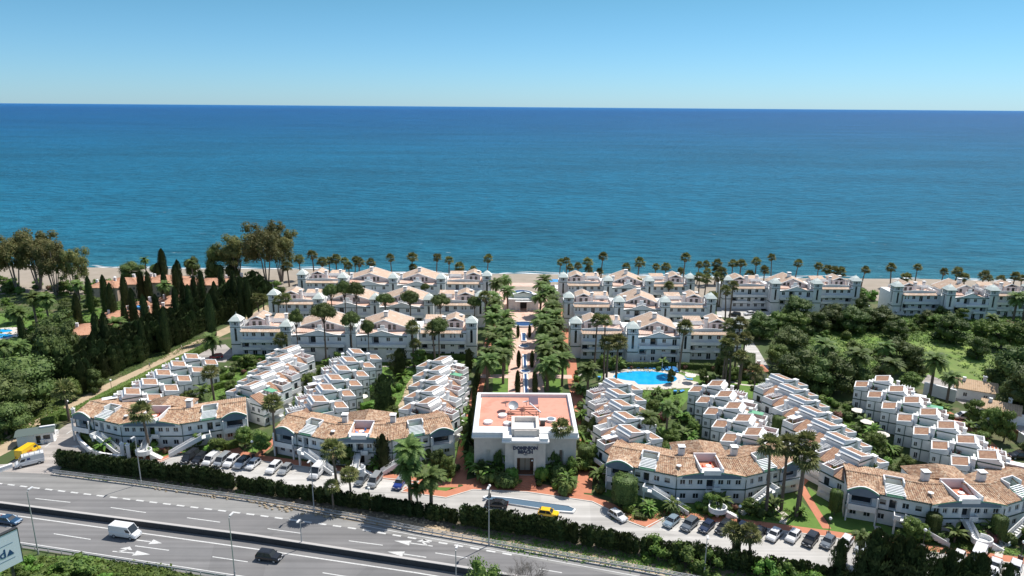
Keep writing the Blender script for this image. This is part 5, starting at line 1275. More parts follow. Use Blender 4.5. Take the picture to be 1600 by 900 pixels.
for (u, vt, vb, s, l) in [(1208,698,804,1.25,'very tall fan palm, leftmost of four right of the third curved building'),(1232,694,797,1.25,'very tall fan palm, second of four right of the third curved building'),(1261,690,797,1.25,'very tall fan palm, third of four, its crown behind the fourth'),(1255,716,807,1.3,'very tall fan palm, rightmost of four and nearest the car park'),
    (226,643,708,1.3,'fan palm before the leftmost curved building'),(424,631,711,1.2,'slim tall fan palm between the two left curved buildings'),(524,702,790,1.2,'tall fan palm at the hedge before the white van bay'),(547,741,790,.95,'short fan palm at the hedge right of the tall one'),(519,759,800,.8,'small fan palm beside the hedge lamp'),(877,671,742,1.15,'fan palm against the front wall of the sign building'),(101,609,658,1.3,'fan palm by the driveway barrier pillar'),(330,581,626,1.2,'fan palm between the two left rows of stepped houses'),(1182,582,625,1.2,'fan palm at the top of the second row from the right'),
    (433,470,492,1.0,'small fan palm at the left end of the middle left block'),(447,466,494,1.0,'small fan palm beside its twin at the middle left block'),(403,466,500,1.1,'fan palm at the end of the sandy path'),(411,468,500,1.1,'fan palm right of its twin at the end of the sandy path'),(645,514,555,1.15,'fan palm before the right gable of the front left block'),(650,538,560,.9,'short fan palm beneath a taller one before the front left block'),(679,516,557,1.2,'fan palm before the right wing of the front left block'),(760,464,495,1.1,'fan palm at the tower right of the middle left block'),(442,530,560,1.1,'fan palm before the left wing of the front left block'),(450,417,448,1.3,'fan palm by the beach left of the rear block'),(1149,830,872,.9,'short fan palm in the roadside hedge beside a slim cypress'),(1176,836,880,1.0,'fan palm in the roadside hedge before the parked dark car')]:
    x, y = G(u, vb)
    if -90 < x < -9 and y > 208: y = 205 if y < 225 else (236 if y < 262 else 268)
    x, z = PY(u, vt, y); o = fan_at(u, vt, y, '_', None, s, x, z); o['label'] = l
# ---- date palms of the avenue
for i, (xs_, k) in enumerate(((-6.0, 0), (-2.2, 1), (10.4, 2), (14.3, 3))):
    y = 186+5*(i % 2)
    while y < 268:
        if not (xs_ in (-2.2, 10.4) and 243 < y < 255):
            date_at(xs_+rnd.uniform(-.7, .7), y+rnd.uniform(-1, 1), rnd.uniform(6.6, 8.4), 'avenue', 'date palms of the avenue', rnd.uniform(1.1, 1.35))
        y += 10.4
for (x, y, z) in ((-6.5, 273, 9), (11.5, 272, 8.5), (-3, 283, 8), (13.5, 284, 8)): date_at(x, y, z, 'avenue', 'date palms of the avenue', 1.15)
for (u, vt, vb, s, l) in [(642,708,795,1.15,'large date palm at the hedge before the right half of the second curved building'),(641,734,797,1.0,'date palm directly below a larger one at the hedge'),(674,748,802,1.1,'date palm at the lawn left of the forecourt'),(653,765,802,.6,'small date palm between two larger ones at the hedge'),
    (333,534,560,1.1,'date palm beside the red car at the head of the driveway'),(262,448,495,1.0,'date palm among the cypresses of the terracotta villas'),(60,468,520,1.2,'date palm standing on the lawn at the far left'),(80,470,522,1.1,'date palm right of its neighbour on the far left lawn'),(38,492,545,1.1,'date palm above the left edge pool'),(12,545,590,1.1,'date palm below the left edge pool'),(38,543,580,1.0,'small date palm just right of the pool edge'),(186,508,545,1.2,'date palm beside the terracotta villa with the blue arch'),(125,447,470,1.0,'date palm before the leftmost villa roof'),(230,407,440,.8,'date palm by the beach behind the villas'),(302,412,440,.8,'date palm beside the round beach tree'),
    (1283,543,600,1.3,'date palm rising from the dark round trees'),(1335,560,610,1.3,'date palm right of the dark round trees'),(1387,572,615,1.2,'date palm above the rightmost stepped row'),(1453,567,618,1.25,'tall date palm beside the long white wall'),(1479,592,630,1.0,'shorter date palm right of the long white wall'),(1582,468,505,1.3,'large date palm at the right edge before the far block'),(1597,466,505,1.2,'date palm cut by the right edge'),(1376,545,590,1.0,'date palm at the edge of the meadow'),(918,582,620,1.1,'date palm left of the stepped row below the pool'),(1545,500,530,.9,'date palm on the lawn below the far right block'),(1010,655,700,.9,'date palm in the middle of the pool garden'),(1040,640,690,.8,'date palm behind the middle of the pool garden'),(1340,840,880,.6,'small palm between the parked cars and the right conifers')]:
    x, y = G(u, vb); o = date_at(x, y, PY(u, vt, y)[1], '_', None, s); o['label'] = l
# ---- stone pines before the left blocks
for (u, vt, vb, hw_, l) in [(461,483,548,11,'stone pine at the left tower of the front left block'),(504,472,556,18,'tallest stone pine, before the middle of the front left block'),(547,487,558,15,'round stone pine right of the tallest one'),(574,500,560,11,'small stone pine right of the round one'),(516,443,490,13,'stone pine at the left wing of the middle left block'),(537,438,492,12,'stone pine squeezed between two others, middle left block'),(555,440,494,13,'dense stone pine, third of the cluster, middle left block'),(601,458,500,13,'stone pine before the centre of the middle left block'),(640,454,495,15,'broad stone pine before the right gable, middle left block'),(688,461,505,16,'broad stone pine before the fourth tower, middle left block'),(741,463,505,11,'small stone pine at the right end, middle left block'),(664,443,470,7,'little pine before the rear left block'),(685,497,560,16,'large stone pine before the right wing of the front left block')]:
    x, y = G(u, vb); y = 205.6 if vb > 540 else (236.0 if vb > 480 else 267.0); x, z = PY(u, vt, y); top = z+.4; depth = y*.968+19; rr = hw_/1109*depth
    h_ = top; o = SP[rnd.randrange(3)]; o = o.put((x, y, 0), rnd.uniform(0, 6), l, (rr/3.5, rr/3.5, h_/11))
# ---- left estate cypresses: (u, top, base)
for i, (u, t_, b_) in enumerate([(144,432,490),(169,425,500),(180,440,515),(200,420,500),(226,423,492),(237,423,492),(232,460,538),(127,458,530),(41,495,560),(172,475,572),(200,473,535),(250,460,530),(262,480,552),(279,413,480),(283,403,470),(280,448,520),(291,439,508),(309,430,502),(319,420,490),(350,417,480),(152,518,580),(147,533,590),(226,500,560),(369,423,490),(380,433,500),(391,436,500),(333,458,535),(213,448,525),(262,425,490),(300,445,515),(340,440,505),(158,488,570)]):
    x, y = G(u, b_); h = min(17, PY(u, t_, y)[1]); put(CY, x, y, h, 12, 'estatecyp', group='tall cypresses around the terracotta villas', wide=1.05)
# dense cypress belt along the sandy path
belt = [G(*p) for p in ((128, 612), (160, 594), (200, 574), (250, 552), (300, 526), (345, 506), (392, 484), (425, 466))]
Lb = length(belt); k = 0; s = 0
while s < Lb:
    for row_, off in enumerate((.2, 3.6, 7.4)):
        p = interp(ofs(belt, off), s+row_*1.2)
        if rnd.random() < .88: put(CYW, p[0]+rnd.uniform(-.6, .6), p[1]+rnd.uniform(-.6, .6), rnd.uniform(7.0, 9.0)+row_*1.3, 9, 'belt', group='dense cypress belt beside the sandy path', wide=rnd.uniform(.9, 1.1))
    s += 3.4
# ---- roadside hedge: individual small cypresses
hl = [G(*p) for p in ((95, 729), (350, 762), (700, 816), (1000, 866), (1200, 901), (1340, 928))]
Lh = length(hl); s = 0
while s < Lh:
    p = interp(hl, s); u = PX(*p)[0]
    gap = (365 < u < 372) or (716 < u < 720) or (430 < u < 437) or (904 < u < 909)
    if not gap:
        hgt = 3.9 if u < 350 else (3.3 if u < 720 else 4.2)
        if 940 < u: hgt = 3.9
        put(HC, p[0]+rnd.uniform(-.2, .2), p[1]+rnd.uniform(-.25, .25), hgt*rnd.uniform(.86, 1.1), 3.6, 'hedgecyp', group='small cypresses of the roadside hedge', wide=rnd.uniform(.95, 1.25))
    s += .86 if u < 900 else 1.15
for (u, v, r_) in ((1020,848,2.6),(1060,858,2.4),(1085,865,2.6),(1110,872,2.4),(1200,888,2.6),(1230,893,2.6),(1262,900,2.6),(140,712,1.4)):
    x, y = G(u, v+22); put(BS, x, y, r_*1.7, 3.4, 'hedgebush', group='bushy shrubs in the roadside hedge')
for (u, t_, b_, w_, l) in ((1150,822,876,.9,'slim dark cypress standing in the hedge before the car park'),(1307,842,915,1.2,'slim tall conifer at the left of the lower right conifers'),(1358,828,930,1.7,'tallest pointed conifer near the lower right corner'),(1392,838,935,1.6,'pointed conifer right of the tallest one, lower right'),(1408,842,940,1.5,'third pointed conifer from the tallest, lower right'),(1424,855,945,1.7,'bushy conifer in the lower right, before empty bays'),(1340,870,935,1.4,'short conifer left of the tallest one, lower right'),(1474,862,945,1.8,'wide conifer beneath the lamp post in the lower right'),(1500,872,950,1.7,'wide conifer before the parked white car, lower right'),(1520,866,955,1.6,'dark conifer before the white van, lower right'),(1563,882,962,1.3,'small pointed conifer at the lower right edge'),(1455,875,948,1.5,'low conifer left of the lamp post, lower right')):
    x, y = G(u, b_); h = PY(u, t_, y)[1]; o = put(CYW, x, y, h, 9, '_', wide=w_*.46); o['label'] = l
for (u, t_, b_, w_, l) in ((599,679,733,1.05,'tall dark cypress before the middle of the second curved building'),(625,545,593,1.3,'broad dark cypress above the winding garden path'),(600,586,650,1.4,'ragged dark conifer beside the winding garden path'),(733,545,580,1.0,'dark clipped cypress behind the row left of the sign building')):
    x, y = G(u, b_); h = PY(u, t_, y)[1]; o = put(CYW, x, y, h, 9, '_', wide=w_*.7); o['label'] = l
# paired cypresses along the water channel, and the row at the left of the pink roof
for i, (x, y, h) in enumerate([(1.8, 183, 6), (6.6, 183, 6), (1.8, 188, 5.6), (6.6, 188, 5.6), (2.2, 205, 5.5), (6.3, 205, 5.5), (2.2, 234, 4.6), (6.2, 234, 4.6)]):
    put(CY, x, y, h, 12, 'pair', wide=1.5, group='paired cypresses beside the water channel')
for k in range(16):
    y = 146+k*3.3; put(CY, -9.9+.2*math.sin(k), y, rnd.uniform(3.6, 5), 12, 'sidecyp', wide=1.8, group='cypresses along the path left of the sign building')
# ---- clipped trees
for (u, t_, b_, w_, l) in ((914,697,728,1.0,'clipped dark green column right of the sign building'),(1303,765,805,.72,'clipped green column at the left end of the last curved building'),(1455,802,838,.8,'clipped round topped tree left of the curved stair landing, lower right'),(1557,806,845,.8,'clipped round topped tree right of the curved stair landing, lower right'),(153,658,684,1.15,'clipped dome shaped tree inside the white wall by the driveway'),(1215,650,685,1.0,'clipped column between two rows of stepped houses'),(975,745,790,1.5,'broad dark tree at the left end of the third curved building')):
    x, y = G(u, b_); h = max(2.2, PY(u, t_, y)[1]); o = CT[0].put((x, y, 0), rnd.uniform(0, 6), l, (w_, w_, h/4.2))
# ---- eucalyptus and coastal trees
for (u, v, t_, sc_, l) in ((28,455,372,1.0,'eucalyptus at the far left, over the beach'),(62,452,366,1.12,'broad eucalyptus, second from the left over the beach'),(88,462,382,.9,'eucalyptus, third from the left over the beach'),(120,462,392,.72,'reddish eucalyptus, rightmost of the left beach cluster'),(372,440,372,.95,'eucalyptus, left one of the pair beside the rear left block'),(418,446,354,1.1,'large eucalyptus, right one of the pair beside the rear left block'),(440,440,362,.95,'eucalyptus leaning over the beach palms by the rear left block')):
    x, y = G(u, v); h = PY(u, t_, y)[1]; EU[rnd.randrange(2)].put((x, y, 0), rnd.uniform(0, 6), l, (sc_*1.15, sc_*1.15, h/20))
for (u, t_, b_, hw_, P_, l) in ((208,408,438,20,'PT','flat dark pine behind the villas'),(245,410,436,10,'PT','small pine behind the villas'),(302,400,432,13,'DT','rounded tree at the beach behind the villas'),(340,380,440,16,'PT','dark layered pine left of the eucalyptus pair'),(364,378,440,14,'PT','dark layered pine touching the eucalyptus pair'),(330,408,440,10,'DT','low round tree before the dark pines'),(440,447,475,13,'DT','dark tree at the left corner of the rear left block'),(395,440,470,16,'DT','dark tree mass right end of the cypress belt'),
    (146,462,485,13,'BT','round tree on the lawn before the villas'),(100,483,540,30,'DT','large dark tree right of the left pool'),(75,505,560,28,'DT','large dark tree touching the left pool surround'),(95,530,590,28,'DT','dark tree above the clipped entrance hedge'),(38,555,640,52,'PT','huge spreading pine at the left edge above the gatehouse'),(22,580,660,44,'PT','lower spreading pine at the left edge'),(10,625,680,34,'PT','pine at the left edge just above the gatehouse'),(5,600,665,30,'PT','pine cut by the left edge'),(70,455,475,14,'BT','low tree under the left eucalyptus cluster'),(105,470,490,14,'DT','dark tree under the left eucalyptus cluster'),(125,560,600,22,'DT','dark tree beside the broad cypresses by the path'),(60,590,640,18,'BT','small tree behind the driveway palm'),(112,500,575,24,'DT','tall dark tree before the large villa'),(88,520,600,28,'DT','tall dark tree left of the broad cypresses'),(150,575,612,14,'DT','low dark tree at the foot of the cypress belt'),(115,590,625,16,'BT','low tree by the sandy path behind the globe lamp'),(25,475,505,16,'BT','tree at the far left below the eucalyptus'),
    (1244,462,500,26,'DT','round dark tree before the second far block'),(1187,487,530,26,'DT','dark tree at the bend of the small road'),(1215,485,520,22,'BT','bright tree right of the bend'),(1240,485,525,22,'BT','bright tree above the dark round trees'),(1300,475,515,26,'DT','wide dark tree above the meadow'),(1330,478,520,26,'DT','wide dark tree, second above the meadow'),(1275,485,520,22,'DT','dark tree between two wide ones above the meadow'),(1350,480,515,22,'DT','dark tree below the gap between the far blocks'),(1378,478,515,24,'DT','dark tree at the right end of the meadow belt'),(1346,462,490,12,'DT','small round tree between the two far blocks'),(1232,510,560,30,'PT','grey green pine left of the date palm'),(1215,535,575,22,'BT','tree above the second row from the right'),(1400,525,580,26,'PT','tall pine on the left edge of the meadow lawn'),(1425,540,585,22,'DT','dark tree beside the meadow lawn'),(1244,545,610,36,'DT','largest dark rounded tree above the second row'),(1300,550,610,34,'DT','second dark rounded tree above the stepped houses'),(1275,560,615,30,'DT','dark rounded tree between the two largest'),(1345,572,615,22,'DT','dark tree left of the rightmost stepped row'),(1372,572,610,18,'DT','dark tree behind the rightmost stepped row'),(1420,580,610,18,'BT','tree behind the date palms by the white wall'),
    (1450,485,510,16,'DT','tree before the left tower of the far right block'),(1485,490,535,26,'DT','dark tree at the upper edge of the meadow lawn'),(1462,490,515,16,'BT','tree left of the dark one above the meadow lawn'),(1525,525,560,18,'DT','rounded tree at the right of the meadow lawn'),(1563,500,545,26,'BT','large green tree right of the meadow lawn'),(1590,500,550,22,'BT','green tree at the right edge'),(1580,535,620,42,'DT','very large dark tree at the right edge'),(1600,570,650,40,'PT','dark pine over the wall at the right edge'),(1575,600,640,20,'PT','low pine beside the tan roof'),(1530,498,535,16,'BT','tree between the lawns at the right'),(1500,480,502,12,'BT','small tree before the middle tower of the far right block'),(1470,478,500,12,'DT','small dark tree by the parked van'),(1400,498,530,18,'DT','dark tree right of the brown shrubs'),
    (1545,633,685,17,'BT','feathery tree, left of two on the side road'),(1520,622,665,17,'BT','feathery tree before the tan roof house'),(1568,638,690,16,'BT','feathery tree, right of two on the side road'),(1600,690,712,12,'DT','round tree at the right edge of the side road'),(778,700,742,10,'DT','dark tree against the left front wall of the sign building'),(752,716,745,9,'DT','low dark tree at the left corner of the sign building'),(866,702,742,9,'DT','dark tree right of the entrance porch'),(893,712,748,11,'BT','leafy tree at the right corner of the sign building'),(742,655,700,8,'DT','dark tree beside the left wall of the sign building'),(926,650,690,10,'DT','dark tree right of the sign building by the stepped row'),(922,700,735,9,'BT','leafy tree beside the path right of the sign building'),
    (410,672,710,18,'BT','round green tree at the left of the slim palm'),(245,668,698,9,'BT','small tree before the leftmost curved building'),(384,664,700,17,'BT','round olive tree between the two left curved buildings'),(310,675,700,10,'BT','little round tree before the right half of the leftmost building'),(1125,548,590,11,'DT','dark tree beside the pool lawn'),(1098,575,600,9,'BT','small tree at the pool gate'),(1048,575,600,7,'PT','thin tree standing at the pool edge'),(1165,560,590,10,'DT','dark tree left of the bend road'),(685,700,740,14,'DT','dark tree at the right end of the second curved building'),(700,712,750,12,'BT','leafy tree beside the path left of the sign building'),(970,735,785,18,'BT','leafy tree before the third curved building')):
    x, y = G(u, b_); h = max(2.5, PY(u, t_, y)[1]); depth = y*.968+19; rr = hw_/1109*depth; lst, bh, br = {'PT': (PT, 8, 3.8), 'DT': (DT, 7, 3.8), 'BT': (BT, 7, 3.4)}[P_]
    lst[rnd.randrange(len(lst))].put((x, y, 0), rnd.uniform(0, 6), l, (rr/br, rr/br, min(h, 22)/bh))
x, y = G(257, 440); put(CY, x, y, 15, 12, '_', wide=1.5)['label'] = 'tall layered conifer rising above the villas by the beach'
x, y = G(248, 442); put(CY, x, y, 9, 12, '_', wide=1.8)['label'] = 'shorter conifer left of the tall layered one by the beach'
# front: tree and bare tree at the lower edge
def at_near(u, vt, Y): x, z = PY(u, vt, Y); return x, Y, z
x, y, z = at_near(752, 868, 72)
o = tree('broadleaf_tree', 201, z+.5, 2.6, lf_broad, nc=9, per=95, sz=.17, flat=1.25, open_=True); o.location = (x, y, 0); o['label'] = 'leafy green tree cut by the lower edge of the photo'
t = thing('bare_tree', 'bare grey tree beside the leafy one at the lower edge', 'tree', (PY(820, 880, 73)[0], 73, 0)); b = MB(); rg = random.Random(5); zt = PY(820, 872, 73)[1]
b.tube((0, 0, 0), (0, 0, zt-5), .25, .16, 7)
def twig(p, d, L_, r_, dep):
    q = p+d*L_; b.tube(p, q, r_, r_*.6, 4, cap=False)
    if dep:
        for _ in range(4 if dep > 1 else 5): twig(q if rg.random() < .6 else p.lerp(q, .6), (d+Vector((rg.uniform(-.9, .9), rg.uniform(-.9, .9), rg.uniform(-.2, .5)))).normalized(), L_*.68, r_*.55, dep-1)
for k in range(6): a = k*1.05; twig(Vector((0, 0, zt-5-.3*k)), Vector((math.cos(a)*.7, math.sin(a)*.7, 1)).normalized(), 1.9, .07, 4)
b.build('branches', [lf_bare], t)
# lower left bushes under the billboard
for (u, v, h, w_) in ((45,880,3.0,1.2),(90,885,2.6,1.2),(120,880,3.4,1.5),(138,882,3.0,1.3),(30,895,2.6,1.3),(70,900,3.0,1.4),(165,895,1.8,1.2),(185,897,1.6,1.2),(20,870,2.4,1.0),(210,900,1.4,1.2),(100,905,2.8,1.4)):
    x, y = G(u, v+12); put(BS, x, y, h, 3.4, 'lowleft', wide=w_, group='green bushes below the near guard rail')
# ---- hedges
hedge([(100,657),(130,641),(180,615),(240,585),(300,556),(330,541)], 2.2, 1.6, 'long clipped green hedge between the sandy path and the driveway', lf_broad, dens=16)
hedge([(70,666),(90,655),(104,648)], 2.4, 1.8, 'short clipped hedge beside the gatehouse', lf_broad)
hedge([(131,672),(132,686),(147,700),(158,708)], 1.3, 2.0, 'curving clipped hedge inside the white wall by the driveway', lf_broad)
hedge([(905,575),(1060,575),(1115,578)], 1.5, 1.7, 'dark green hedge behind the blue sun loungers', lf_dark)
hedge([(365,562),(440,562),(520,560)], 2.0, 1.4, 'low hedge before the left wing of the front left block', lf_light)
hedge([(575,563),(640,562),(735,560)], 2.4, 1.6, 'low hedge before the right half of the front left block', lf_broad)
for (a, c, l) in (((555,655),(600,645),'clipped garden hedge, nearest of three beside the row of six'),((565,640),(598,630),'clipped garden hedge, middle of three beside the row of six'),((570,615),(596,606),'clipped garden hedge, farthest of three beside the row of six'),((330,600),(355,590),'clipped hedge in the garden between the two left rows'),((325,612),(350,604),'second clipped hedge in the garden between the two left rows')):
    hedge([a, c], 1.6, 1.5, l, lf_light)
hedge([(325,702),(352,702),(372,697)], 1.6, 1.6, 'hedge before the staircase of the leftmost curved building', lf_broad)
hedge([(1432,700),(1450,705),(1472,700)], 3.0, 2.6, 'dark clipped hedge block left of the rightmost stepped row', lf_dark)
hedge([(1170,590),(1172,560)], 3, 2.0, 'clipped hedge beside the little terracotta roof', lf_dark)
hedge([(992,808),(1012,810)], 1.6, .7, 'low dark hedge on the small triangular lawn', lf_dark)
hedge([(1300,660),(1390,745)], 1.2, 1.3, 'hedge in the garden left of the rightmost row', lf_broad)
# ---- garden shrubs scattered in beds (each its own)
beds = [('between the leftmost two rows of stepped houses', [(-86, 165), (-74, 165), (-74, 204), (-86, 204)], 26), ('in the garden of the winding path', [(-37, 160), (-29, 160), (-29, 204), (-37, 204)], 20), ('between the second and third rows from the left', [(-57, 158), (-54.5, 158), (-54.5, 200), (-57, 200)], 16),
 ('in the pool garden', [(34, 142), (45, 142), (46, 186), (35, 186)], 52), ('between the stepped rows right of the pool', [(61.5, 145), (63.5, 145), (63.5, 185), (61.5, 185)], 10), ('in the garden left of the rightmost row', [(79.5, 134), (90, 134), (90, 180), (79.5, 180)], 46),
 ('along the red path left of the sign building', [(-9.9, 140), (-8.9, 140), (-8.9, 170), (-9.9, 170)], 0), ('beside the left avenue path', [(-14.5, 160), (-13, 160), (-13, 200), (-14.5, 200)], 14), ('beside the right avenue path', [(18.5, 140), (20, 140), (20, 200), (18.5, 200)], 22), ('before the front right block', [(24, 203), (72, 203), (72, 206), (24, 206)], 26), ('before the front left block', [(-86, 203), (-16, 203), (-16, 207), (-86, 207)], 34),
 ('between the front and middle blocks on the left', [(-84, 226), (-14, 226), (-14, 236), (-84, 236)], 22), ('between the front and middle blocks on the right', [(22, 226), (70, 226), (70, 236), (22, 236)], 16), ('before the third curved building', [(22, 124), (58, 124), (58, 126.5), (22, 126.5)], 20), ('before the last curved building', [(68, 115), (100, 115), (100, 117.5), (68, 117.5)], 18), ('before the leftmost curved building', [(-100, 147.5), (-67, 147), (-67, 149), (-100, 149.5)], 14), ('before the second curved building', [G(470, 722), G(690, 742), G(690, 732), G(470, 712)], 14),
 ('in the thicket around the meadow', [(84, 206), (120, 214), (150, 256), (95, 262)], 22), ('on the lawns far left', [(-200, 190), (-125, 190), (-125, 270), (-200, 270)], 34), ('by the side road on the right', [(108, 150), (118, 160), (112, 190), (106, 190)], 20), ('below the far right block', [(140, 240), (215, 240), (215, 256), (140, 256)], 30), ('beside the pool lawn right end', [(56, 188), (72, 188), (74, 200), (58, 200)], 14), ('at the back of the beach on the left', [(-230, 286), (-102, 286), (-102, 300), (-230, 300)], 56), ('between the terracotta villas', [(-165, 215), (-120, 215), (-108, 275), (-150, 275)], 34), ('under the dark trees at the left edge', [(-150, 175), (-124, 165), (-122, 200), (-150, 205)], 20), ('at the back of the beach on the right', [(140, 284), (240, 278), (240, 290), (140, 294)], 20)]
for bi, (nm, poly, n_) in enumerate(beds):
    for k in range(n_):
        (x0, y0), (x1, y1), (x2, y2), (x3, y3) = poly; a = rnd.random(); c = rnd.random()
        x = (x0*(1-a)+x1*a)*(1-c)+(x3*(1-a)+x2*a)*c; y = (y0*(1-a)+y1*a)*(1-c)+(y3*(1-a)+y2*a)*c
        big = bi in (17, 18, 20, 22, 23, 24, 25)
        if rnd.random() < .16 and not big: put(PL, x, y, rnd.uniform(2.2, 4.2), 3.0, 'bed%d' % bi, group='plants '+nm)
        elif big and rnd.random() < .6: put(BS, x, y, rnd.uniform(2.5, 5.0), 3.4, 'bed%d' % bi, group='plants '+nm, wide=rnd.uniform(.9, 1.4))
        elif rnd.random() < .12: put(BT, x, y, rnd.uniform(3.5, 6), 7, 'bed%d' % bi, group='plants '+nm)
        else: put(SH, x, y, rnd.uniform(1.1, 2.4)*(1.5 if big else 1), 1.7, 'bed%d' % bi, group='plants '+nm)
# plants flanking the entrance steps
for (u, v, h, P_, l) in ((800,752,3.6,'SH1','bright topped shrub left of the entrance steps'),(848,752,3.6,'SH1','bright topped shrub right of the entrance steps'),(783,735,6.5,'PL','tall leafy plant against the left front wall'),(776,725,7.5,'PL','tallest leafy plant against the left front wall'),(770,752,3,'SH','round shrub at the left bed corner'),(757,756,2.6,'SH','low shrub at the far left of the entrance bed'),(750,735,3,'SH','brownish rounded bush left of the entrance bed'),(737,732,4,'SH1','yellow green shrub by the left corner lamp'),(862,735,6.5,'PL','tall leafy plant right of the porch'),(872,750,3.8,'SH','dark shrub behind the right bed'),(886,762,4.2,'PL','big leaved plant at the right corner of the bed'),(893,738,4.6,'PL','big leaved plant behind the right corner'),(868,765,1.6,'SH1','low bright shrub in the right bed'),(778,762,1.6,'SH1','low bright shrub in the left bed'),(880,775,2.4,'SH','shrub on the right kerb of the bed'),(812,758,1.4,'SH','small shrub on the steps left side'),(842,760,1.4,'SH','small shrub on the steps right side'),(905,735,2.2,'SH','round shrub beside the clipped column')):
    x, y = G(u, v); lst = {'SH1': [SH[1]], 'SH': [SH[0], SH[2], SH[3]], 'PL': PL}[P_]; o = put(lst, x, y, h, 1.7 if P_[0] == 'S' else 3.0, '_', wide=.8); o['label'] = l

# lush beds against the sign building and the paths beside it
for (u0_, v0_, u1_, v1_, n_, nm) in ((743,740,800,762,16,'in the bed left of the entrance steps'),(850,742,892,772,16,'in the bed right of the entrance steps'),(724,640,738,740,14,'in the dark strip left of the sign building'),(906,640,912,740,10,'in the strip right of the sign building'),(660,705,712,745,14,'right of the second curved building'),(926,690,938,770,8,'left of the third curved building')):
    for k in range(n_):
        f = (k+rnd.random())/n_; x, y = G(u0_+(u1_-u0_)*f, v0_+(v1_-v0_)*f+rnd.uniform(-10, 8))
        if rnd.random() < .3: put(PL, x, y, rnd.uniform(2.5, 4.5), 3.0, 'lush'+nm, group='plants '+nm)
        else: put([SH[0], SH[2], SH[3]], x, y, rnd.uniform(1.6, 3.2), 1.7, 'lush'+nm, group='plants '+nm)
# ================================================================ VILLAS AND OTHER HOUSES
villaw = mat('ochre_plaster', (.50, .38, .30), .9, (.42, .31, .24), .8); tanroof = mat('tan_roof_tiles', (.50, .35, .22), .9, (.42, .29, .18), .9, col3=(.54, .39, .26))
def villa(label, x, y, w, d, h, rz=0, mt=None, wall=None, name='villa', arch=None, hip=True, cat='house'):
    t = thing(name, label, cat, (x, y, 0), rz); mt = mt or tile2; wall = wall or villaw; MM = [wall, mt, white, glass]
    b = MB(); H = []
    nwin = max(2, int(w/3.2))
    for f in range(2 if h > 4 else 1):
        for k in range(nwin): s = w*(k+.5)/nwin; H.append((s-.5, s+.5, .9+f*2.7, 2.1+f*2.7, .25))
    facade(b, (-w/2, -d/2), (w/2, -d/2), 0, h, H, 0, 0)
    for A, B in (((w/2, -d/2), (w/2, d/2)), ((w/2, d/2), (-w/2, d/2)), ((-w/2, d/2), (-w/2, -d/2))): facade(b, A, B, 0, h, [], 0)
    b.build('wall', MM, t)
    for hh in H: window(t, (-w/2+(hh[0]+hh[1])/2, -d/2+.16, hh[2]), 0, 1.0, 1.2)
    r = MB(); e = .5; zr = h+d*.2; X0, X1, Y0, Y1 = -w/2-e, w/2+e, -d/2-e, d/2+e; q = min(d/2, w/2-.6) if hip else 0
    tiles(r, (X0, Y0, h), (X1, Y0, h), (X1-q, 0, zr), (X0+q, 0, zr), .5, 1); tiles(r, (X1, Y1, h), (X0, Y1, h), (X0+q, 0, zr), (X1-q, 0, zr), .5, 1)
    if hip: tiles(r, (X1, Y0, h), (X1, Y1, h), (X1-q, .02, zr), (X1-q, -.02, zr), .5, 1); tiles(r, (X0, Y1, h), (X0, Y0, h), (X0+q, -.02, zr), (X0+q, .02, zr), .5, 1)
    r.build('roof', MM, t)
    ch = MB(); ch.box(-.4, -.4, h-.2, .4, .4, zr+1.0, 0); ch.box(-.5, -.5, zr+1.0, .5, .5, zr+1.2, 0); ch.build('chimney', [white], t, (w*.22, d*.12, 0))
    ch = MB(); ch.box(-.4, -.4, h-.2, .4, .4, zr+.7, 0); ch.build('chimney', [white], t, (-w*.3, -d*.1, 0))
    if arch:
        a = MB(); n_ = 8
        for k in range(n_):
            a0, a1 = math.pi*k/n_, math.pi*(k+1)/n_; a.poly([(-1.6*math.cos(a0), 0, 1.4*math.sin(a0)), (0, 0, 0), (-1.6*math.cos(a1), 0, 1.4*math.sin(a1))]); a.poly([(-1.6*math.cos(a0), 0, 1.4*math.sin(a0)), (-1.6*math.cos(a1), 0, 1.4*math.sin(a1)), (-1.6*math.cos(a1), 3, 1.4*math.sin(a1)), (-1.6*math.cos(a0), 3, 1.4*math.sin(a0))])
        a.build('arched_dormer', [arch], t, (0, -d/2-.6, h))
    return t
for (u, v, w, d, h, rz, l, kw) in [
 (163,470,12,9,5.6,0,'terracotta roofed villa at the left end of the beach row',{}),(192,466,13,9,6,.05,'terracotta roofed villa, second from left in the beach row',{}),(221,464,12,9,6,-.05,'terracotta villa between cypresses, third from left in the beach row',{}),(256,464,14,10,6.4,0,'larger terracotta villa, fourth from left in the beach row',{}),(294,467,13,9,6,.04,'terracotta villa, fifth from left in the beach row',{}),(330,467,13,9,6,0,'terracotta villa, sixth from left in the beach row',{}),(364,462,11,9,5.6,0,'terracotta villa at the right end of the beach row',{}),
 (268,496,11,10,5.6,.3,'terracotta villa in the middle of the estate behind a date palm',{}),(216,506,12,10,5.4,.25,'terracotta villa with a round dark arch over its door',{'arch': MAT['blue_cloth']}),(182,520,11,9,5.2,.3,'terracotta villa left of the one with the arch',{}),(140,545,15,11,5.4,.3,'large terracotta villa above the dark entrance trees',{}),(164,546,10,9,5,.3,'terracotta villa half hidden by broad cypresses',{}),(240,512,9,8,5,.3,'small terracotta villa below the middle of the estate',{})]:
    x, y = G(u, v); villa(l, x, y+4, w, d, h, rz, **kw)
x, y = G(136, 575); villa('small peach coloured house behind the broad cypresses by the path', x, y, 7, 6, 4, .3, clubroof, MAT['pink_roof_coating'], 'house')
x, y = G(1542, 640); villa('tan roofed house by the white wall, upper of two', x+2, y+9, 9.5, 8, 3.2, -.5, tanroof, white, 'house', hip=False)
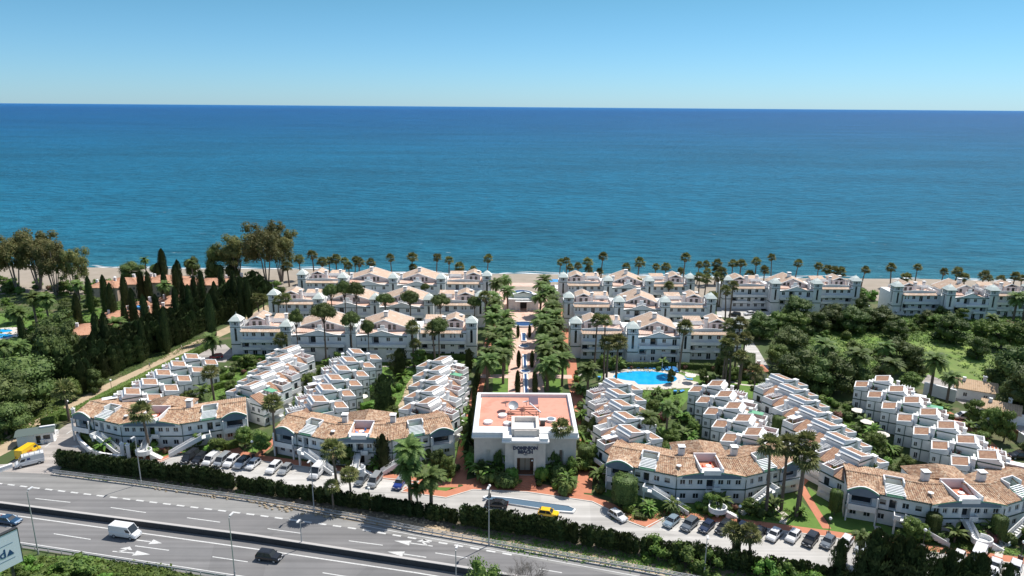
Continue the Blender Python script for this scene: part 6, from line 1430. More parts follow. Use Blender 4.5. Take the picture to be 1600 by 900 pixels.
x, y = G(1573, 668); villa('tan roofed house nearest the side road trees, lower of two', x+2, y+6, 8, 7, 3.0, -.62, tanroof, white, 'house', hip=False)
x, y = G(1181, 592); villa('tiny hut with terracotta roof beside the road bend', x, y+2, 6, 5, 2.6, 0, terr, white, 'garden_hut', cat='hut')
def wall_(label, px, h, wd=.3, mt=None, name='garden_wall', cap=True):
    P = [G(*p) for p in px]; ox, oy = P[0]; t = thing(name, label, 'wall', (ox, oy, 0)); P = [(p[0]-ox, p[1]-oy) for p in P]; b = MB(); wallstrip(b, P, wd, 0, h); b.build('wall', [mt or white], t)
    if cap: b = MB(); wallstrip(b, P, wd+.14, h, h+.1); b.build('coping', [whitep], t)
wall_('long white wall behind the rightmost stepped row', [(1442, 615), (1492, 628)], 3.4, .5)
wall_('white boundary wall at the right edge before the dark pine', [(1560, 648), (1577, 662), (1620, 668)], 2.8, .4)
wall_('white wall at the right edge beside the brown gate', [(1590, 690), (1640, 725)], 2.6, .4)
wall_('long low white wall curving round the driveway corner', [(121, 686), (127, 696), (143, 710), (160, 716), (192, 721)], 1.3, .35)
wall_('low white wall left of the driveway gate pillar', [(20, 731), (-30, 748)], 1.0, .4)
wall_('low white kerb wall beside the gatehouse lane', [(66, 694), (90, 677)], .9, .7)
wall_('low white wall along the driveway below the hedge', [(118, 660), (177, 631), (205, 614)], .8, .4)
wall_('red brick retaining strip along the driveway hedge', [(150, 641), (200, 610), (225, 598)], .45, .5, m_brick, cap=False)
wall_('stone retaining wall before the front left block', [(368, 570), (440, 570)], .9, .5, m_rock, 'retaining_wall', cap=False)
t = thing('gate', 'brown wooden gate at the right edge between white walls', 'gate', (*G(1578, 682), 0)); b = MB(); b.box(-.1, -3, 0, .1, 3, 2.6); b.build('panel', [wood], t); b = MB(); b.box(-.14, -3.2, 0, .14, -3.01, 2.9); b.build('post', [darkm], t)
# gatehouse
x, y = G(54, 693); t = thing('gatehouse', 'small white gatehouse with dark green flat roof beside the entrance', 'gatehouse', (x, y+1.0, 0), R(24)); t.scale = (.72, .9, .95)
b = MB(); facade(b, (-5, -1.8), (5, -1.8), 0, 2.8, [(5.2, 6.6, .1, 2.2, .3), (7.2, 9.2, .9, 2.1, .25)], 0, 3)
for A, B in (((5, -1.8), (5, 2.2)), ((5, 2.2), (-5, 2.2)), ((-5, 2.2), (-5, -1.8))): facade(b, A, B, 0, 2.8, [(1, 2.6, .9, 2.1, .2)] if A[0] == 5 and B[0] == 5 else [], 0, 3)
b.build('wall', [white, green, whitep, glass], t)
b = MB(); b.poly([(-5.5, -2.4, 2.85), (5.5, -2.4, 2.85), (5.5, .2, 3.5), (-5.5, .2, 3.5)]); b.poly([(5.5, 2.8, 2.85), (-5.5, 2.8, 2.85), (-5.5, .2, 3.5), (5.5, .2, 3.5)]); b.poly([(-5.5, -2.4, 2.84), (-5.5, 2.8, 2.84), (5.5, 2.8, 2.84), (5.5, -2.4, 2.84)])
b.build('roof', [mat('grey_green_roof', (.09, .12, .11), .8)], t); b = MB(); b.box(1.2, -.1, 3.5, 5.5, .5, 3.8); b.build('skylight', [whitep], t)
def pillar(u, vt, vb, l):
    x, y = G(u, vb); h = PY(u, vt, y)[1]; t = thing('gate_pillar', l, 'pillar', (x, y, 0), R(20)); b = MB(); b.box(-.35, -.35, 0, .35, .35, h-.55); b.build('shaft', [white], t); b = MB(); b.box(-.45, -.45, h-.55, .45, .45, h-.42); b.build('cap', [whitep], t); b = MB(); b.blob((0, 0, h-.2), .25, .25, .25); b.build('lamp', [lampw], t)
for a in ((117, 636, 659, 'white gate pillar with globe lamp at the clipped hedge end'), (145, 643, 658, 'white gate pillar right of the driveway, left of a pair'), (152, 640, 658, 'white gate pillar right of the driveway, right of a pair'), (193, 690, 716, 'white gate pillar with globe by the red path, left one'), (202, 692, 717, 'white gate pillar with globe by the red path, right one')): pillar(*a)
for (p, q, l) in (((117, 655), (104, 652), 'white raised barrier arm left of the driveway pillar'), ((193, 708), (172, 706), 'white barrier arm before the curved hedge')):
    a = Vector(G(*p)); c = Vector(G(*q)); t = thing('barrier', l, 'barrier', (a.x, a.y, 0)); b = MB(); b.tube((0, 0, 1), (c.x-a.x, c.y-a.y, 1.1), .06, n=6); b.build('arm', [whitep], t); b = MB(); b.box(-.2, -.2, 0, .2, .2, 1.1); b.build('cabinet', [whitep], t)

# ================================================================ HIGHWAY FURNITURE
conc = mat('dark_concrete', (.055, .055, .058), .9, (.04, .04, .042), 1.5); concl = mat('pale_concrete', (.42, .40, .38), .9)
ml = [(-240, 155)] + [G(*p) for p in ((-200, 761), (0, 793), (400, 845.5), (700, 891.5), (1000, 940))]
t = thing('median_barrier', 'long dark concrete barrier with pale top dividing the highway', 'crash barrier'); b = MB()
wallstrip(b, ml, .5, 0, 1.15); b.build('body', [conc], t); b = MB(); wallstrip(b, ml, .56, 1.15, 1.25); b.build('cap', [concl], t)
def rail(label, line, n_posts, hand=True, base=True):
    t = thing('guard_rail', label, 'guard rail'); b = MB(); wallstrip(b, line, .09, .48, .78); b.build('beam', [metal], t)
    if hand: b = MB(); wallstrip(b, ofs(line, .35), .08, 1.0, 1.08); b.build('top_rail', [metal], t); b = MB(); wallstrip(b, ofs(line, .5), .08, .62, .70); b.build('handrail', [metal], t)
    if base: b = MB(); wallstrip(b, line, .34, 0, .12); b.build('base_kerb', [concl], t)
    L_ = length(line); b = MB(); b.box(-.06, -.06, 0, .06, .06, 1.06 if hand else .8); me = b.mesh('post', [metal])
    for k in range(n_posts): p = interp(ofs(line, .3), L_*k/(n_posts-1)); ob('post', me, t, (p[0], p[1], 0))
rl = [G(*p) for p in ((82, 742), (200, 757), (400, 785), (560, 813), (650, 832), (1000, 894), (1300, 949))]; rail('long grey double guard rail between the slip lane and the cypress hedge', rl, 80)
nl_ = [(p[0], p[1]) for p in ofs([(-150, 125.4), (-93, 113.6), (-60, 106.8), (-25, 99.4), (10, 92.2)], -.4)]; rail('grey guard rail on the near edge of the highway', nl_[::-1], 60, hand=False, base=False)
def lamp(u, vt, vb, l, az, name='street_lamp', Y=None, arm=1.2):
    x, y = G(u, vb) if Y is None else (PY(u, vb, Y)[0], Y); h = PY(u, vt, y)[1]; t = thing(name, l, 'street lamp', (x, y, 0)); b = MB(); b.tube((0, 0, 0), (0, 0, h-.15), .12, .07, 8); b.tube((0, 0, 0), (0, 0, .8), .16, .16, 8); b.build('pole', [metal], t)
    d = Vector((math.cos(az), math.sin(az))); b = MB(); b.tube((0, 0, h-.2), (d.x*arm*.4, d.y*arm*.4, h), .06, n=6); b.build('arm', [metal], t); o = MB(); o.box(0, -.17, 0, 1.0, .17, .14); o = o.build('lamp_head', [mat('lamp_head_grey', (.6, .6, .6), .4) if 'lamp_head_grey' not in MAT else MAT['lamp_head_grey']], t, (d.x*arm*.2, d.y*arm*.2, h), az); return t
LA = R(-100)
for (u, vt, vb, l, az) in ((60, 767, 866, 'street lamp on the near verge behind the billboard', R(80)), (367, 808, 899, 'street lamp on the near verge left of the black car', R(80)), (221, 682, 756, 'street lamp in the hedge before the leftmost curved building', LA), (491, 719, 800, 'street lamp in the hedge before the white parked van', LA), (764, 760, 852, 'street lamp in the hedge before the forecourt basin', LA), (1100, 836, 899, 'street lamp in the hedge before the dark parked cars', LA), (1474, 868, 938, 'street lamp among the lower right conifers', LA)): lamp(u, vt, vb, l, az)
lamp(472, 812, 856, 'short lamp standing on the median barrier', LA, arm=.6); lamp(713, 859, 925, 'street lamp left of the leafy tree at the lower edge', R(80))
def globe(u, vt, vb, l):
    x, y = G(u, vb); h = max(2.2, PY(u, vt, y)[1]); t = thing('globe_lamp', l, 'garden lamp', (x, y, 0)); b = MB(); b.tube((0, 0, 0), (0, 0, h-.3), .07, .05, 6); b.box(-.3, -.3, 0, .3, .3, .9); b.build('post', [darkm], t); b = MB(); b.blob((0, 0, h), .3, .3, .3, nu=10, nv=7); b.sm = True; b.build('globe', [lampw], t)
for a in ((577,763,790,'globe lamp before the silver minivan'),(396,690,716,'globe lamp on the lawn between the two left curved buildings'),(1057,780,808,'globe lamp at the left stair foot of the third curved building'),(1154,791,818,'globe lamp at the right of the round stair, third curved building'),(1294,810,838,'globe lamp between the black and the grey parked cars'),(1441,828,858,'globe lamp left of the round stair, last curved building'),(1594,847,875,'globe lamp at the lower right edge'),(109,627,652,'globe lamp on the sandy path by the fan palm'),(175,594,612,'globe lamp halfway along the sandy path'),(735,683,745,'globe lamp left of the sign building') if False else (765,759,778,'globe lamp at the left bed of the entrance'),(1516,720,745,'globe lamp at the side road'),(1385,575,600,'globe lamp beside the meadow'),(1356,478,492,'globe lamp before the thicket at the far blocks')): globe(*a)
# billboard
Y0 = 99.0; xa, z1 = PY(26, 826, Y0); _, z0 = PY(35, 876, Y0); pl = G(0, 838, z1); d = (Vector(pl)-Vector((xa, Y0))).normalized(); ang = math.atan2(-d.y, -d.x)
t = thing('billboard', 'large white billboard with dark blue letters at the lower left edge', 'billboard', (xa, Y0, 0), ang)
Wd = 14.0; b = MB(); b.box(-Wd, -.1, z0, 0, .1, z1); b.build('panel', [mat('billboard_white', (.62, .68, .74), .5)], t)
b = MB(); b.box(-Wd-.1, -.15, z1+.01, .1, .5, z1+.22); b.box(.01, -.12, z0-.1, .1, .45, z1); b.box(-Wd, .12, z0-.1, 0, .45, z0+.3); b.build('frame', [darkm], t)
for x in (-11, -6, -1.5): b = MB(); b.box(x-.2, .15, 0, x+.2, .5, z1); b.build('post', [darkm], t)
ink = mat('blue_ink', (.01, .06, .16), .6); zc = (z0+z1)/2-.45
lettering('d', 2.0, ink, t, (-2.55, -.13, zc-.45), (R(90), 0, 0), .01, bold=.03)
for cx in (-1.5, -3.7, ): b = MB(); b.poly([(cx-.55, -.13, zc-.45), (cx+.55, -.13, zc-.45), (cx, -.13, zc+.55)]); b.build('lettering', [ink], t)
b = MB(); b.box(-5, -.125, zc+1.5, -.9, -.105, zc+1.54); b.box(-5, -.125, zc-1.1, -.9, -.105, zc-1.06); b.build('printed_line', [ink], t)

# ================================================================ VEHICLES
def paint(name, col, met=0.0, r_=.25): 
    m = mat(name, col, r_, metal=met); m.node_tree.nodes['Principled BSDF'].inputs['Coat Weight'].default_value = .5; return m
PT_ = {'white': paint('white_car_paint', (.66, .66, .66)), 'silver': paint('silver_car_paint', (.40, .42, .43), .4), 'black': paint('black_car_paint', (.012, .012, .014)), 'grey': paint('grey_car_paint', (.14, .16, .18), .3), 'navy': paint('navy_car_paint', (.015, .025, .06)), 'blue': paint('blue_car_paint', (.012, .035, .20)), 'dkblue': paint('dark_blue_car_paint', (.02, .07, .14), .3), 'yellow': paint('yellow_car_paint', (.80, .50, .01)), 'red': paint('red_car_paint', (.35, .015, .02)), 'ltblue': paint('light_blue_car_paint', (.25, .33, .38), .3)}
headl = mat('headlight_glass', (.7, .72, .75), .15); taill = mat('tail_light_red', (.35, .01, .01), .3); plate = mat('number_plate', (.7, .7, .7), .5)
def vehicle(kind, col, label, cat='car', name=None, group=None, roofcol=None):
    K = {  # length, width, profile of body (x, z), greenhouse (x0 bottom front, x top front, x top rear, x bottom rear), z belt, z roof
     'hatch': (4.1, 1.76, [(-2.05,.35),(-2.05,.75),(-1.95,.95),(.75,.98),(1.75,.86),(2.02,.62),(2.05,.35)], (.95,.25,-1.45,-1.95), .94, 1.48),
     'sedan': (4.6, 1.8, [(-2.3,.35),(-2.3,.8),(-2.15,.98),(-1.5,1.0),(1.0,.95),(2.0,.82),(2.28,.6),(2.3,.35)], (1.05,.3,-1.0,-1.75), .94, 1.42),
     'suv': (4.5, 1.88, [(-2.25,.4),(-2.25,.95),(-2.15,1.1),(.95,1.1),(1.95,1.0),(2.22,.72),(2.25,.4)], (1.05,.45,-1.75,-2.18), 1.06, 1.68),
     'mpv': (4.9, 1.92, [(-2.45,.35),(-2.45,1.0),(-2.38,1.12),(1.5,1.1),(2.2,.92),(2.43,.6),(2.45,.35)], (1.75,.9,-2.1,-2.4), 1.06, 1.88),
     'van': (5.6, 2.0, [(-2.8,.4),(-2.8,1.3),(-2.78,1.42),(1.7,1.35),(2.45,1.12),(2.78,.75),(2.8,.4)], (2.0,1.25,-2.72,-2.78), 1.34, 2.45),
     'smallvan': (4.5, 1.84, [(-2.25,.38),(-2.25,1.05),(-2.22,1.15),(1.1,1.1),(1.95,.95),(2.22,.65),(2.25,.38)], (1.35,.7,-2.12,-2.22), 1.08, 1.84)}[kind]
    L_, W_, prof, gh, zb, zr = K; t = thing(name or {'van': 'van', 'smallvan': 'small_van'}.get(kind, 'car'), label, cat, group=group); w2 = W_/2; pc = PT_[col]; van = 'van' in kind
    b = MB(); secs = [(-w2, .0, .04), (-w2+.04, .0, .0)]  # body: extruded profile with tucked sides
    def ring(y, shrink, dz): return [(x*(1-shrink), y, z-(dz if z > .7 else -dz*.4)) for x, z in prof]
    rings = [ring(-w2+.10, .03, .10), ring(-w2, .0, .16), ring(-w2, 0, .16), ring(-w2+.16, 0, 0), ring(w2-.16, 0, 0), ring(w2, 0, .16), ring(w2-.10, .03, .10)]
    rings = [ring(-w2, .02, .20), ring(-w2+.14, 0, 0), ring(w2-.14, 0, 0), ring(w2, .02, .20)]
    n_ = len(prof)
    for a, c in zip(rings, rings[1:]):
        for k in range(n_): b.poly([a[k], a[(k+1) % n_], c[(k+1) % n_], c[k]])
    b.poly(rings[0][::-1]); b.poly(rings[-1]); 
    body = b.build('body', [pc], t)
    # greenhouse: glass box with painted roof and pillars
    x0, x1, x2, x3 = gh; wb = w2-.07; wt = w2-.24 if not van else w2-.12
    b0 = [(x0, -wb, zb-.06), (x0, wb, zb-.06), (x3, wb, zb-.06), (x3, -wb, zb-.06)]; tp = [(x1, -wt, zr-.05), (x1, wt, zr-.05), (x2, wt, zr-.05), (x2, -wt, zr-.05)]
    g = MB(); g.poly([b0[1], b0[0], tp[0], tp[1]]); g.build('windshield', [glass], t)
    g = MB(); g.poly([b0[3], b0[2], tp[2], tp[3]]); g.build('rear_window', [glass if kind != 'van' and kind != 'smallvan' else pc], t) if not van else g.build('rear_door', [pc], t)
    for s_ in (1, 2):
        if s_ == 1: q = [b0[0], b0[3], tp[3], tp[0]]
        else: q = [b0[2], b0[1], tp[1], tp[2]]
        q = [Vector(v) for v in q]; q = q if s_ == 1 else q
        g = MB()
        if van:
            f0 = 0 if s_ == 1 else 1
            sol = MB(); sol.poly(q); sol.build('side_panel', [pc], t)
            if s_ == 1: a, bb, c, dd = q
            else: bb, a, dd, c = q
            off = Vector((0, -.015 if s_ == 1 else .015, 0)); fr = .22
            w4 = [a.lerp(bb, .03).lerp(dd.lerp(c, .03), .12)+off, a.lerp(bb, fr).lerp(dd.lerp(c, fr), .12)+off, a.lerp(bb, fr).lerp(dd.lerp(c, fr), .62)+off, a.lerp(bb, .06).lerp(dd.lerp(c, .03), .62)+off]
            g.poly(w4 if s_ == 1 else w4[::-1]); g.build('side_window', [glass], t)
        else:
            g.poly(q); g.build('side_window', [glass], t)
    r_ = MB(); r_.prism([(x1+.06, -wt-.02), (x1+.06, wt+.02), (x2-.05, wt+.02), (x2-.05, -wt-.02)], zr-.055, zr)
    r_.prism([(x1-.2, -wt+.15), (x1-.2, wt-.15), (x2+.2, wt-.15), (x2+.2, -wt+.15)], zr, zr+.03)
    for s_ in (-1, 1):
        for (xa, xt) in ((x0, x1), (x3, x2)) + (((-.1*L_, -.1*L_),) if not van else ()): r_.tube((xa, s_*(wb+.0), zb-.05), (xt, s_*(wt+.0), zr-.02), .05, n=4)
    r_.build('roof', [PT_[roofcol] if roofcol else pc], t)
    rw = .33 if kind != 'van' else .37
    for xw in (-L_*.31, L_*.31):
        for s_ in (-1, 1):
            wv = MB(); wv.tube((0, s_*-.10, 0), (0, s_*.1, 0), rw, n=14); o = wv.build('wheel', [rub], t, (xw, s_*(w2-.09), rw)); wv = MB(); wv.tube((0, 0, 0), (0, s_*.02, 0), rw*.6, n=10); wv.build('rim', [metal], o, (0, s_*.10, 0))
    for s_ in (-1, 1):
        g = MB(); g.box(0, -.2, 0, .05, .2, .16); g.build('headlight', [headl], t, (L_/2-.07, s_*(w2-.35), .62 if kind != 'van' else .85)); g = MB(); g.box(-.04, -.12, 0, .0, .12, .3); g.build('tail_light', [taill], t, (-L_/2+.02, s_*(w2-.28), .72))
        g = MB(); g.box(-.08, -.08, -.07, .08, .08, .07); g.build('mirror', [pc], t, (x0-.15, s_*(w2+.08), zb+.06))
    g = MB(); g.box(0, -.26, 0, .03, .26, .11); g.build('number_plate', [plate], t, (L_/2-.005, 0, .42))
    return t
VP = {}
def park(kind, col, u, v, ang, label, group=None, roofcol=None, px=True, cat=None, z=.02):
    key = (kind, col, roofcol); x, y = G(u, v) if px else (u, v)
    cat = cat or ('van' if 'van' in kind else 'car')
    if key not in VP: VP[key] = Proto(vehicle(kind, col, 'x', cat, roofcol=roofcol))
    o = VP[key].put((x, y, z), ang, label, None, group); return o
def ang2(p, q): a = G(*p); c = G(*q); return math.atan2(c[1]-a[1], c[0]-a[0])
AL = ang2((511, 720), (484, 748)); AR = ang2((1061, 806), (1038, 825)); gl = 'cars parked in front of the left curved buildings'; gr_ = 'cars parked in front of the right curved buildings'
for (k, c, u, v, l, rc) in [('mpv','black',298,718,'long black car, first from the left by the red path',None),('suv','black',313,721,'black car, second from the left in the bays',None),('smallvan','white',330,722,'small white van, third from the left in the bays',None),('mpv','silver',348,723,'silver estate between the small white van and a white car',None),('suv','white',362,725,'white car, fifth from the left in the bays',None),('suv','white',378,727,'white car with black roof',"black"),('hatch','white',396,729,'white saloon at the end of the left group',None),('suv','white',428,735,'white car, left of two before the second curved building',None),('hatch','silver',446,737,'silver car, right of two before the second curved building',None),('van','white',498,741,'big white van parked before the second curved building',None),('hatch','grey',565,754,'grey blue car beside the silver minivan',None),('mpv','silver',586,755,'silver minivan before the second curved building',None),('suv','blue',625,759,'bright blue car with silver roof near the forecourt','silver')]:
    park(k, c, u, v, AL, l, gl, rc)
for (k, c, u, v, l) in [('hatch','ltblue',1049,819,'pale blue car, first from the left in the right bays'),('suv','grey',1077,824,'dark grey car, second from the left in the right bays'),('hatch','navy',1104,827,'navy car between two dark cars'),('suv','black',1131,829,'black car, fourth from the left in the right bays'),('suv','navy',1157,833,'dark car behind the slim cypress'),('sedan','black',1184,837,'black car behind the small palm'),('hatch','white',1209,840,'white car right of the small palm'),('hatch','white',1239,842,'white car left of the black four wheel drive'),('suv','black',1266,848,'black car left of the globe lamp'),('hatch','grey',1293,851,'grey car right of the globe lamp'),('suv','white',1320,854,'white car half behind the slim conifer'),('hatch','silver',1346,859,'silver car behind the tallest conifer'),('hatch','grey',1382,860,'grey car between two conifers'),('hatch','white',1413,863,'white car half hidden by the conifers'),('hatch','white',1497,876,'white hatchback left of the white van'),('van','white',1527,878,'white van in the lower right car park'),('sedan','white',1554,888,'white saloon right of the white van'),('suv','white',1585,894,'white car at the lower right edge')]:
    park(k, c, u, v, AR, l, gr_)
park('hatch', 'white', 965, 810, ang2((952, 800), (980, 818)), 'small white car driving away from the forecourt')
park('sedan', 'black', 776, 791, ang2((800, 793), (752, 788)), 'black car beside the forecourt basin')
park('hatch', 'yellow', 857, 806, ang2((840, 803), (876, 808)), 'yellow car beside the forecourt basin')
park('hatch', 'red', 338, 560, R(200), 'dark red car at the head of the driveway')
park('suv', 'black', 1148, 494, R(160), 'black car in the small car park by the far block'); park('hatch', 'white', 1170, 492, R(200), 'white car in the small car park by the far block')
park('smallvan', 'white', 1401, 493, R(170), 'white van beneath the far right block'); park('mpv', 'white', 1507, 655, R(170), 'white car parked at the side road under the trees'); park('hatch', 'blue', 1521, 692, R(200), 'blue and white car by the side road bush'); park('suv', 'black', 1592, 716, R(175), 'black car at the right edge of the side road')
park('sedan', 'grey', 1531, 668, R(200), 'grey car in the shade of the feathery trees')
HD = math.atan2(-.21, 1)
park('sedan', 'dkblue', 15, 817, HD, 'blue car on the highway at the left edge'); park('suv', 'black', 421, 874, HD, 'black car on the near carriageway')
v1 = park('van', 'silver', 197, 838, HD, 'white delivery van on the near carriageway'); bpy.data.objects.remove(v1) if False else None
def recolor(o, col):
    for c in o.children:
        if c.data and c.data.materials and c.data.materials[0] and c.data.materials[0].name == 'silver_car_paint': c.data = c.data.copy(); c.data.materials[0] = PT_[col]
recolor(v1, 'white')
a_ = ang2((30, 720), (62, 700)); v2 = park('van', 'yellow', 45, 711, a_, 'yellow delivery van with red lettering at the entrance'); 
redp = mat('red_lettering', (.5, .02, .01), .5)
lettering('DHL', .75, redp, v2, (-.6, -1.03, 1.15), (R(90), 0, 0), .01, bold=.02)
v3 = park('van', 'ltblue', 47, 726, ang2((68, 722), (26, 732)), 'white van with roof rack and small blue sign at the entrance'); recolor_ = [setattr(c, 'data', c.data.copy()) or c.data.materials.__setitem__(0, PT_['white']) for c in v3.children if c.data and c.data.materials and c.data.materials[0].name == 'light_blue_car_paint']
b = MB(); b.box(-.3, 0, -.2, .3, .012, .25); b.build('sign_patch', [PT_['blue']], v3, (.1, .96, 1.75)); b = MB(); [b.box(x, -.8, 2.5, x+.05, .8, 2.6) for x in (-2.2, -1.2, -.2, .8)]; b.box(-2.3, -.8, 2.6, .9, -.72, 2.65); b.box(-2.3, .72, 2.6, .9, .8, 2.65); b.build('roof_rack', [metal], v3)

# ================================================================ POOLSIDE, PEOPLE, SMALL THINGS
def lounger():
    t = thing('sun_lounger', 'x', 'sun lounger'); b = MB(); b.box(-.35, -.95, .28, .35, .45, .36); b.build('seat', [bluec], t); b = MB(); b.poly([(-.35, .45, .36), (.35, .45, .36), (.35, 1.0, .85), (-.35, 1.0, .85)]); b.poly([(-.35, 1.0, .80), (.35, 1.0, .80), (.35, .45, .30), (-.35, .45, .30)]); b.build('backrest', [bluec], t)
    for x, y in ((-.3, -.85), (.3, -.85), (-.3, .4), (.3, .4)): b = MB(); b.tube((x, y, 0), (x, y, .28), .03, n=5); b.build('leg', [whitep], t)
    return t
LG = Proto(lounger()); LGS = []
for (u, v) in ((952,576),(958,576),(964,576),(981,575),(987,575),(997,575),(1008,575),(1015,575.5),(1021,576),(1028,577),(1034,578),(1041,578),(1048,580),(1053,580),(1057,581)):
    x, y = G(u, v); LGS.append(LG.put((x, y, 0), rnd.uniform(-.2, .2), 'x', 1.25, 'blue sun loungers along the hedge'))
number(LGS, '{n} blue sun lounger from the left along the pool hedge')
for (u, v, l) in ((1055,614,'blue sun lounger on the lawn below the pool, left one'),(1064,613,'blue sun lounger on the lawn below the pool, right one'),(1076,594,'sun lounger at the paved right end of the pool'),(936,592,'sun lounger left of the pool under the palms')): x, y = G(u, v); LG.put((x, y, 0), rnd.uniform(0, 3), l, 1.25)
def parasol(open_, l, x, y, s=1.0, group=None):
    t = thing('parasol', l, 'parasol', (x, y, 0), group=group); b = MB(); b.tube((0, 0, 0), (0, 0, 2.6*s), .04, n=6); b.build('pole', [whitep], t); b = MB()
    if open_:
        n_ = 8
        for k in range(n_): a0, a1 = 6.283*k/n_, 6.283*(k+1)/n_; b.poly([(1.5*s*math.cos(a0), 1.5*s*math.sin(a0), 2.1*s), (1.5*s*math.cos(a1), 1.5*s*math.sin(a1), 2.1*s), (0, 0, 2.6*s)])
    else: b.tube((0, 0, 1.1), (0, 0, 2.7), .2, .04, 8)
    b.build('canopy', [mat('cream_cloth', (.72, .68, .6), .9) if 'cream_cloth' not in MAT else MAT['cream_cloth']], t)
for i, (u, v) in enumerate(((958,577),(984,576),(1012,576),(1031,578),(1054,581))): x, y = G(u, v); parasol(False, nth(i+1)+' closed cream parasol from the left among the pool loungers', x+.8, y+.6, 1, 'closed parasols by the pool')
for (u, v, l) in ((1353,672,'white open parasol in the garden left of the rightmost row, middle one'),(1377,692,'white open parasol in the garden left of the rightmost row, nearest'),(1339,654,'white open parasol in the garden left of the rightmost row, farthest'),(589,590,'cream open parasol at the upper end of the row of six'),(566,632,'cream open parasol at the lower end of the row of six'),(1078,598,'white open parasol near the pool gate')): x, y = G(u, v); parasol(True, l, x, y, 1.1)
def person(x, y, top, leg, l, az):
    me = bpy.data.meshes.new('person'); V = [(0,0,.92),(0,0,1.15),(0,0,1.42),(0,0,1.52),(0,.02,1.66),(0,.02,1.76),(.1,0,.88),(.12,.16,.5),(.13,.02,.1),(.13,.16,.04),(-.1,0,.88),(-.12,-.08,.5),(-.12,-.24,.1),(-.12,-.12,.05),(.2,0,1.4),(.26,-.08,1.12),(.26,.06,.9),(-.2,0,1.4),(-.26,.1,1.12),(-.25,.24,.92)]
    Ed = [(0,1),(1,2),(2,3),(3,4),(4,5),(0,6),(6,7),(7,8),(8,9),(0,10),(10,11),(11,12),(12,13),(2,14),(14,15),(15,16),(2,17),(17,18),(18,19)]
    me.from_pydata(V, Ed, []); o = ob('person', me, None, (x, y, .03), az); tag(o, l, 'person'); me.materials.append(skin); me.materials.append(top); me.materials.append(leg)
    md = o.modifiers.new('skin', 'SKIN'); rad = [.15,.14,.14,.055,.10,.07,.09,.065,.045,.04,.09,.065,.045,.04,.065,.045,.035,.065,.045,.035]
    for i, r_ in enumerate(rad): me.skin_vertices[0].data[i].radius = (r_, r_*.85)
    me.skin_vertices[0].data[0].use_root = True; o.modifiers.new('sub', 'SUBSURF').render_levels = 1
    dg = bpy.context.evaluated_depsgraph_get(); m2 = bpy.data.meshes.new_from_object(o.evaluated_get(dg)); o.modifiers.clear(); o.data = m2; m2.name = 'person'
    while len(m2.materials) < 3: m2.materials.append([skin, top, leg][len(m2.materials)])
    for p in m2.polygons: z = p.center.z; p.material_index = 1 if 1.02 < z < 1.50 and abs(p.center.x) < .28 else (2 if z < 1.02 and z > .12 and abs(p.center.x) < .2 else 0)
    return o
x, y = G(284, 547); person(x, y, whitep, darkm, 'person in a white top walking on the sandy path', 2.5)
x, y = G(234, 575); person(x, y, bluew, darkm, 'person in grey walking further down the sandy path', 2.5)
x, y = G(777, 589); person(3.0, 192, redc, darkm, 'person in a red top on the palm avenue', 0)
# bicycle rack
x, y = G(1023, 806); t = thing('bicycle_rack', 'dark bicycle rack beside the triangular lawn', 'bicycle rack', (x, y, 0), R(-10))
for k in range(4): b = MB(); [b.tube((k*.6+.25*math.cos(6.283*j/10), 0, .35+.3*math.sin(6.283*j/10)), (k*.6+.25*math.cos(6.283*(j+1)/10), 0, .35+.3*math.sin(6.283*(j+1)/10)), .03, n=4, cap=False) for j in range(10)]; b.build('hoop', [darkm], t)
# rocks on the bank between hedge and guard rail
rk = mat('bank_rock', (.42, .33, .22), .95, (.30, .24, .16), 1.5); b = MB(); rg = random.Random(8)
for i in range(420):
    u = rg.uniform(240, 700); f = rg.random(); v0 = 742+(u-88)*.136; v1 = 782+(u-400)*.18 if u > 400 else 741+(u-88)*.14; v = (752+(u-240)*.137)+rg.uniform(2, 20)-(6 if u < 400 else 0); x, y = G(u, v); r_ = rg.uniform(.10, .38); b.blob((x, y, r_*.3), r_, r_*.8, r_*.6, nu=6, nv=4, jit=.25, rg=rg)
tag(b.build('bank_rocks', [rk]), 'loose ochre stones on the bank behind the guard rail', 'rocks', kind='stuff')
# ground cover: low herbs and shoots, too many to count
def cover(name, polys, n_, sz, mt, hh, seed, label):
    rg = random.Random(seed); b = MB()
    for poly, k in polys:
        for _ in range(k):
            a, c = rg.random(), rg.random(); (x0, y0), (x1, y1), (x2, y2), (x3, y3) = poly; x = (x0*(1-a)+x1*a)*(1-c)+(x3*(1-a)+x2*a)*c; y = (y0*(1-a)+y1*a)*(1-c)+(y3*(1-a)+y2*a)*c; r_ = rg.uniform(.3, 1.0)
            for __ in range(7): b.leaf((x+rg.gauss(0, .5)*r_, y+rg.gauss(0, .5)*r_, rg.uniform(.05, hh)*r_), (rg.uniform(-.4, .4), rg.uniform(-.6, .1), 1), sz*rg.uniform(.6, 1.3), 0, rg)
    tag(b.build(name, [mt]), label, 'ground cover', kind='stuff')
Q = lambda *p: [G(*q) for q in p]
cover('ground_cover', [(Q((1230,560),(1400,590),(1420,500),(1230,500)), 1500), (Q((1380,530),(1560,545),(1600,490),(1400,490)), 1400), ([(140,196),(215,200),(220,262),(140,258)], 1400)], 0, .34, lf_light, .7, 4, 'bright green undergrowth of the overgrown meadow')
cover('ground_cover', [([(-230,180),(-118,180),(-110,285),(-230,285)], 3000), (Q((0,900),(330,915),(250,885),(40,870)), 700), (Q((-40,720),(110,640),(70,600),(-60,640)), 800), ([(-125,282),(-98,282),(-98,300),(-125,300)], 300)], 0, .34, lf_broad, .6, 5, 'green undergrowth on the far left and along the near verge')
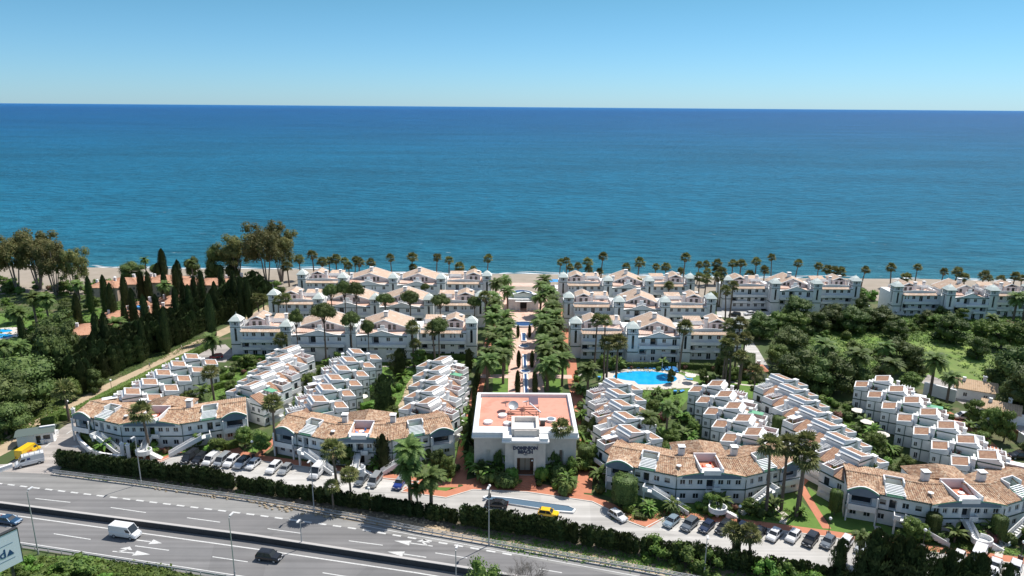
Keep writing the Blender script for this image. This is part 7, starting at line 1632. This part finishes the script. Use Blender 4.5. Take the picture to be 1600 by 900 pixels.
cover('verge_grass', [(Q((800,862),(1000,892),(1000,868),(700,822)), 500), (Q((1000,892),(1400,965),(1400,940),(1000,868)), 700), (Q((95,742),(400,782),(400,768),(95,736)), 160)], 0, .16, lf_light, .3, 6, 'grass tufts on the bank behind the guard rail')
cover('garden_cover', [([G(*p) for p in ((130,612),(340,528),(330,518),(120,600))], 500), ([(-87,160),(-71,160),(-71,205),(-87,205)], 500), ([(-38,158),(-28,158),(-28,205),(-38,205)], 350), ([(33,140),(47,140),(47,190),(33,190)], 700), ([(79,132),(92,132),(92,182),(79,182)], 900), ([(60,140),(64,140),(64,186),(60,186)], 200), ([(20,122.5),(58,122.5),(58,126.5),(20,126.5)], 350), ([(66,112.5),(104,112.5),(104,117),(66,117)], 350), (Q((470,722),(690,742),(690,732),(470,712)), 200), ([(-88,201),(-14,201),(-14,211),(-88,211)], 600), ([(22,201),(74,201),(74,208),(22,208)], 450), ([(-88,226),(-14,226),(-14,238),(-88,238)], 500), ([(22,226),(74,226),(74,238),(22,238)], 500)], 0, .17, lf_broad, .35, 7, 'low leafy ground cover in the garden beds')

# ================================================================ LABELS OF THE COUNTED ROWS
TM = {'beach': '{n} fan palm from the left in the row along the beach', 'poolfan': 'fan palm between the pool and the blocks, {n} from the left', 'avenue': None,
 'estatecyp': 'tall narrow cypress among the terracotta villas, {n} from the left', 'belt': 'broad cypress in the belt beside the sandy path, {n} from the left', 'hedgecyp': 'small dark cypress in the roadside hedge, {n} from the left', 'hedgebush': 'bushy shrub in the roadside hedge, {n} from the left', 'pair': None, 'sidecyp': None, 'lowleft': 'green bush below the near guard rail, {n} from the left'}
for k, tm in TM.items():
    if tm: number(ALL[k], tm)
def number_y(objs, tmpl):
    for i, o in enumerate(sorted(objs, key=lambda o: o.location.y)): o['label'] = tmpl.format(n=nth(i+1))
for side, nm in ((lambda o: o.location.x < -4, 'outer left'), (lambda o: -4 <= o.location.x < 4, 'inner left'), (lambda o: 4 <= o.location.x < 12.3, 'inner right'), (lambda o: o.location.x >= 12.3, 'outer right')):
    number_y([o for o in ALL['avenue'] if side(o)], 'date palm in the '+nm+' line of the avenue, {n} from the pink roof')
for side, nm in ((lambda o: o.location.x < 4, 'left'), (lambda o: o.location.x >= 4, 'right')): number_y([o for o in ALL['pair'] if side(o)], 'clipped cypress '+nm+' of the water channel, {n} from the pink roof')
number_y(ALL['sidecyp'], 'cypress beside the path left of the sign building, {n} from the road')
KN = {'shrub': 'rounded green shrub', 'bright_shrub': 'bright green shrub', 'dark_shrub': 'dark green shrub', 'olive_shrub': 'olive green shrub', 'flowering_shrub': 'reddish flowering shrub', 'garden_plant': 'big leaved plant', 'broadleaf_tree': 'small tree', 'green_bush': 'green bush'}
for bi, (nm, poly, n_) in enumerate(beds):
    objs = ALL.get('bed%d' % bi, [])
    for kk, w_ in KN.items():
        number([o for o in objs if o.name.split('.')[0] == kk], w_+' '+nm+', {n} from the left')
for key, objs in ALL.items():
    if key.startswith('lush'):
        for kk, w_ in KN.items(): number([o for o in objs if o.name.split('.')[0] == kk], w_+' '+key[4:]+', {n} from the left')
# prototypes that no spot used
for o in [o for o in bpy.data.objects if o.parent is None and o.get('label') == 'x']:
    for c in list(o.children_recursive)+[o]: bpy.data.objects.remove(c)
